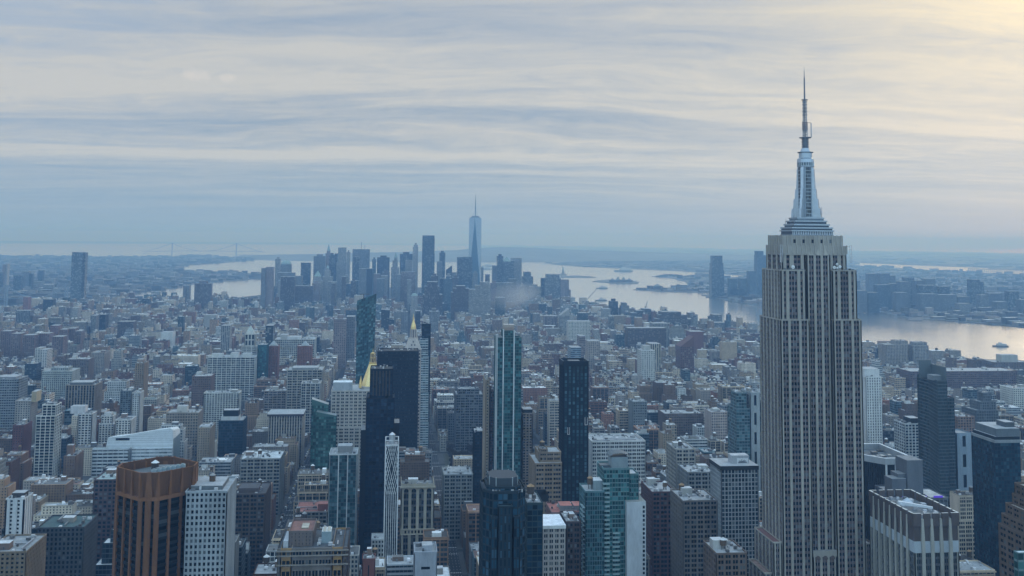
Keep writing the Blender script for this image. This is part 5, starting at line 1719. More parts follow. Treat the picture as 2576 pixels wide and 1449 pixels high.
def white_pier_block():
    U = 640
    f = lambda x, y=1300, u=U: at_u(x, y, u)[0]
    xa, zt = at_u(2297, 1292, U)
    xb = at_u(2412, 1292, U)[0]
    b = Bld('white_pier_building', 'brown brick and glass tower with flaring white piers and open rooftop plant, lower right', 'apartment tower', ((xa + xb) / 2, U + 30, 3.1))
    D = 62
    zb = at_u(2350, 1362, U)[1]
    PR, BRK, PAN = (.44, .42, .37), (.19, .15, .14), (.50, .54, .58)
    nN, nE = 5, 8
    kw = dict(rec=.8, pier=1.3, mull=.22, sh=.34)
    b.block(xa + .4, xb - .4, U, U + D, 3, zb - 7, [3] * nN, [3] * nE, 30, PR, (.20, .21, .22), (.03, .045, .055, .7), (.2, .2, .2), 0, False, **kw)
    b.p('glass_band').box(xa + .5, xb - .5, U + .3, U + D - .3, zb - 6.98, zb, PAINT, (.44, .49, .53))
    w = b.p('crown')
    w.box(xa + .6, xb - .6, U + .8, U + D - .8, zb + .02, zt - 5, FAC, BRK, ROOF, (.20, .21, .22))
    # parapet walls above the roof, as separate panels with white copings
    pm = b.p('parapet')
    zr = zt - 6
    wN = (xb - xa) / nN
    wE = D / nE
    for k in range(nN):
        for yy in (U + .2, U + D - .9):
            pm.box(xa + k * wN + (0 if k == 0 else .9), xa + (k + 1) * wN - (0 if k == nN - 1 else .9), yy - .5, yy + .8, zt - 8, zt, FAC, BRK, FAC, (.72, .70, .66))
    for k in range(nE):
        for xx in (xa + .02, xb - .57):
            pm.box(xx - .4, xx + .95, U + k * wE + .8, U + (k + 1) * wE - .8, zt - 8, zt, FAC, BRK, FAC, (.72, .70, .66))
    # piers: wide below, tapering into the crown
    for k in range(nN + 1):
        x = xa + k * wN
        if 0 < k < nN:
            for yy, s in ((U, -1), (U + D, 1)):
                q = b.p('pier#n%d%d' % (k, s))
                q.prism([(x - 1.05, yy), (x + 1.05, yy), (x + 1.05, yy + .1), (x - 1.05, yy + .1)] if s > 0 else [(x - 1.05, yy - 1.0), (x + 1.05, yy - 1.0), (x + 1.05, yy - .03), (x - 1.05, yy - .03)], 3, zb - 2, FAC, PR)
                if s < 0:
                    q.prism([(x - 1.05, yy - 1.0), (x + 1.05, yy - 1.0), (x + 1.05, yy + .75), (x - 1.05, yy + .75)], zb - 2, zt - 3.5, FAC, PR, poly1=[(x - .75, yy - .2), (x + .75, yy - .2), (x + .75, yy + .75), (x - .75, yy + .75)])
    for k in range(1, nE):
        y = U + k * wE
        for xx, s in ((xa, -1), (xb, 1)):
            q = b.p('pier#e%d%d' % (k, s))
            o = (xx - .9, xx - .03) if s < 0 else (xx + .03, xx + .9)
            q.box(o[0], o[1], y - .9, y + .9, 3, zb - 2, FAC, PR)
            q.prism([(o[0], y - .9), (o[1], y - .9), (o[1], y + .9), (o[0], y + .9)], zb - 2, zt - 2.5, FAC, PR, poly1=[(o[0] + (.5 if s < 0 else 0), y - .8), (o[1] - (0 if s < 0 else .5), y - .8), (o[1] - (0 if s < 0 else .5), y + .8), (o[0] + (.5 if s < 0 else 0), y + .8)])
    # white duct, tent and plant on the roof
    d = b.p('duct')
    cx, cyc = (xa + xb) / 2, U + D / 2
    d.cyl(cx - 7, cyc + 2, zt - 4.9, zt - .6, 1.9, 1.7, 14, PAINT, (.66, .70, .74))
    for s in range(14):
        a0 = s / 14
        d.bar((cx - 7 + 15 * a0, cyc + 2 - 14 * a0, zt - 1.6), (cx - 7 + 15 * (a0 + 1 / 14), cyc + 2 - 14 * (a0 + 1 / 14), zt - 1.6 - .05), 2.0 - .06 * s, PAINT, (.66, .70, .74))
    t = b.p('roof_tent')
    t.cyl(cx + 3, cyc + 12, zt - 4.98, zt - .8, 6, .2, 4, PAINT, (.55, .6, .66), ph=.5)
    rr = random.Random(6)
    for k in range(26):
        x, y = rr.uniform(xa + 2.5, xb - 4), rr.uniform(U + 3, U + D - 6)
        g_ = rr.choice([.2, .35, .55, .6])
        b.p('air_unit#%d' % k).box(x, x + rr.uniform(1, 3), y, y + rr.uniform(1, 3.5), zt - 4.98, zt - 4.98 + rr.uniform(1, 2.6), PAINT, (g_, g_, g_ * 1.05))
    b.finish()
    keep(xa - 1, xb + 1, U - 1, U + D, 1449)
    land(((xa + xb) / 2, U, 90), 'the white-piered tower')


white_pier_block()


def angled_tower():
    # dark banded tower with an angled east face and a raised screen on top
    U = 1010
    f = lambda x, u=U: at_u(x, 1050, u)[0]
    zt = at_u(2370, 960, U)[1]
    xl, xm, xr, xq = f(2310, U + 56), f(2360), f(2385), f(2406)
    b = Bld('dark_banded_tower', 'tall dark tower with pale horizontal bands, an angled side and a raised roof screen', 'office tower', ((xl + xr) / 2, U + 20, 3.1))
    poly = [(xm, U), (xr, U), (xr, U + 40), (xl, U + 56), (xl, U + 34)]
    bc, g = (.13, .165, .18), (.010, .030, .040, .1)
    kw = dict(rec=.35, pier=.35, mull=.12, sh=.3)
    zz = at_u(2345, 947, U)[1]
    b.poly(poly, 3, zt, [[1] * 8, [1] * 12, [1] * 20, [1] * 8, [1] * 16], 52, bc, (.17, .20, .21), g, (.12, .13, .14), 1.0, True, **kw)
    xs = f(2387)
    b.block(xr + .05, xq, U + 3, U + 36, 3, at_u(2395, 1003, U + 3)[1], [1] * 5, [1] * 9, 47, bc, (.17, .20, .21), g, (.2, .21, .22), 1.0, True, **kw)
    zs = at_u(2360, 924, U)[1]
    m = b.p('roof_screen')
    a, c = f(2334, U + 14), xr - .3
    m.box(c - .8, c, U + .4, U + 30, zt + .02, zs, PAINT, (.10, .125, .135))
    m.box(a, c - .81, U + 29.2, U + 30, zt + .02, zs + 4, PAINT, (.10, .125, .135), PAINT, (.4, .42, .43))
    b.p('plant_room').box(f(2350, U + 8), f(2376, U + 8), U + 8, U + 20, zt + .02, zt + 5, FAC, (.24, .26, .27), ROOF, (.3, .3, .3))
    b.finish()
    keep(xl, xq, U, U + 56, 1220)
    land(((xl + xr) / 2, U, 120), 'the angled dark tower')


angled_tower()


def rim_block():
    # dark ribbed block with a white roof rim, right of the spire skyscraper
    U = 820
    f = lambda x, y=1160, u=U: at_u(x, y, u)[0]
    zt = at_u(2270, 1152, U)[1]
    xa, xb = f(2226), f(2299)
    xw = f(2150, 1163, U + 20)
    b = Bld('white_rimmed_office_block', 'black ribbed office block with a thick white roof rim, right of the spire skyscraper', 'office block', ((xw + xb) / 2, U + 25, 3.1))
    dk = (.045, .055, .065)
    poly = [(xa, U), (xb, U), (xb, U + 60), (xw, U + 60), (xw, U + 22)]
    b.poly(poly, 3, zt - 5, [[1] * 4, [1] * 20, [1] * 20, [1] * 14, [1] * 16], 34, dk, (.04, .05, .06), (.02, .028, .034, .2), (.17, .18, .19), 0, False, rec=.5, pier=.7, sh=.12)
    m = b.p('roof_rim')
    k = .94
    cx_, cy_ = sum(p[0] for p in poly) / 5, sum(p[1] for p in poly) / 5
    o = [(cx_ + (x - cx_) * 1.03, cy_ + (y - cy_) * 1.03) for x, y in poly]
    i_ = [(cx_ + (x - cx_) * .93, cy_ + (y - cy_) * .93) for x, y in poly]
    for q in range(5):
        r = (q + 1) % 5
        m.face([(*o[q], zt - 5), (*o[r], zt - 5), (*o[r], zt), (*o[q], zt)], FAC, (.40, .42, .44))
        m.face([(*o[q], zt), (*o[r], zt), (*i_[r], zt), (*i_[q], zt)], FAC, (.66, .67, .68))
        m.face([(*i_[r], zt - 4.5), (*i_[q], zt - 4.5), (*i_[q], zt), (*i_[r], zt)], FAC, (.34, .35, .36))
    b.p('roof').face([(*p, zt - 4.5) for p in o], ROOF, (.16, .17, .18))
    for k, x in enumerate((xa + .2, xa + 8.2)):
        b.p('white_pier#%d' % k).box(x, x + 1.5, U - .6, U - .03, 3, zt - 5.05, FAC, (.55, .57, .59))
    rr = random.Random(14)
    for k in range(12):
        x, y = rr.uniform(xa - 10, xb - 6), rr.uniform(U + 12, U + 50)
        g_ = rr.choice([.06, .1, .3, .4])
        b.p('air_unit#%d' % k).box(x, x + rr.uniform(1.5, 5), y, y + rr.uniform(1.5, 5), zt - 4.45, zt - 4.45 + rr.uniform(1, 3), PAINT, (g_, g_, g_))
    b.finish()
    keep(xw, xb, U, U + 60, 1240)
    land(((xa + xb) / 2, U, 90), 'the white-rimmed black block')
    # grey stepped hotel with violet strip lights on its terrace
    U2 = 752
    h = lambda x, y=1200, u=U2: at_u(x, y, u)[0]
    z2 = at_u(2280, 1212, U2)[1]
    b = Bld('grey_stepped_hotel', 'grey windowless stepped block with violet terrace lights, behind the white-piered tower', 'hotel', (h(2310), U2 + 15, 3.1))
    G = (.17, .19, .22)
    b.block(h(2252), h(2330), U2, U2 + 34, 3, at_u(2280, 1250, U2)[1], [2] * 9, [2] * 7, 26, G, G, DGL, (.3, .3, .31), 1, True, rec=.5, pier=1.6, sh=.5)
    zc = at_u(2280, 1250, U2)[1]
    for k, (p0, p1, y, du, dd) in enumerate(((2292, 2332, 1158, 6, 18), (2250, 2286, 1204, 4, 12), (2272, 2296, 1192, 8, 12))):
        b.p('bulkhead#%d' % k).box(h(p0), h(p1), U2 + du, U2 + du + dd, zc + .02, at_u(2290, y, U2 + du)[1], FAC, (.20, .22, .25), ROOF, (.24, .25, .26))
    x0_, x1_ = h(2256), h(2376)
    zl = at_u(2300, 1246, U2 - 6)[1]
    b.block(h(2332), h(2378), U2 - 4, U2 + 24, 3, zl - 3, [2] * 4, [2] * 6, 24, (.2, .22, .24), G, DGL, (.42, .42, .42), .6, True, rec=.5, pier=1.4, sh=.5)
    for k in range(3):
        a = x0_ + (x1_ - x0_) * (k + .1) / 3
        b.p('strip_light#%d' % k).box(a, a + 7, U2 - 4.6, U2 - 4.1, zl - 2.4, zl - 1.0, 'violet_light', (.3, .2, 1))
    b.p('terrace').box(x0_, x1_, U2 - 4.05, U2 - .02, zl - 4.2, zl - 3.01, FAC, (.2, .21, .24), bot=True)
    b.finish()
    keep(h(2250), h(2380), U2 - 5, U2 + 36, 1260)
    land((h(2300), U2, 95), 'the grey stepped hotel')


N_, b_ = newmat('violet_light')
inp(b_, 'Base Color').default_value = (.1, .05, .4, 1)
inp(b_, 'Emission Color').default_value = (.16, .06, 1.0, 1)
inp(b_, 'Emission Strength').default_value = .3
rim_block()


def stepped_tan():
    U = 560
    f = lambda x, y=1380, u=U: at_u(x, y, u)[0]
    b = Bld('stepped_tan_building', 'tan brick building climbing in ziggurat steps at the right edge', 'building', (f(2590), U + 20, 3.1))
    BRK = (.22, .155, .115)
    x1_ = f(2700)
    prev = 3.0
    for k, (x, y, du) in enumerate(((2512, 1372, 0), (2520, 1342, 2), (2530, 1310, 5), (2546, 1280, 9), (2552, 1248, 12))):
        z = at_u(x, y, U + du)[1]
        xa = f(x, y, U + 40)
        n = max(3, int((x1_ - xa) / 5))
        b.block(xa, x1_, U + du, U + 40 - .03 * k, prev, z, [2] * n, [2] * 5, max(2, round((z - prev) / 3.6)), BRK, BRK, DGL, (.4, .37, .33), 1.2, True, rec=.4, pier=2.0, sh=.5)
        prev = z + .02
    # glazed sunroom on the lower terrace
    xa = f(2560, 1400, U - 4)
    z = at_u(2560, 1392, U - 4)[1]
    b.block(xa, xa + 14, U - 4, U - .05, 3, z, [1] * 4, [1], 30, (.16, .26, .27), (.2, .3, .3), (.05, .13, .13, .4), (.6, .6, .6), .4, True, rec=.2, pier=.3, sh=.25)
    b.finish()
    keep(f(2510), x1_, U - 5, U + 40, 1449)
    land((f(2560), U, 100), 'the ziggurat-stepped tan building')


stepped_tan()


def hotel_sign():
    # the white sign box on the grey-gridded hotel: a skyline emblem over two short lines of lettering
    U = 858
    xa, z1 = at_u(1841, 1146, U)
    xb, z0 = at_u(1884, 1180, U)
    b = Bld('rooftop_sign', 'pale rooftop sign box with a small dark skyline emblem on the grey-gridded hotel', 'sign', ((xa + xb) / 2, U + 5, z0))
    b.p('sign_box').box(xa, xb, U, U + 10, z0, z1, FAC, (.42, .43, .45), ROOF, (.4, .4, .41))
    x0_, x1_ = xa + (xb - xa) * .30, xb - (xb - xa) * .06
    za, zb = z0 + (z1 - z0) * .22, z0 + (z1 - z0) * .80
    b.p('panel').box(x0_, x1_, U - .25, U - .02, za, zb, PAINT, (.66, .67, .68))
    e = b.p('emblem')
    rr = random.Random(21)
    w = (x1_ - x0_)
    for k in range(14):
        a = x0_ + w * (.12 + .055 * k)
        hh = (zb - za) * (.10 + .2 * abs(sin(k * 1.7)) + (.16 if k in (5, 9) else 0))
        e.box(a, a + w * .045, U - .32, U - .27, za + (zb - za) * .45, za + (zb - za) * .45 + hh, PAINT, (.10, .11, .13))
    e.box(x0_ + w * .1, x0_ + w * .9, U - .32, U - .27, za + (zb - za) * .40, za + (zb - za) * .44, PAINT, (.10, .11, .13))
    for k in range(9):
        a = x0_ + w * (.16 + .08 * k)
        e.box(a, a + w * .05, U - .32, U - .27, za + (zb - za) * .22, za + (zb - za) * .33, PAINT, (.13, .14, .16))
    b.finish()


hotel_sign()
# ------------------------------------------------------------------ the far towers
Z1 = lambda x, y: (x * .2528, 553.7 + y * .2528)
Z2 = lambda x, y: (630.4 + x * .2528, 553.7 + y * .2528)
Z3 = lambda x, y: (1175.6 + x * .2528, 553.7 + y * .2528)
Z4 = lambda x, y: (1928.6 + x * .2528, 553.7 + y * .2528)
PALE, MID, DARK, BRNZ, ROSE, GLS = (.36, .35, .34), (.24, .25, .27), (.06, .075, .09), (.17, .13, .12), (.32, .25, .24), (.10, .15, .19)
WSTY = {'grid': (.55, .5, .1, 1), 'band': (.98, .45, .1, 1), 'fins': (.5, .96, .1, 1), 'glass': (.9, .86, .25, 1), 'none': (0, 0, 0, 1)}


def far(Z, name, label, x0, x1, y, U, col, sty='grid', dep=38, top=None, cat='tower', group='towers of the downtown skyline', steps=(), bay=4.5, fh=4.0):
    (xa_, ya), (xb_, _) = Z(x0, y), Z(x1, y)
    xa, z = at_u(xa_, ya, U)
    xb = at_u(xb_, ya, U)[0]
    m = MB()

    def blk(a, c, u0, u1, z0, z1):
        pl = [(a, u0), (c, u0), (c, u1), (a, u1)]
        for i in range(4):
            p, q = pl[i], pl[(i + 1) % 4]
            m.wall(p, q, z0, z1, FAC, col, max(2, round(hypot(q[0] - p[0], q[1] - p[1]) / bay)), max(1, round((z1 - z0) / fh)), WSTY[sty])
        m.face([(*p, z1) for p in pl], ROOF, (.3, .31, .32))
    blk(xa, xb, U, U + dep, 3, z)
    lo, hi, zt = xa, xb, z
    for s in steps:     # narrower upper stages: picture columns and top row
        (sa, sy), (sb, _) = Z(s[0], s[2]), Z(s[1], s[2])
        a, zz = at_u(sa, sy, U)
        c = at_u(sb, sy, U)[0]
        blk(a, c, U + 2, U + max(8, dep - 4), min(zt, zz) if zz < zt else zt, zz if zz > zt else zt)
        if zz > zt:
            lo, hi, zt = a, c, zz
    mx, my = (lo + hi) / 2, U + dep / 2
    w = (hi - lo) / 2
    if top == 'pyr':
        ay = at_u(*Z((x0 + x1) / 2, steps[-1][3] if steps and len(steps[-1]) > 3 else y - 40), U)[1]
        m.prism([(mx - w, my - w), (mx + w, my - w), (mx + w, my + w), (mx - w, my + w)], zt, ay, ROOF, (.24, .33, .33), poly1=[(mx - .8, my - .8), (mx + .8, my - .8), (mx + .8, my + .8), (mx - .8, my + .8)])
    elif top == 'dome':
        for k in range(5):
            t0, t1 = k * pi / 10, (k + 1) * pi / 10
            m.cyl(mx, my, zt + w * .8 * sin(t0), zt + w * .8 * sin(t1), w * cos(t0), w * cos(t1), 14, ROOF, (.25, .33, .34))
    elif top == 'mast':
        m.bar((mx, my, zt), (mx, my, zt + 38), 2.0, STEEL, (.2, .2, .22))
        m.bar((mx + w * .4, my, zt), (mx + w * .4, my, zt + 22), 1.5, STEEL, (.2, .2, .22))
    elif top == 'box':
        m.box(mx - w * .5, mx + w * .5, my - 8, my + 8, zt, zt + 9, FAC, shade(col, .9), ROOF, (.3, .3, .3))
    elif top == 'cut':
        m.prism([(lo, U), (hi, U), (hi, U + dep), (lo, U + dep)], zt, [zt + .1, zt + 22, zt + 22, zt + .1], FAC, col)
    o = m.build(name, None, ((xa + xb) / 2, U + dep / 2, 3))
    tag(o, label, cat, group)
    keep(xa, xb, U, U + dep)
    return o


O = 'office_tower'
rows = [
    (107, 150, 478, 4350, MID, 'grid', None, 'dark half of a twin slab at the left end of the downtown skyline'),
    (151, 228, 466, 4360, ROSE, 'grid', None, 'pinkish half of a twin slab at the left end of the downtown skyline'),
    (246, 294, 386, 5100, PALE, 'fins', 'box', 'slim pale tower standing against the harbour, second at the left end downtown'),
    (296, 404, 440, 4950, MID, 'grid', 'dome', 'round-shouldered dark tower next to the slim pale harbour tower'),
    (501, 598, 424, 5250, DARK, 'glass', None, 'dark tapering block standing alone against the bay'),
    (628, 744, 358, 5300, MID, 'fins', 'box', 'broad vertically striped tower left of the pointed stone spire tower'),
    (783, 836, 345, 5350, DARK, 'glass', 'box', 'dark blue slab just right of the pointed stone spire tower'),
    (837, 868, 332, 5380, DARK, 'glass', None, 'narrow dark slab left of the rippled silver tower'),
    (956, 990, 318, 5250, PALE, 'grid', 'box', 'slender pale tower right of the rippled silver tower'),
    (1015, 1187, 289, 5500, MID, 'fins', 'mast', 'very broad grey slab tower with two roof masts'),
    (1022, 1085, 366, 5050, DARK, 'glass', None, 'dark slab in front of the very broad grey slab tower'),
    (1080, 1152, 482, 4700, MID, 'grid', None, 'lower grey slab in front of the very broad slab tower'),
    (1154, 1214, 482, 4702, DARK, 'none', None, 'dark blank slab joined to the lower grey slab'),
    (1211, 1249, 389, 5300, GLS, 'grid', 'box', 'slim blue tower left of the square black tower'),
    (1259, 1384, 370, 5350, DARK, 'band', 'box', 'square black tower in the middle of the downtown skyline'),
    (1486, 1612, 336, 5450, DARK, 'glass', 'box', 'dark grey slab left of the tall slender stone tower'),
    (1540, 1610, 398, 5200, PALE, 'grid', None, 'pale block in front of the dark grey slab'),
    (1740, 1832, 332, 5050, GLS, 'band', None, 'banded glass block at the foot of the tall crowned glass tower'),
    (1881, 1938, 323, 5300, GLS, 'glass', 'box', 'narrow blue tower right of the tall crowned glass tower'),
    (1856, 1908, 412, 5000, MID, 'grid', None, 'grey block in front of the narrow blue tower'),
    (2058, 2118, 368, 5050, DARK, 'glass', None, 'dark left half of the glass block before the tallest downtown tower'),
    (2119, 2208, 366, 5060, GLS, 'glass', None, 'blue right half of the glass block before the tallest downtown tower'),
    (2292, 2318, 470, 5500, MID, 'grid', 'dome', 'small domed block right of the tallest downtown tower'),
    (1495, 1640, 516, 4500, ROSE, 'fins', None, 'wide rosy slab below the tall slender stone tower'),
    (1446, 1494, 542, 4480, MID, 'grid', None, 'grey slab left of the wide rosy slab'),
    (265, 440, 522, 4750, MID, 'grid', None, 'wide grey-brown block behind the flat brown slab'),
    (300, 440, 562, 4400, BRNZ, 'fins', None, 'flat brown slab low on the left of downtown'),
    (445, 512, 556, 4700, MID, 'grid', None, 'small grey block right of the flat brown slab'),
    (440, 620, 655, 4500, BRNZ, 'grid', None, 'low brown block in front of the small grey block'),
    (770, 856, 612, 4550, PALE, 'fins', None, 'white ribbed courthouse slab left of centre downtown'),
    (1225, 1290, 535, 4900, ROSE, 'grid', None, 'small rosy tower right of the dark blank slab'),
    (1300, 1365, 552, 4880, PALE, 'grid', None, 'pale square block under the square black tower'),
    (1600, 1664, 755, 3900, PALE, 'grid', 'dome', 'small pale round-topped block below the wide rosy slab'),
    (1947, 2005, 500, 4950, DARK, 'grid', 'cut', 'small dark block with a sloping top left of the tallest downtown tower'),
    (2005, 2050, 520, 4960, MID, 'grid', None, 'small grey block beside the sloping-topped dark block'),
    (1300, 1385, 890, 3300, DARK, 'band', None, 'dark square block in front of downtown, left of the campanile'),
    (1500, 1565, 915, 3250, MID, 'grid', 'box', 'grey slab left of the gilded cupola'),
    (1640, 1690, 905, 3300, DARK, 'grid', None, 'dark narrow slab right of the gilded cupola'),
    (1782, 1870, 910, 3200, MID, 'grid', 'box', 'grey slab with a pale cap further right of the gilded cupola'),
    (830, 950, 985, 2560, ROSE, 'grid', 'box', 'broad rosy apartment slab left of the slant-topped glass tower'),
    (955, 1040, 960, 2600, MID, 'grid', None, 'grey slab with a pink edge against the slant-topped glass tower'),
    (150, 225, 1050, 2350, GLS, 'glass', None, 'blue glass slab behind the teal glass slab'),
]
for r in rows:
    far(Z2, O, r[7], r[0], r[1], r[2], r[3], r[4], r[5], 40, r[6])
far(Z2, O, 'pointed stone spire tower, its cone roof ending in a needle', 746, 800, 330, 5550, ROSE, 'grid', 36, 'pyr', steps=[(758, 792, 305, 240)])
far(Z2, O, 'rippled silver tower stepping up from a wider base', 855, 950, 420, 5100, PALE, 'fins', 40, None, steps=[(872, 952, 272)])
far(Z2, O, 'ornate pale stone tower with a green pointed roof beside the dark grey slab', 1398, 1478, 470, 5200, PALE, 'fins', 40, 'pyr', steps=[(1412, 1466, 400), (1428, 1462, 372, 322)])
far(Z2, O, 'tall slender stone tower with a stepped crown', 1616, 1668, 268, 5150, PALE, 'grid', 36, 'box', steps=[(1624, 1664, 246)])
far(Z2, O, 'tall crowned glass tower, second highest of the downtown skyline', 1712, 1832, 178, 4650, GLS, 'fins', 50, None, steps=[(1713, 1831, 152)])
far(Z2, O, 'pale stone tower with a peaked gable left of centre downtown', 618, 716, 600, 4650, PALE, 'grid', 40, 'pyr', steps=[(630, 700, 560, 505)])
far(Z2, O, 'stone civic tower with a tiered cupola beside the peaked gable tower', 716, 812, 560, 4700, PALE, 'grid', 40, 'pyr', steps=[(735, 790, 500), (752, 778, 478, 450)])
far(Z2, O, 'massive stepped brown telephone building in front of downtown', 1716, 1910, 740, 4000, BRNZ, 'fins', 60, None, steps=[(1735, 1880, 660), (1760, 1862, 615)])
far(Z2, O, 'rounded brown massif right of the stepped brown telephone building', 2000, 2196, 720, 4050, BRNZ, 'grid', 60, None, steps=[(2020, 2180, 680), (2050, 2140, 655)])
far(Z2, O, 'white ziggurat building below the tallest downtown tower', 2180, 2392, 690, 3800, PALE, 'band', 50, None, steps=[(2240, 2388, 650), (2290, 2380, 618)])
rows3 = [
    (252, 300, 452, 5250, MID, 'grid', None, 'sloping-shouldered grey tower left of the green pyramid tower'),
    (300, 358, 357, 5150, DARK, 'glass', 'box', 'dark tower left of the green pyramid tower'),
    (434, 466, 405, 5250, GLS, 'glass', None, 'narrow glass slab between the green pyramid tower and the striped tower'),
    (438, 542, 377, 5300, PALE, 'band', None, 'horizontally striped pale tower right of the green pyramid tower'),
    (741, 806, 577, 4900, DARK, 'glass', None, 'dark glass block left of the chamfered riverside tower'),
    (930, 1012, 592, 4850, ROSE, 'grid', None, 'rosy riverside block right of the chamfered riverside tower'),
    (1012, 1030, 692, 4840, ROSE, 'grid', None, 'lowest step at the right end of the downtown skyline'),
    (620, 730, 662, 4600, MID, 'grid', 'box', 'grey block below the truncated pyramid tower'),
    (300, 460, 625, 4400, MID, 'fins', None, 'pale grey slab in front of the green pyramid tower'),
    (285, 372, 770, 3900, GLS, 'grid', None, 'blue-grey block behind the drifting steam'),
    (1426, 1500, 808, 3900, DARK, 'band', 'box', 'dark modern block standing at the riverside'),
    (1350, 1425, 882, 3800, PALE, 'grid', None, 'pale block left of the dark modern riverside block'),
    (1112, 1200, 925, 3450, GLS, 'grid', None, 'teal block left of the white window-gridded block'),
    (770, 900, 955, 3350, ROSE, 'fins', None, 'rosy ribbed block left of the tilted white block'),
    (926, 1016, 950, 3300, PALE, 'band', 'cut', 'tilted white banded block'),
    (1010, 1224, 1008, 3000, (.5, .49, .46), 'grid', None, 'white window-gridded long block in the far west side'),
    (1846, 2010, 1028, 2950, PALE, 'fins', None, 'pale round-cornered block near the river'),
    (1600, 1980, 1075, 2880, BRNZ, 'grid', None, 'long dark brown block below the pale round-cornered block'),
    (2220, 2350, 1110, 2700, (.26, .12, .11), 'none', None, 'red brick shed block near the river'),
    (2448, 2532, 940, 3500, PALE, 'glass', None, 'small framed pale block against the river'),
    (2424, 2560, 1020, 3350, MID, 'band', None, 'blue-grey block below the small framed pale block'),
    (1118, 1174, 1155, 2450, ROSE, 'band', None, 'pink striped slab on the far west side'),
    (1205, 1322, 1205, 2330, (.40, .34, .30), 'grid', None, 'broad tan slab right of the pink striped slab'),
    (1030, 1132, 1268, 2150, (.24, .32, .40), 'band', None, 'bright blue block among the far lofts'),
    (1820, 1926, 1232, 2200, (.46, .41, .33), 'fins', None, 'creamy ribbed slab on the far west side'),
    (1735, 1870, 1300, 2100, (.5, .5, .48), 'grid', 'box', 'white stepped block left of the creamy ribbed slab'),
    (2120, 2255, 1260, 2250, (.24, .13, .12), 'grid', 'cut', 'dark red church-like block near the spire skyscraper'),
]
for r in rows3:
    far(Z3, O, r[7], r[0], r[1], r[2], r[3], r[4], r[5], 40, r[6])
far(Z3, O, 'tower with a green glass pyramid roof in the riverside cluster', 357, 466, 428, 5200, MID, 'glass', 44, 'pyr', steps=[(360, 434, 412, 366)])
far(Z3, O, 'truncated pyramid tower with stepped shoulders in the riverside cluster', 552, 700, 640, 5100, MID, 'glass', 44, None, steps=[(552, 656, 560), (566, 634, 514)])
far(Z3, O, 'chamfered pale riverside tower, broadest of the riverside cluster', 776, 932, 578, 4860, PALE, 'glass', 50, None, steps=[(790, 918, 538)])
far(Z3, O, 'stepped grey block at the riverside, right of the dark modern block', 1535, 1640, 880, 3880, MID, 'grid', 40, None, steps=[(1535, 1612, 850), (1545, 1590, 822)])
far(Z3, O, 'dark terraced office massif near the river with a plant box', 1600, 1862, 960, 3650, (.16, .17, .18), 'band', 60, None, steps=[(1640, 1850, 925), (1690, 1840, 902), (1760, 1830, 884)])
far(Z3, O, 'long brown terraced massif stepping down towards the river', 1880, 2320, 1060, 3450, (.20, .17, .16), 'band', 60, None, steps=[(1890, 2260, 985), (1920, 2190, 945), (1940, 2130, 914)])
# across the river, behind the spire skyscraper
rows4 = [
    (878, 930, 602, 4900, MID, 'grid', 'grey slab nearest the spire skyscraper across the river'), (1016, 1106, 532, 5200, MID, 'grid', 'tall square slab across the river'), (1100, 1232, 645, 4650, GLS, 'grid', 'wide blue block across the river, in front of the tall square slab'),
    (1134, 1226, 530, 5250, MID, 'grid', 'broad tall slab across the river'), (1228, 1282, 552, 5300, MID, 'grid', 'narrow stepped slab right of the broad tall slab across the river'), (1232, 1330, 632, 4700, MID, 'grid', 'mid-height slab across the river below the broad tall slab'),
    (1384, 1468, 570, 4900, GLS, 'glass', 'round-topped dark slab across the river'), (1330, 1430, 612, 4650, MID, 'grid', 'pale slab left of the round-topped slab across the river'), (1486, 1566, 602, 4700, MID, 'grid', 'slab right of the round-topped slab across the river'),
    (1530, 1692, 648, 4600, GLS, 'glass', 'wide flat-topped glass block across the river'), (1576, 1680, 585, 5100, MID, 'grid', 'twin-topped slab behind the flat-topped glass block'), (1530, 1705, 735, 4450, MID, 'grid', 'low broad block on the far waterfront'),
    (1718, 1824, 660, 4700, DARK, 'glass', 'dark square slab with a roof box across the river'), (1704, 1892, 742, 4450, MID, 'grid', 'wide pale waterfront block across the river'), (2036, 2120, 592, 4800, GLS, 'glass', 'arched-top tower, tallest at the far right across the river'),
    (2121, 2162, 612, 4810, GLS, 'glass', 'shoulder slab of the arched-top tower'), (2126, 2206, 745, 4450, PALE, 'fins', 'pale ribbed waterfront slab across the river'), (2214, 2346, 728, 4600, MID, 'grid', 'broad grey slab right of the pale ribbed waterfront slab'),
    (2290, 2396, 812, 4350, MID, 'grid', 'low ribbed waterfront block across the river'), (2414, 2512, 708, 4500, GLS, 'glass', 'tall glass slab near the right edge across the river'), (2530, 2620, 792, 4350, MID, 'grid', 'slab cut by the right edge across the river'),
    (1905, 2020, 760, 4500, MID, 'grid', 'grey block left of the arched-top tower'), (1290, 1400, 720, 4450, MID, 'grid', 'low grey waterfront block across the river'), (1010, 1120, 720, 4450, GLS, 'grid', 'low blue waterfront block across the river'), (880, 1000, 700, 4450, MID, 'grid', 'waterfront block beside the spire skyscraper'),
    (1920, 2030, 830, 4300, PALE, 'grid', 'low pale waterfront block across the river'),
]
for r in rows4:
    far(Z4, 'waterfront_tower', r[6], r[0], r[1], r[2], r[3], shade(r[4], .72), r[5], 40, group='towers across the river')
Z5 = lambda x, y: (1686.7 + x * .09992, 621.9 + y * .09992)
far(Z5, 'waterfront_tower', 'tall tapering glass tower standing alone on the far shore', 1035, 1352, 580, 5600, GLS, 'glass', 50, None, group='towers across the river', steps=[(1045, 1335, 400), (1065, 1310, 212)])
far(Z5, 'waterfront_tower', 'tallest slab on the far shore, half behind the spire skyscraper', 2180, 2420, 200, 5650, GLS, 'grid', 50, None, group='towers across the river', steps=[(2184, 2345, 95)])
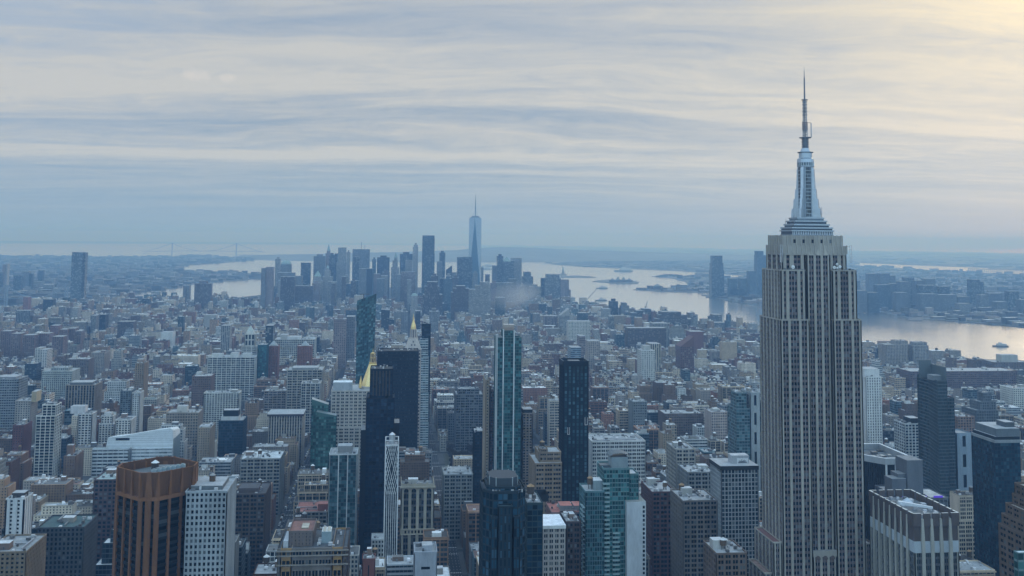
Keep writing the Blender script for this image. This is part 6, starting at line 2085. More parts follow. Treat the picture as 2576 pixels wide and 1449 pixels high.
for a, c, y, lab in ((1503, 1682, 790, 'left of two rounded blocks on the far shore'), (1762, 1920, 785, 'right of two rounded blocks on the far shore'), (1984, 2150, 600, 'rounded slab left of the tallest slab on the far shore'), (1500, 1850, 1050, 'low glass block right of the tapering glass tower'), (1860, 2200, 1180, 'low pale block by the water under the rounded slab')):
    far(Z5, 'waterfront_tower', lab, a, c, y, 5500, GLS, 'grid', 45, group='towers across the river')
# left: the east side and beyond the east river
rowsL = [
    (26, 56, 440, 6200, ROSE, 'grid', 'pale rosy tower across the east river at the left edge'), (57, 76, 432, 6210, PALE, 'none', 'edge slab of the pale rosy tower, painted pale as if sunlit'), (-20, 14, 515, 6000, DARK, 'glass', 'dark tower cut by the left edge'),  # the edge slab's sunlight is put into its pale colour
    (135, 212, 548, 5900, DARK, 'glass', 'dark glass block with a sloping right side across the east river'), (215, 288, 512, 6100, MID, 'grid', 'grey slab beside the sloping dark glass block'), (290, 316, 530, 6080, DARK, 'grid', 'thin dark slab right of the grey slab'),
    (382, 424, 500, 6800, DARK, 'grid', 'small dark block among the distant rooftops'), (1300, 1370, 514, 8000, MID, 'grid', 'lone grey tower by the distant port'), (1226, 1262, 595, 7200, DARK, 'grid', 'small dark cube beside the lone grey tower'),
    (1262, 1310, 580, 7200, MID, 'grid', 'small grey block beside the small dark cube'), (1780, 1860, 548, 9000, (.42, .36, .30), 'none', 'yellowish shed by the distant port'),
    (1822, 1850, 655, 4700, MID, 'grid', 'left slab of a thin pair by the east river'), (1856, 1886, 652, 4700, MID, 'grid', 'right slab of a thin pair by the east river'),
    (232, 280, 765, 4050, (.36, .17, .15), 'grid', 'red slab tower near the suspension bridge'), (430, 526, 788, 3900, DARK, 'grid', 'dark stepped slab right of the red slab tower'), (705, 775, 875, 3500, PALE, 'grid', 'pale stepped tower below the lone glass slab'),
    (905, 956, 950, 3200, MID, 'grid', 'slim grey slab among the east side roofs'), (990, 1050, 940, 3250, DARK, 'grid', 'dark slab beside the slim grey slab'), (160, 300, 900, 3450, MID, 'fins', 'grey hospital block on the east side'),
    (8, 110, 1105, 2750, (.26, .17, .15), 'grid', 'first brick estate tower from the left edge'), (112, 210, 1130, 2680, (.28, .19, .16), 'grid', 'second brick estate tower from the left edge'), (228, 345, 1145, 2620, (.25, .17, .15), 'grid', 'third brick estate tower from the left edge'),
    (370, 492, 1128, 2660, (.28, .18, .16), 'grid', 'fourth brick estate tower from the left edge'), (500, 580, 1050, 2950, (.30, .16, .14), 'grid', 'redder brick estate tower standing further back'), (520, 630, 1160, 2560, (.26, .17, .15), 'grid', 'broad brick estate tower in front of the redder one'),
    (590, 668, 1088, 2800, (.30, .19, .16), 'grid', 'brick estate tower with a lit side, right of the redder one'), (672, 748, 1078, 2820, (.27, .18, .16), 'grid', 'second last brick estate tower to the right'), (748, 806, 1105, 2740, (.24, .17, .16), 'grid', 'last brick estate tower to the right'),
    (350, 402, 1275, 2320, (.50, .49, .47), 'grid', 'left white slab of a pair on the east side'), (404, 470, 1290, 2300, (.46, .45, .44), 'grid', 'right white slab of a pair on the east side'), (1604, 1720, 1115, 2900, (.52, .53, .54), 'none', 'blank white block among the east side roofs'),
    (2030, 2150, 945, 3400, PALE, 'none', 'blank pale block below the brown slab by the river'), (1170, 1330, 1010, 3050, BRNZ, 'grid', 'dark brown block on the east side'), (2200, 2290, 1050, 2680, PALE, 'fins', 'white ribbed tower left of the white lantern tower'),
]
for r in rowsL:
    far(Z1, 'apartment_tower' if r[3] < 4800 else 'distant_tower', r[6], r[0], r[1], r[2], r[3], r[4], r[5], 36, group='towers of the east side', fh=3.2)
far(Z1, 'glass_slab_tower', 'lone tall glass slab by the east river with a dark corner notch', 716, 822, 318, 4700, (.26, .33, .40), 'glass', 40, None, group='towers of the east side', steps=())
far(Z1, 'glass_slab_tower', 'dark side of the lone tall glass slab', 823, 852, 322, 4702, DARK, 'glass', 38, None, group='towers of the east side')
far(Z1, 'brick_slab_tower', 'brown windowless slab with a roof box beside the east river', 1936, 2100, 630, 4300, (.22, .18, .18), 'fins', 40, 'box', group='towers of the east side')

# the packed middle heights between the tall downtown towers
rf = random.Random(55)
nfill = 0
for k in range(400):
    xx, U_ = rf.uniform(664, 1330), rf.uniform(4350, 5500)
    yy = rf.uniform(684, 726) if xx < 1230 else rf.uniform(700, 735)
    w_ = rf.uniform(9, 20)
    a_, c_ = at_u(xx, yy, U_)[0], at_u(xx + w_, yy, U_)[0]
    if any(a_ < q[1] and c_ > q[0] and U_ < q[3] and U_ + 34 > q[2] for q in KEEP):
        continue
    nfill += 1
    far(lambda x, y: (x, y), O, 'mid-height hazy block packed between the taller downtown towers', xx, xx + w_, yy, U_, rf.choice([PALE, PALE, MID, ROSE, BRNZ, GLS]), rf.choice(['grid', 'fins', 'band']), 34, rf.choice([None, 'box', 'box', None]), group='blocks packed among the downtown towers')
    if nfill >= 46:
        break


def tallest():
    U = 5300
    cx, zt = at_u(1197, 547.5, U)
    cyc = U + 30
    b = Bld('tapering_glass_skyscraper', 'tallest downtown tower, faceted glass tapering to a ringed mast', 'skyscraper', (cx, cyc, 3))
    r = 31.0
    # square below, square turned by 45 degrees above, eight triangles between
    rot = radians(-8)
    bs = [(cx + r * 1.414 * cos(rot + pi / 4 + k * pi / 2), cyc + r * 1.414 * sin(rot + pi / 4 + k * pi / 2)) for k in range(4)]
    tp = [(cx + r * cos(rot + k * pi / 2), cyc + r * sin(rot + k * pi / 2)) for k in range(4)]
    zb = 60
    m = b.p('glass_wall')
    cols = [(.30, .36, .42, .1), (.05, .10, .15, .1)]
    for k in range(4):
        j = (k + 1) % 4
        m.face([(*bs[k], zb), (*bs[j], zb), (*tp[j], zt)], GLASS, cols[1], [(.1, .1)] * 3)
        m.face([(*bs[k], zb), (*tp[j], zt), (*tp[k], zt)], GLASS, cols[0], [(.1, .1)] * 3)
        b.p('base').wall(bs[k], bs[j], 3, zb, FAC, (.3, .33, .35))
    b.p('roof').face([(*p, zt) for p in tp], ROOF, (.3, .3, .3))
    c = b.p('roof_ring')
    c.cyl(cx, cyc, zt, zt + 3, 24, 24, 20, STEEL, (.2, .22, .24))
    c.cyl(cx, cyc, zt + 3, zt + 9, 17, 20, 20, PAINT, (.25, .28, .3))
    a = b.p('mast')
    ztip = at_u(1198.3, 489, U)[1]
    a.cyl(cx, cyc, zt, zt + 45, 2.6, 2.2, 8, STEEL, (.10, .12, .14))
    a.cyl(cx, cyc, zt + 45, zt + 51, 4, 4, 8, STEEL, (.10, .12, .14))
    a.cyl(cx, cyc, zt + 51, ztip - 25, 2.2, 1.6, 8, STEEL, (.10, .12, .14))
    a.cyl(cx, cyc, ztip - 25, ztip, 1.4, .4, 6, STEEL, (.14, .16, .18))
    for k in range(3):
        t = k * 2 * pi / 3 + .4
        b.p('stay#%d' % k).bar((cx + 17 * cos(t), cyc + 17 * sin(t), zt + 5), (cx, cyc, zt + 42), .6, STEEL, (.2, .2, .22))
    b.finish()
    land((cx, U, 200), 'the tallest downtown tower')


tallest()


# ------------------------------------------------------------------ bridges, statue, boats, cranes, steam
def bridge(name, label, A, B, ht, deck, col, sag=.25, side=.45, w=24, group=None):
    # a suspension bridge with towers at A and B
    mx, my = (A[0] + B[0]) / 2, (A[1] + B[1]) / 2
    b = Bld(name, label, 'bridge', (mx, my, 0), group)
    dx, dy = B[0] - A[0], B[1] - A[1]
    L = hypot(dx, dy)
    dx, dy = dx / L, dy / L
    nx, ny = -dy * w / 2, dx * w / 2
    th = ht * .05
    for k, p in enumerate((A, B)):
        t = b.p('bridge_tower#%d' % k)
        for s in (-1, 1):
            t.bar((p[0] + nx * s, p[1] + ny * s, 0), (p[0] + nx * s * .9, p[1] + ny * s * .9, ht), th, PAINT, col)
        for z in (ht - th * .5, deck - th, deck + (ht - deck) * .5):
            t.bar((p[0] - nx, p[1] - ny, z), (p[0] + nx, p[1] + ny, z), th * .8, PAINT, col)
    d = b.p('deck')
    e = side * L
    P = [(A[0] - dx * e, A[1] - dy * e), A, B, (B[0] + dx * e, B[1] + dy * e)]
    n = 24
    zs = lambda t: deck + ht * .06 * (1 - (2 * t - 1) ** 2)
    for i in range(n):
        t0, t1 = i / n, (i + 1) / n
        f = lambda t: (A[0] - dx * e + dx * (L + 2 * e) * t, A[1] - dy * e + dy * (L + 2 * e) * t)
        d.bar((*f(t0), zs(t0) - (deck * .75 if t0 < .02 else 0)), (*f(t1), zs(t1)), ht * .03, PAINT, shade(col, .8))
    for s in (-1, 1):
        c = b.p('cable#%d' % s)
        ox, oy = nx * s * .9, ny * s * .9
        pts = []
        for i in range(7):
            t = i / 6
            pts.append((P[0][0] + (A[0] - P[0][0]) * t + ox, P[0][1] + (A[1] - P[0][1]) * t + oy, deck + (ht - deck) * t ** 1.4))
        for i in range(1, 17):
            t = i / 16
            pts.append((A[0] + dx * L * t + ox, A[1] + dy * L * t + oy, ht - (ht - deck) * .92 * (1 - (2 * t - 1) ** 2)))
        for i in range(1, 7):
            t = i / 6
            pts.append((B[0] + (P[3][0] - B[0]) * t + ox, B[1] + (P[3][1] - B[1]) * t + oy, deck + (ht - deck) * (1 - t) ** 1.4))
        for p, q in zip(pts, pts[1:]):
            c.bar(p, q, ht * .02, PAINT, col)
        for i in range(1, 16):
            p = pts[6 + i]
            c.bar((p[0], p[1], deck), p, ht * .003, PAINT, col)
    b.finish()


def at_depth(x, y, Y):
    a, z = at_u(x, y, Y)
    return (a, Y), z


A, za = at_depth(433.5, 612, 16600)
B, zb = at_depth(595, 611.5, 16900)
bridge('suspension_bridge', 'far suspension bridge with two tall portal towers across the narrows', A, B, (za + zb) / 2, 62, (.10, .13, .16), w=34)
A, za = at_depth(17, 712, 4700)
B, zb = at_depth(168, 718, 4850)
bridge('suspension_bridge', 'nearer suspension bridge with steel towers over the east river at the left edge', A, B, (za + zb) / 2, 36, (.22, .27, .33), w=30)


def viaduct():
    (xa, ya), _ = at_depth(2440, 684, 12000)
    b = Bld('viaduct', 'long low viaduct on many piers across the far inlet at the right edge', 'bridge', (xa, 12000, 0))
    n = 34
    for i in range(n):
        p0, p1 = at_g(2436 + i * 5, 681.5 + i * .18, 8), at_g(2441 + i * 5, 681.7 + i * .18, 8)
        b.p('deck').bar((*p0, 34), (*p1, 34), 7, PAINT, (.2, .22, .24))
        b.p('pier#%d' % i).bar((*p0, 0), (*p0, 34), 7, PAINT, (.2, .22, .24))
    b.finish()


viaduct()


def statue():
    (x, y), zt = at_depth(1416.5, 668.5, 9050)
    b = Bld('statue_monument', 'tiny robed statue raising a torch on a tall pedestal on its island', 'statue', (x, y, 3))
    h = zt - 3
    p = b.p('pedestal')
    p.cyl(x, y, 3, 3 + h * .12, 34, 32, 11, FAC, (.26, .25, .23))
    p.prism([(x - 12, y - 12), (x + 12, y - 12), (x + 12, y + 12), (x - 12, y + 12)], 3 + h * .12, 3 + h * .5, FAC, (.30, .28, .25), poly1=[(x - 8, y - 8), (x + 8, y - 8), (x + 8, y + 8), (x - 8, y + 8)])
    f = b.p('figure')
    G = (.16, .28, .25)
    z0 = 3 + h * .5
    for (a, ra), (c, rb) in zip([(0, 6.5), (.25, 5.6), (.5, 4.6), (.66, 4.8), (.72, 2.0), (.76, 2.2), (.8, 1.9)], [(.25, 5.6), (.5, 4.6), (.66, 4.8), (.72, 2.0), (.76, 2.2), (.8, 1.9), (.83, .6)]):
        f.cyl(x, y, z0 + h * .5 * a, z0 + h * .5 * c, ra, rb, 10, PAINT, G)
    f.bar((x - 4, y, z0 + h * .5 * .64), (x - 6.5, y, z0 + h * .5 * .93), 2.6, PAINT, G)
    f.cyl(x - 6.5, y, z0 + h * .5 * .92, zt, 1.8, .6, 8, GOLD, (.7, .55, .25))
    b.finish()


statue()


def low_block(name, label, x0, x1, ybase, h, col, cat='building', roofs=3, seed=1):
    gx0, gy = at_g(x0, ybase, 3)
    gx1, _ = at_g(x1, ybase, 3)
    b = Bld(name, label, cat, ((gx0 + gx1) / 2, gy + 20, 3))
    rr = random.Random(seed)
    m = b.p('wall')
    m.box(gx0, gx1, gy, gy + 45, 3, 3 + h * .5, FAC, col, ROOF, (.22, .2, .2))
    w = gx1 - gx0
    for k in range(roofs):
        c = gx0 + w * (k + .5) / roofs
        b.p('roof#%d' % k).cyl(c, gy + 20, 3 + h * .5, 3 + h * rr.uniform(.8, 1.3), w / roofs * .42, 2, 8, ROOF, (.22, .24, .25))
    b.finish()


low_block('immigration_hall', 'dark brick halls with towers on the low island in the bay', 1535, 1590, 710, 34, (.16, .12, .11), roofs=4)
low_block('ferry_terminal', 'old terminal with a steep clock roof on the far shore', 1643, 1668, 728, 40, (.15, .12, .12), roofs=1)


def ferry(label, x, y, L, ang, col, cabin):
    gx, gy = at_g(x, y, 0)
    b = Bld('boat', label, 'boat', (gx, gy, 0), 'boats on the water')
    ca, sa = cos(ang), sin(ang)
    R2 = lambda px_, py_: (gx + px_ * ca - py_ * sa, gy + px_ * sa + py_ * ca)
    w = L * .14
    hull = [R2(*p) for p in ((-L / 2, -w), (L * .3, -w), (L / 2, 0), (L * .3, w), (-L / 2, w))]
    b.p('hull').prism(hull, -.5, L * .06 + 1, PAINT, col)
    if cabin:
        b.p('cabin').prism([R2(*p) for p in ((-L * .38, -w * .8), (L * .22, -w * .8), (L * .22, w * .8), (-L * .38, w * .8))], L * .06 + 1.02, L * .16 + 2, PAINT, (.5, .5, .5))
        b.p('wheelhouse').prism([R2(*p) for p in ((-L * .1, -w * .5), (L * .1, -w * .5), (L * .1, w * .5), (-L * .1, w * .5))], L * .16 + 2.02, L * .22 + 3, PAINT, (.55, .55, .55))
    b.finish()


ferry('large ferry boat leaving a wake off the near shore, right of the spire skyscraper', 2516, 872, 46, 2.9, (.12, .12, .14), True)
ferry('low barge between the ferry and the far waterfront, left one', 2269, 792, 85, 3.1, (.10, .11, .12), False)
ferry('low barge between the ferry and the far waterfront, right one', 2312, 791.5, 100, 3.1, (.10, .11, .12), False)
ferry('barge in mid river, left of the tapering glass tower', 1514, 726, 75, 3.0, (.12, .13, .15), True)
ferry('small boat near the crane on the river', 1512, 756.5, 62, 3.0, (.12, .13, .15), True)
ferry('ship lying off the low islands', 1568, 683, 180, 3.1, (.10, .11, .13), True)
ferry('left small ship seen between downtown towers', 1222, 677.5, 120, 3.1, (.12, .13, .15), True)
ferry('right small ship seen between downtown towers', 1226, 670, 120, 3.1, (.12, .13, .15), True)
# wake of the ferry, an almost level streak of smoother water
m = MB()
p0, p1, p2, p3 = at_g(2495, 871.5), at_g(2495, 873), at_g(2250, 845), at_g(2250, 843)
m.face([(*p, .06) for p in (p0, p1, p2, p3)], 'water', (.05, .07, .08))
struct('water', m)
# piers
for x0_, x1_, y0_, y1_ in ((1765, 1812, 741, 743.5), (1775, 1820, 745.5, 748), (2153, 2285, 778.5, 782), (2285, 2322, 801, 806), (2380, 2530, 806.5, 808), (1660, 1690, 727, 729)):
    m = MB()
    q = [at_g(x0_, y0_, 2), at_g(x1_, y0_, 2), at_g(x1_, y1_, 2), at_g(x0_, y1_, 2)]
    m.prism(q[::-1], -1, 2.5, GROUND, (.1, .1, .1))
    o = m.build('pier', None, (*q[0], 0))
    tag(o, {1765: 'narrow upper pier before the tapering glass tower', 1775: 'narrow lower pier before the tapering glass tower', 2153: 'long breakwater pier on the far shore right of the spire skyscraper', 2285: 'short wide pier on the far shore', 2380: 'long breakwater further right on the far shore', 1660: 'pier below the old terminal'}[x0_], 'pier')


def crane(label, x0, y0, x1, y1, U):
    a, za_ = at_u(x0, y0, U)
    c, zc_ = at_u(x1, y1, U)
    b = Bld('tower_crane', label, 'crane', (a, U, 3))
    b.p('mast').bar((a, U, 3), (a, U, za_), 3.2, STEEL, (.3, .3, .3))
    b.p('jib').bar((a, U, za_), (c, U, zc_), 3.0, STEEL, (.42, .42, .42))
    b.p('counter_jib').bar((a, U, za_), (a - (c - a) * .16, U, za_ + 10), 3.2, STEEL, (.3, .3, .3))
    b.finish()


crane('luffing crane with a long pale jib leaning right over the river', 1468, 763, 1500, 728, 4300)
crane('small luffing crane upright near the terraced massif', 1623.5, 777, 1628.5, 758, 3700)
ST0, STD_ = 682.0, 80.4
# ------------------------------------------------------------------ bare winter trees, traffic, steam
def twig_mesh(seed, h):
    rr = random.Random(seed)
    t, c = MB(), MB()
    BK = (.045, .033, .027)
    n = 6
    for k in range(3):
        a, d = h * .38 * k / 3, h * .38 * (k + 1) / 3
        t.cyl(0, 0, a, d, .42 - .07 * k, .42 - .07 * (k + 1), n, 'bark', BK)

    def grow(p, d, L, w, lev):
        q = p + d * L
        (t if lev == 0 else c).bar(tuple(p), tuple(q), w, 'bark', BK)
        if lev == 3:
            return
        for i in range(5 if lev < 2 else 4):
            e = (d + Vector((rr.uniform(-1, 1), rr.uniform(-1, 1), rr.uniform(-.2, .7))) * .8).normalized()
            grow(p + d * L * rr.uniform(.55, 1.0), e, L * rr.uniform(.55, .75), max(w * .75, .42), lev + 1)
    for i in range(5):
        a = i * 1.256 + rr.uniform(-.3, .3)
        grow(Vector((0, 0, h * rr.uniform(.28, .38))), Vector((cos(a) * .7, sin(a) * .7, 1)).normalized(), h * .30, .5, 0)
    return t.mesh('trunk'), c.mesh('crown')


TREES = [twig_mesh(31 + k, h) for k, h in enumerate((13, 15, 17))]


def tree(x, y, k, label, group, rz, s):
    o = bpy.data.objects.new('bare_tree', None)
    C.objects.link(o)
    o.location = (x, y, 3.15)
    o.rotation_euler = (0, 0, rz)
    o.scale = (s, s, s)
    tag(o, label, 'tree', group)
    for nm, me in zip(('trunk', 'crown'), TREES[k]):
        p = bpy.data.objects.new(nm, me)
        C.objects.link(p)
        p.parent = o


rr = random.Random(77)
for x0_, x1_, y0_, y1_, n_, nm_ in ((84, 208, 1340, 1550, 150, 'park square by the avenue'), (-48, 50, 2035, 2250, 70, 'farther park square')):
    for k in range(n_):
        tree(rr.uniform(x0_, x1_), rr.uniform(y0_, y1_), rr.randrange(3), 'bare brown winter tree among the trees of the ' + nm_, 'bare trees of the ' + nm_, rr.uniform(0, 6.28), rr.uniform(.8, 1.15))
for x0_, x1_, y0_, y1_ in ((78, 214, 1334, 1556), (-52, 54, 2028, 2256)):
    m = MB()
    m.box(x0_, x1_, y0_, y1_, 3.0, 3.16, GROUND, (.075, .075, .055))
    struct('park_ground', m)


def car_mesh(kind, col):
    m = MB()
    if kind == 'van':
        m.box(-1.05, 1.05, -3.2, 3.2, .45, 1.3, PAINT, col)
        m.box(-1.0, 1.0, -3.1, 2.2, 1.3, 2.6, PAINT, col)
        m.box(-.95, .95, 2.2, 2.9, 1.3, 2.0, GLASS, (.02, .025, .03, 0))
    else:
        m.prism([(-.9, -2.3), (.9, -2.3), (.9, 2.3), (-.9, 2.3)], .4, .95, PAINT, col)
        m.prism([(-.85, -1.7), (.85, -1.7), (.85, 1.1), (-.85, 1.1)], .95, 1.5, GLASS, (.02, .025, .03, 0), PAINT, col, poly1=[(-.72, -1.2), (.72, -1.2), (.72, .5), (-.72, .5)])
    for sx_ in (-.85, .85):
        for sy_ in (-1.4, 1.4):
            m.box(sx_ - .12, sx_ + .12, sy_ - .34, sy_ + .34, 0, .68, PAINT, (.02, .02, .02))
    return m.mesh(kind)


CARS = [('car', n_, car_mesh('car', c_)) for n_, c_ in (('white', (.6, .6, .6)), ('black', (.02, .02, .025)), ('silver', (.35, .36, .37)), ('yellow', (.6, .38, .04)), ('dark grey', (.09, .09, .1)), ('white', (.62, .62, .62)))] + [('van', n_, car_mesh('van', c_)) for n_, c_ in (('white', (.6, .6, .6)), ('brown', (.14, .08, .05)))]
AV = [(63, 'the avenue beside the park square'), (-110, 'the broad avenue left of it')]
for ax_, an_ in AV:
    cnt = {}
    lanes = (-7.6, -4.4, -1.2, 2.0, 5.2, 7.8)
    for ln in lanes:
        y = 880 + rr.uniform(0, 20)
        while y < 1900:
            edge = abs(ln) > 7
            y += rr.uniform(5.6, 8) if edge else rr.uniform(9, 46)
            if rr.random() < .12:
                continue
            kd, cn, me = rr.choice(CARS)
            if len(cnt) > 150:
                break
            o = bpy.data.objects.new(kd if kd == 'car' else 'delivery_van', me)
            C.objects.link(o)
            o.location = (ax_ + ln, y, 3.03)
            o.rotation_euler = (0, 0, 0 if (ax_ > 0 or ln > 0) else pi)
            cnt[o.name] = 1
            tag(o, '%s %s %s on %s' % (cn, kd, 'parked at the kerb' if edge else 'in a traffic lane', an_), kd, 'traffic on ' + an_)
    # painted lane lines and crossings
    m = MB()
    for y in range(860, 2300, 9):
        for ln in (-6.0, -2.8, .4, 3.6, 6.5):
            m.face([(ax_ + ln - .1, y, 3.012), (ax_ + ln + .1, y, 3.012), (ax_ + ln + .1, y + 3.4, 3.012), (ax_ + ln - .1, y + 3.4, 3.012)], PAINT, (.55, .55, .55))
    for k in range(2, 20):
        for s_ in (-12, 9.4):
            yy = ST0 + k * STD_ + s_
            for i in range(10):
                a = ax_ - 8 + i * 1.7
                m.face([(a, yy, 3.013), (a + .7, yy, 3.013), (a + .7, yy + 3, 3.013), (a, yy + 3, 3.013)], PAINT, (.55, .55, .55))
    struct('road_markings', m)


def steam(name, label, x, y, Y, w, h, den, seed):
    a, z = at_u(x, y, Y)
    m = MB()
    prof = [(0, .25), (.2, .55), (.45, .85), (.7, 1.0), (.9, .8), (1, .25)]
    rr2 = random.Random(seed)
    n = 14
    for (p, ra), (q, rb) in zip(prof, prof[1:]):
        o0, o1 = p * w * .7, q * w * .7
        A_ = [(a + o0 + ra * w * .5 * cos(2 * pi * i / n), Y + ra * w * .5 * sin(2 * pi * i / n), z + p * h) for i in range(n)]
        B_ = [(a + o1 + rb * w * .5 * cos(2 * pi * i / n), Y + rb * w * .5 * sin(2 * pi * i / n), z + q * h) for i in range(n)]
        for i in range(n):
            j = (i + 1) % n
            m.face([A_[i], A_[j], B_[j], B_[i]], name + '_vapour', (1, 1, 1))
        if p == 0:
            m.face(A_[::-1], name + '_vapour', (1, 1, 1))
        if q == 1:
            m.face(B_, name + '_vapour', (1, 1, 1))
    mt = bpy.data.materials.new(name + '_vapour')
    mt.use_nodes = True
    MAT[name + '_vapour'] = mt
    N2 = NT(mt.node_tree)
    vp = N2.n('VolumePrincipled')
    vp.inputs['Color'].default_value = (.93, .96, 1, 1)
    vp.inputs['Anisotropy'].default_value = .3
    tcd = N2.n('TexCoord')
    g1 = noise(N2, 4.0, 4, None, .6)
    N2.l(tcd, g1.node, 0, 3)
    # denser towards the middle of the plume (generated coordinates run 0..1 over the plume)
    ctr = N2.n('VectorMath', operation='DISTANCE')
    N2.l(tcd, ctr, 0, 0)
    ctr.inputs[1].default_value = (.5, .5, .5)
    core = N2.m('MAXIMUM', N2.m('SUBTRACT', 1.0, N2.m('MULTIPLY', ctr.outputs['Value'], 2.0)), 0.0)
    N2.l(N2.m('MULTIPLY', N2.m('MULTIPLY', N2.m('MAXIMUM', N2.m('SUBTRACT', g1, .47), 0.0), core), den * 9), vp, 'Density')
    N2.l(vp, N2.n('OutputMaterial'), 1)

    tag(m.build('steam', None, (a, Y, z)), label, None, None, 'stuff')


steam('steam_a', 'pale steam drifting over the roofs below the riverside cluster', 1236, 790, 3600, 190, 120, .016, 1)
steam('steam_b', 'second puff of steam beside the first', 1278, 800, 3400, 120, 120, .016, 2)
# ------------------------------------------------------------------ the street grid and its buildings
AVE = [-1440, -1260, -1080, -870, -640, -420, -265, -110, 63, 225, 530, 800, 1075, 1350, 1625, 1900]
ST0, STD = 682.0, 80.4
PARKS = [(63, 225, 1330, 1560), (-60, 63, 2020, 2260)]


def inside(poly, x, y):
    c = False
    n = len(poly)
    for i in range(n):
        (x0, y0), (x1, y1) = poly[i], poly[(i + 1) % n]
        if (y0 > y) != (y1 > y) and x < (x1 - x0) * (y - y0) / (y1 - y0) + x0:
            c = not c
    return c


PAL = {
    'loft': [((.36, .31, .25), 'tan stone'), ((.43, .39, .33), 'pale limestone'), ((.30, .21, .16), 'brown brick'), ((.27, .27, .28), 'grey stone'), ((.50, .48, .44), 'cream'), ((.24, .13, .10), 'red brick'), ((.56, .56, .55), 'white')],
    'apart': [((.30, .16, .12), 'red brick'), ((.36, .27, .20), 'tan brick'), ((.22, .16, .13), 'brown brick'), ((.52, .51, .48), 'white brick'), ((.40, .35, .28), 'buff brick'), ((.30, .30, .31), 'grey brick')],
    'house': [((.28, .13, .10), 'red brick'), ((.20, .13, .10), 'brownstone'), ((.36, .33, .28), 'cream'), ((.30, .30, .30), 'grey'), ((.46, .45, .43), 'white'), ((.22, .20, .19), 'dark brick')],
    'office': [((.30, .32, .34), 'grey concrete'), ((.50, .51, .51), 'white concrete'), ((.10, .13, .15), 'dark glass'), ((.14, .21, .24), 'blue glass'), ((.38, .36, .33), 'beige concrete')],
}
ROOFC = [((.32, .33, .34), 'pale grey roof', 4), ((.20, .195, .19), 'grey roof', 5), ((.10, .095, .09), 'dark roof', 6), ((.52, .53, .54), 'white roof', 1.4), ((.26, .16, .13), 'red roof', .6), ((.17, .22, .20), 'green roof', .4)]
KIND = {'loft': ('loft_building', 'loft building'), 'apart': ('apartment_block', 'apartment block'), 'house': ('row_house', 'row house'), 'office': ('office_block', 'office block')}
LOTS = []


def district(x, y, rr, corner):
    # kind, height
    if y > 4300:
        return rr.choice(['loft', 'office', 'apart']), rr.choice([20, 25, 30, 40, 55]) * rr.uniform(.8, 1.2)
    if y < 1750 and -120 < x < 560:
        if corner and rr.random() < .6:
            return rr.choice(['loft', 'loft', 'office', 'apart']), rr.uniform(40, 78)
        k = rr.random()
        return ('house', rr.uniform(13, 20)) if k < .22 else (rr.choice(['loft', 'loft', 'apart', 'office']), rr.uniform(22, 62))
    if y < 1750 and x >= 560:
        k = rr.random()
        return ('house', rr.uniform(12, 18)) if k < .3 else (rr.choice(['loft', 'apart', 'office']), rr.uniform(20, 52))
    if y < 1900:
        if corner and rr.random() < .4:
            return rr.choice(['apart', 'apart', 'office']), rr.uniform(35, 70)
        k = rr.random()
        return ('house', rr.uniform(12, 19)) if k < .5 else ('apart', rr.uniform(18, 46))
    if y < 2500 and -300 < x < 600:
        return (rr.choice(['loft', 'loft', 'apart']), rr.uniform(25, 52)) if rr.random() < .65 else ('house', rr.uniform(13, 20))
    if x < -750 and 2400 < y < 4300 and rr.random() < .16:
        return 'apart', rr.uniform(40, 60)
    k = rr.random()
    if k < .55:
        return 'house', rr.uniform(12, 22)
    if k < .95:
        return rr.choice(['loft', 'apart']), rr.uniform(18, 42)
    return rr.choice(['apart', 'office']), rr.uniform(40, 64)


def clear(x0, x1, y0, y1):
    for a, b, c, d in KEEP:
        if x0 < b and x1 > a and y0 < d and y1 > c:
            return False
    return True


def cap(x0, x1, y0, h):
    # keep sight lines to the landmarks open
    a, b = proj((x0, y0, h)), proj((x1, y0, h))
    if a is None:
        return 0
    for l, r, yb, dep in SCR:
        if dep > y0 + 5 and b[0] > l and a[0] < r:
            for it in range(40):
                if proj(((x0 + x1) / 2, y0, h))[1] > yb - 4:
                    break
                h *= .94
    return h


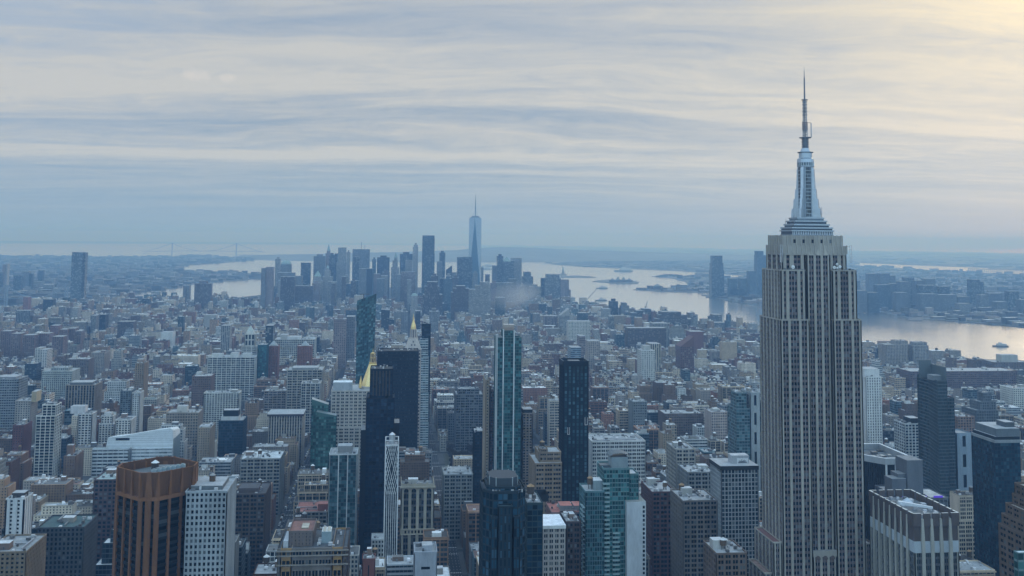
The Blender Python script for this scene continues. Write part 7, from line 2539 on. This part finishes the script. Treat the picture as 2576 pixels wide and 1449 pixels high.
pave = MB()
for k in range(-2, 52):
    ys, ye = ST0 + k * STD + 9, ST0 + (k + 1) * STD - 9
    for i in range(len(AVE) - 1):
        xs, xe = AVE[i] + 12.5, AVE[i + 1] - 12.5
        ym = (ys + ye) / 2
        if not (inside(MANH, xs, ym) and inside(MANH, xe, ym)):
            xs2 = [x for x in range(int(xs), int(xe), 10) if inside(MANH, x, ys) and inside(MANH, x, ye)]
            if len(xs2) < 3:
                continue
            xs, xe = xs2[0], xs2[-1]
        pa, pb = proj((xs, ym, 30)), proj((xe, ym, 30))
        if pa is None or pb[0] < -250 or pa[0] > 2830:
            continue
        if ye < 560:
            continue
        pave.box(xs - 5, xe + 5, ys - 5, ye + 5, 3.0, 3.15, GROUND, (.085, .085, .085))
        if any(xs < b and xe > a and ys > c - 20 and ye < d + 20 for a, b, c, d in PARKS):
            continue
        for row in (0, 1):
            y0, y1 = (ys, ym - rr_gap) if row == 0 else (ym + rr_gap, ye)
            x = xs
            while x < xe - 5:
                corner = x < xs + 25 or x > xe - 55
                far = ym > 2600
                w = R.choice([7.5, 15, 15, 23, 30] if not corner else [23, 30, 38, 45])
                if far:
                    w = max(w, 15)
                w = min(w, xe - x)
                if xe - x - w < 6:
                    w = xe - x
                kind, h = district(x, ym, R, corner)
                if kind == 'house' and w > 23:
                    w = 15
                if kind != 'house' and w < 14:
                    kind, h = ('house', min(h, 20))
                d = R.uniform(.72, 1.0) if kind != 'house' else R.uniform(.55, .8)
                a0, a1 = (y0, y0 + (y1 - y0) * d) if row == 0 else (y1 - (y1 - y0) * d, y1)
                if w > 4:
                    LOTS.append([x, x + w - R.choice([0.05, .05, .05, 1.5]), a0, a1, h, kind])
                x += w
struct('pavement', pave)

sel = {k: [] for k in KIND}
rest = []
SCR.append((1108, 1246, 1158, 1400))
for L in LOTS:
    x0, x1, y0, y1, h, kind = L
    cx, cyy = (x0 + x1) / 2, (y0 + y1) / 2
    if not inside(MANH, cx, cyy):
        continue
    a = proj((x0, y0, h)); b = proj((x1, y0, h))
    if a is None or b[0] < -60 or a[0] > 2640 or a[1] > 1480:
        continue
    if not clear(x0, x1, y0, y1):
        continue
    h2 = cap(x0, x1, y0, h)
    if h2 < 9:
        if y0 > 900:
            h2 = 9 + R.random() * 3
        else:
            continue
    L[4] = h2
    if proj((x0, y0, h2))[1] > 1475:
        continue
    size = (x1 - x0) * (h2 + 15) / a[2] ** 2
    sel[kind].append((size, L))


def lot_mesh(W, G, RFf, PPf, L, rr, relief, wcol, rcol):
    # the walls, roof and parapet of one ordinary building; returns its roof tiers
    x0, x1, y0, y1, h, kind = L
    w, d = x1 - x0, y1 - y0
    z0 = 3.1
    fh = {'loft': 4.0, 'apart': 3.0, 'house': 3.3, 'office': 3.8}[kind]
    bw = {'loft': 3.4, 'apart': 3.0, 'house': 2.4, 'office': 3.2}[kind]
    wr = {'loft': (.62, .62), 'apart': (.45, .5), 'house': (.42, .55), 'office': rr.choice([(.96, .5), (.6, .6), (.86, .8)])}[kind]
    tiers = [(x0, x1, y0, y1, z0, h)]
    if h > 42 and w > 20 and rr.random() < .55:
        s = rr.uniform(2.5, 5)
        hz = z0 + (h - z0) * rr.uniform(.62, .85)
        tiers = [(x0, x1, y0, y1, z0, hz), (x0 + s, x1 - s, y0 + s, y1 - s * .5, hz, h)]
        if rr.random() < .4:
            h3 = h + rr.uniform(5, 10)
            tiers.append((x0 + 2.2 * s, x1 - 2.2 * s, y0 + 2 * s, y1 - s, h, h3)) if w > 6 * s + 4 else None
    glass = wcol[2] < .2 and kind == 'office' or (kind == 'office' and wcol[2] > wcol[0] * 1.4)
    gtone = rr.random()
    gcol = (.010 + .012 * gtone, .016 + .02 * gtone, .022 + .026 * gtone, .6)
    for ti_, (x0, x1, y0, y1, za, zb) in enumerate(tiers):
        RF, PP = RFf(ti_), PPf(ti_)
        nb = max(2, round((x1 - x0) / bw))
        ne = max(2, round((y1 - y0) / bw))
        nf = max(1, round((zb - za) / fh))
        pl = [(x0, y0), (x1, y0), (x1, y1), (x0, y1)]
        blind_side = kind in ('house', 'loft', 'apart') and rr.random() < .5
        for i in range(4):
            p, q = pl[i], pl[(i + 1) % 4]
            n = nb if i % 2 == 0 else ne
            see = i == 0 or (i == 1 and x1 < 0) or (i == 3 and x0 > 0)
            if i % 2 and blind_side:
                W.wall(p, q, za, zb, FAC, shade(wcol, .92), ne, nf, (.3, .35, .2, 1) if rr.random() < .5 else (0, 0, 0, 1))
            elif relief and see:
                pw = (1 - wr[0]) * bw
                if glass:
                    facade(W, p, q, za, zb, [n], nf, wcol, shade(wcol, 1.3), gcol, gm=G, rec=.25, pier=.3, mull=.14, sh=.2)
                elif kind == 'loft':
                    g = [2 if rr.random() < .5 else 3] * max(1, n // 2)
                    facade(W, p, q, za, zb, g, nf, wcol, shade(wcol, rr.choice([.6, .85, 1.0])), gcol, gm=G, rec=.55, pier=1.0, mull=.3, sh=.36)
                else:
                    facade(W, p, q, za, zb, [1] * n, nf, wcol, wcol, gcol, gm=G, rec=.35, pier=pw, mull=.2, sh=1 - wr[1])
            else:
                W.wall(p, q, za, zb, FAC, wcol, n, nf, (wr[0], wr[1], gtone * .3, 1))
        par = rr.uniform(.6, 1.3)
        t = .45
        inn = [(x0 + t, y0 + t), (x1 - t, y0 + t), (x1 - t, y1 - t), (x0 + t, y1 - t)]
        RF.face([(a, b, zb) for a, b in inn], ROOF, rcol)
        pc = shade(wcol, rr.choice([.7, 1.0, 1.5]))
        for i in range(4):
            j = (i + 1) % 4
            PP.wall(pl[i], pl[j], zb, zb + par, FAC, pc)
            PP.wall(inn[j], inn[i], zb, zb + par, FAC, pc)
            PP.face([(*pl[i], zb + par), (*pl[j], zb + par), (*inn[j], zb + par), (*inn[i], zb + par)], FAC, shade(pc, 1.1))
        if kind == 'loft' and relief and rr.random() < .6:
            PP.box(x0 - .7, x1 + .7, y0 - .7, y0 - .02, zb - 1.1, zb - .1, FAC, shade(wcol, 1.15), bot=True)
    return tiers


def lot_clutter(L, tiers, rr, add):
    kind = L[5]
    x0, x1, y0, y1, za, z = tiers[-1]
    w, d = x1 - x0, y1 - y0
    bulk = None
    if w > 6 and d > 8:
        bw_, bd = min(rr.uniform(3, 9), w * .5), min(rr.uniform(3, 8), d * .5)
        bx, by = rr.uniform(x0 + .8, x1 - bw_ - .8), rr.uniform(y0 + 1, y1 - bd - .8)
        bh = rr.uniform(2.8, 6.0) if kind != 'house' else rr.uniform(2.2, 3.2)
        c = rr.choice([(.35, .33, .3), (.5, .5, .49), (.28, .2, .16), (.2, .2, .21), (.62, .62, .62)])
        m = add('bulkhead')
        m.box(bx, bx + bw_, by, by + bd, z, z + bh, FAC, c, ROOF, rr.choice([(.6, .62, .64), (.2, .2, .2), (.4, .4, .41)]))
        bulk = (bx, by, bw_, bd, bh)
    nt = 0
    if L[4] > 22 and kind in ('loft', 'apart') and w > 9:
        nt = rr.choice([0, 1, 1, 1, 2] if kind == 'loft' else [0, 0, 1])
    for i in range(nt):
        if bulk and rr.random() < .5 and bulk[2] > 4 and bulk[3] > 4 and i == 0:
            tank_mesh(add('water_tank'), bulk[0] + bulk[2] / 2, bulk[1] + bulk[3] / 2, z + bulk[4], rr, None, add('/tank_roof'))
        else:
            tank_mesh(add('water_tank'), rr.uniform(x0 + 3, x1 - 3), rr.uniform(y0 + 3, y1 - 3), z, rr, None, add('/tank_roof'))
    n = rr.randint(2, 6) + int(w * d / 130)
    for i in range(n):
        m = add('air_unit')
        a, b = rr.uniform(.9, 3), rr.uniform(.9, 3)
        if w < a + 2 or d < b + 2:
            continue
        ax, ay = rr.uniform(x0 + .7, x1 - a - .7), rr.uniform(y0 + .7, y1 - b - .7)
        g = rr.choice([.15, .3, .45, .6, .75])
        m.box(ax, ax + a, ay, ay + b, z + .05, z + rr.uniform(.8, 2.4), PAINT, (g, g, g * 1.03))
    if rr.random() < .35 and w > 8:
        # a paler patch of newer roofing
        a, b = w * rr.uniform(.3, .5), d * rr.uniform(.3, .5)
        ax, ay = rr.uniform(x0 + .6, x1 - a - .6), rr.uniform(y0 + .6, y1 - b - .6)
        g = rr.choice([.65, .12, .5])
        add('roof_patch').face([(ax, ay, z + .03), (ax + a, ay, z + .03), (ax + a, ay + b, z + .03), (ax, ay + b, z + .03)], ROOF, (g, g, g))
    return nt


NUM = 'one two three four five six seven eight nine ten eleven twelve thirteen fourteen fifteen sixteen seventeen eighteen nineteen twenty'.split()
ORD = 'second third fourth fifth sixth seventh eighth ninth tenth eleventh twelfth thirteenth fourteenth fifteenth'.split()


def beside(cx, cyy, z):
    # the nearest landmark in the picture and on which side of it the building stands
    q = proj((cx, cyy, z))
    best = None
    for (lx, ly, lz), short in LAND:
        s = proj((lx, ly, lz))
        d = hypot((q[0] - s[0]), (q[1] - s[1]) * .8)
        if best is None or d < best[0]:
            best = (d, s, short, ly)
    d, s, short, ly = best
    dx = q[0] - s[0]
    if cyy > ly + 40 and abs(dx) < 90:
        return 'behind ' + short
    if cyy < ly - 40 and abs(dx) < 90:
        return 'in front of ' + short
    return ('right of ' if dx > 0 else 'left of ') + short


LABS = []
for kind, lst in sel.items():
    lst.sort(key=lambda t: -t[0])
    nm, nice = KIND[kind]
    for rank, (size, L) in enumerate(lst):
        rr = random.Random(int(L[0] * 7 + L[2] * 131))
        wcol, wname = rr.choice(PAL[kind])
        kk = rr.uniform(.8, 1.2)
        wcol = (wcol[0] * kk * 1.14, wcol[1] * kk, wcol[2] * kk * .86) if kind != 'office' else shade(wcol, kk)
        rsum = rr.uniform(0, sum(r[2] for r in ROOFC))
        for rcol, rname, wgt in ROOFC:
            rsum -= wgt
            if rsum <= 0:
                break
        if rank >= 300:
            rest.append((L, wcol, rcol, rr))
            continue
        x0, x1, y0, y1, h, _ = L
        near = rank < 110
        base = Vector(((x0 + x1) / 2, (y0 + y1) / 2, 3.1))
        if near:
            Wm, Gm, Rm, Pm = MB(), MB(), [MB() for _ in range(4)], [MB() for _ in range(4)]
            ti = lot_mesh(Wm, Gm, lambda k: Rm[k], lambda k: Pm[k], L, rr, True, wcol, rcol)
            o = Wm.build(nm, None, base)
            o['base'] = tuple(base)
            for q_ in Rm:
                q_.f and q_.build('roof', o)
            for q_ in Pm:
                q_.f and q_.build('parapet', o)
            if Gm.f:
                g = Gm.build('window', o)
                g['kind'] = 'stuff'
            parts = []

            def add(k):
                parts.append((k, MB()))
                return parts[-1][1]
            nt = lot_clutter(L, ti, rr, add)
            po = o
            for k, m in parts:
                if m.f and k[0] == '/':
                    m.build(k[1:], po).location = (0, 0, 0)
                elif m.f:
                    po = m.build(k, o)
                    po['base'] = tuple(base)
                    po.location = (0, 0, 0)
        else:
            M = MB()
            ti = lot_mesh(M, M, lambda k: M, lambda k: M, L, rr, rank < 200, wcol, rcol)
            nt = lot_clutter(L, ti, rr, lambda k: M)
            o = M.build(nm, None, base)
        nfl = max(2, round(h / {'loft': 4.0, 'apart': 3.0, 'house': 3.3, 'office': 3.8}[kind]))
        fl = NUM[nfl - 1] if nfl <= 20 else 'tall'
        what = '%s %s%s' % (wname, (fl + '-storey ') if nfl <= 20 else 'tall ', nice)
        tk = ' with water tank' if nt == 1 else ' with two tanks' if nt == 2 else ''
        bs = beside(base.x, base.y, h)
        LABS.append((o, base.y, [what + ', ' + bs, what + tk + ', ' + bs, what + ', ' + rname + tk + ', ' + bs]))
        tag(o, None, 'building', {'loft': 'loft buildings of the street grid', 'apart': 'apartment blocks of the street grid', 'house': 'row houses of the side streets', 'office': 'office blocks of the street grid'}[kind])
for lv in range(3):
    cnt = {}
    for o, yy, c in LABS:
        if 'label' not in o:
            cnt.setdefault(c[lv], []).append((yy, o))
    for lab, l in cnt.items():
        if len(l) == 1 or lv == 2:
            l.sort(key=lambda t: t[0])
            for i, (yy, o) in enumerate(l):
                t = lab if len(l) == 1 else ('nearest ' if i == 0 else 'farthest ' if i == len(l) - 1 else ORD[i - 1] + '-nearest ') + lab
                if len(t.split()) > 16:
                    t = t.replace(' with water tank', ', tanked').replace(' with two tanks', ', tanked')
                if len(t.split()) > 16:
                    t = t.replace(' building,', ',').replace(' block,', ',').replace(' building ', ' ').replace(', tanked', '')
                o['label'] = t
# everything further off, beyond counting
M = MB()
for L, wcol, rcol, rr in rest:
    x0, x1, y0, y1, h, kind = L
    if y0 < 2100:
        ti = lot_mesh(M, M, lambda k: M, lambda k: M, L, rr, False, wcol, rcol)
        lot_clutter(L, ti, rr, lambda k: M)
    else:
        fh = 3.5
        pl = [(x0, y0), (x1, y0), (x1, y1), (x0, y1)]
        for i in range(4):
            p, q = pl[i], pl[(i + 1) % 4]
            M.wall(p, q, 3.1, h + .8, FAC, wcol, max(2, round(hypot(q[0] - p[0], q[1] - p[1]) / 3.4)), max(2, round(h / fh)), (.5, .55, .1, 1))
        M.face([(a, b, h + (.8 if False else .8)) for a, b in pl], ROOF, rcol)
        for t_ in range(rr.choice([1, 2, 3])):
            if x1 - x0 < 7:
                break
            bx, by = rr.uniform(x0 + .5, x1 - 5), rr.uniform(y0 + .5, y1 - 5)
            g = rr.choice([.1, .25, .5, .7, .75])
            q_ = rr.choice([.12, .25, .4, .6])
            M.box(bx, bx + rr.uniform(2.5, 6), by, by + rr.uniform(2.5, 6), h + .8, h + rr.uniform(2.5, 6.5), FAC, (g, g * .97, g * .93), ROOF, (q_, q_, q_ * 1.03))
struct('low_rise_quarter', M, 'stuff')


def scatter(name, poly, n, hs, seed, size=(12, 40), bias=1.0):
    rr = random.Random(seed)
    xs = [p[0] for p in poly]
    ys = [p[1] for p in poly]
    m = MB()
    k = 0
    while k < n:
        # spread evenly over the picture rather than over the ground
        t = rr.random()
        y = 1 / (1 / max(ys) + (1 / max(500, min(ys)) - 1 / max(ys)) * t ** bias)
        x = rr.uniform(min(xs), max(xs))
        if abs(x / y) > .9:
            k += .02
            continue
        if not inside(poly, x, y):
            k += .02
            continue
        k += 1
        w, d, h = rr.uniform(*size), rr.uniform(*size), rr.choice(hs) * rr.uniform(.7, 1.3)
        w *= 1 + y / 9000
        g = rr.choice([.10, .14, .2, .28])
        c = (g * rr.uniform(1, 1.2), g, g * .95)
        rc = rr.choice([.1, .16, .25, .45])
        m.box(x, x + w, y, y + d, 3, 3 + h, FAC, c, ROOF, (rc, rc, rc))
    struct(name, m, 'stuff')


scatter('distant_rooftops', BROOK, 5200, [8, 10, 12, 14, 18, 25], 5)
scatter('distant_rooftops', JERSEY, 3000, [8, 10, 12, 15, 25], 6)
scatter('distant_rooftops', BAYON, 700, [7, 9, 12], 7, (20, 80))
scatter('distant_rooftops', FARNJ, 1000, [7, 9, 12], 8, (30, 120))
# ------------------------------------------------------------------ the air
hz = bpy.data.materials.new('haze')
hz.use_nodes = True
N = NT(hz.node_tree)
v = N.n('VolumePrincipled')
v.inputs['Color'].default_value = HAZE_COL
v.inputs['Absorption Color'].default_value = HAZE_ABS
v.inputs['Density'].default_value = HAZE_DEN
v.inputs['Anisotropy'].default_value = 0.35
o_ = N.n('OutputMaterial')
N.l(v, o_, 1)
MAT['haze'] = hz
m = MB()
x0, x1, y0, y1, z0, z1 = -60000, 60000, -5000, 60000, -4, 470
m.box(x0, x1, y0, y1, z0, z1, 'haze', (1, 1, 1), bot=True)
struct('haze', m, 'stuff')
for o in S.objects:
    if 'base' in o:
        del o['base']
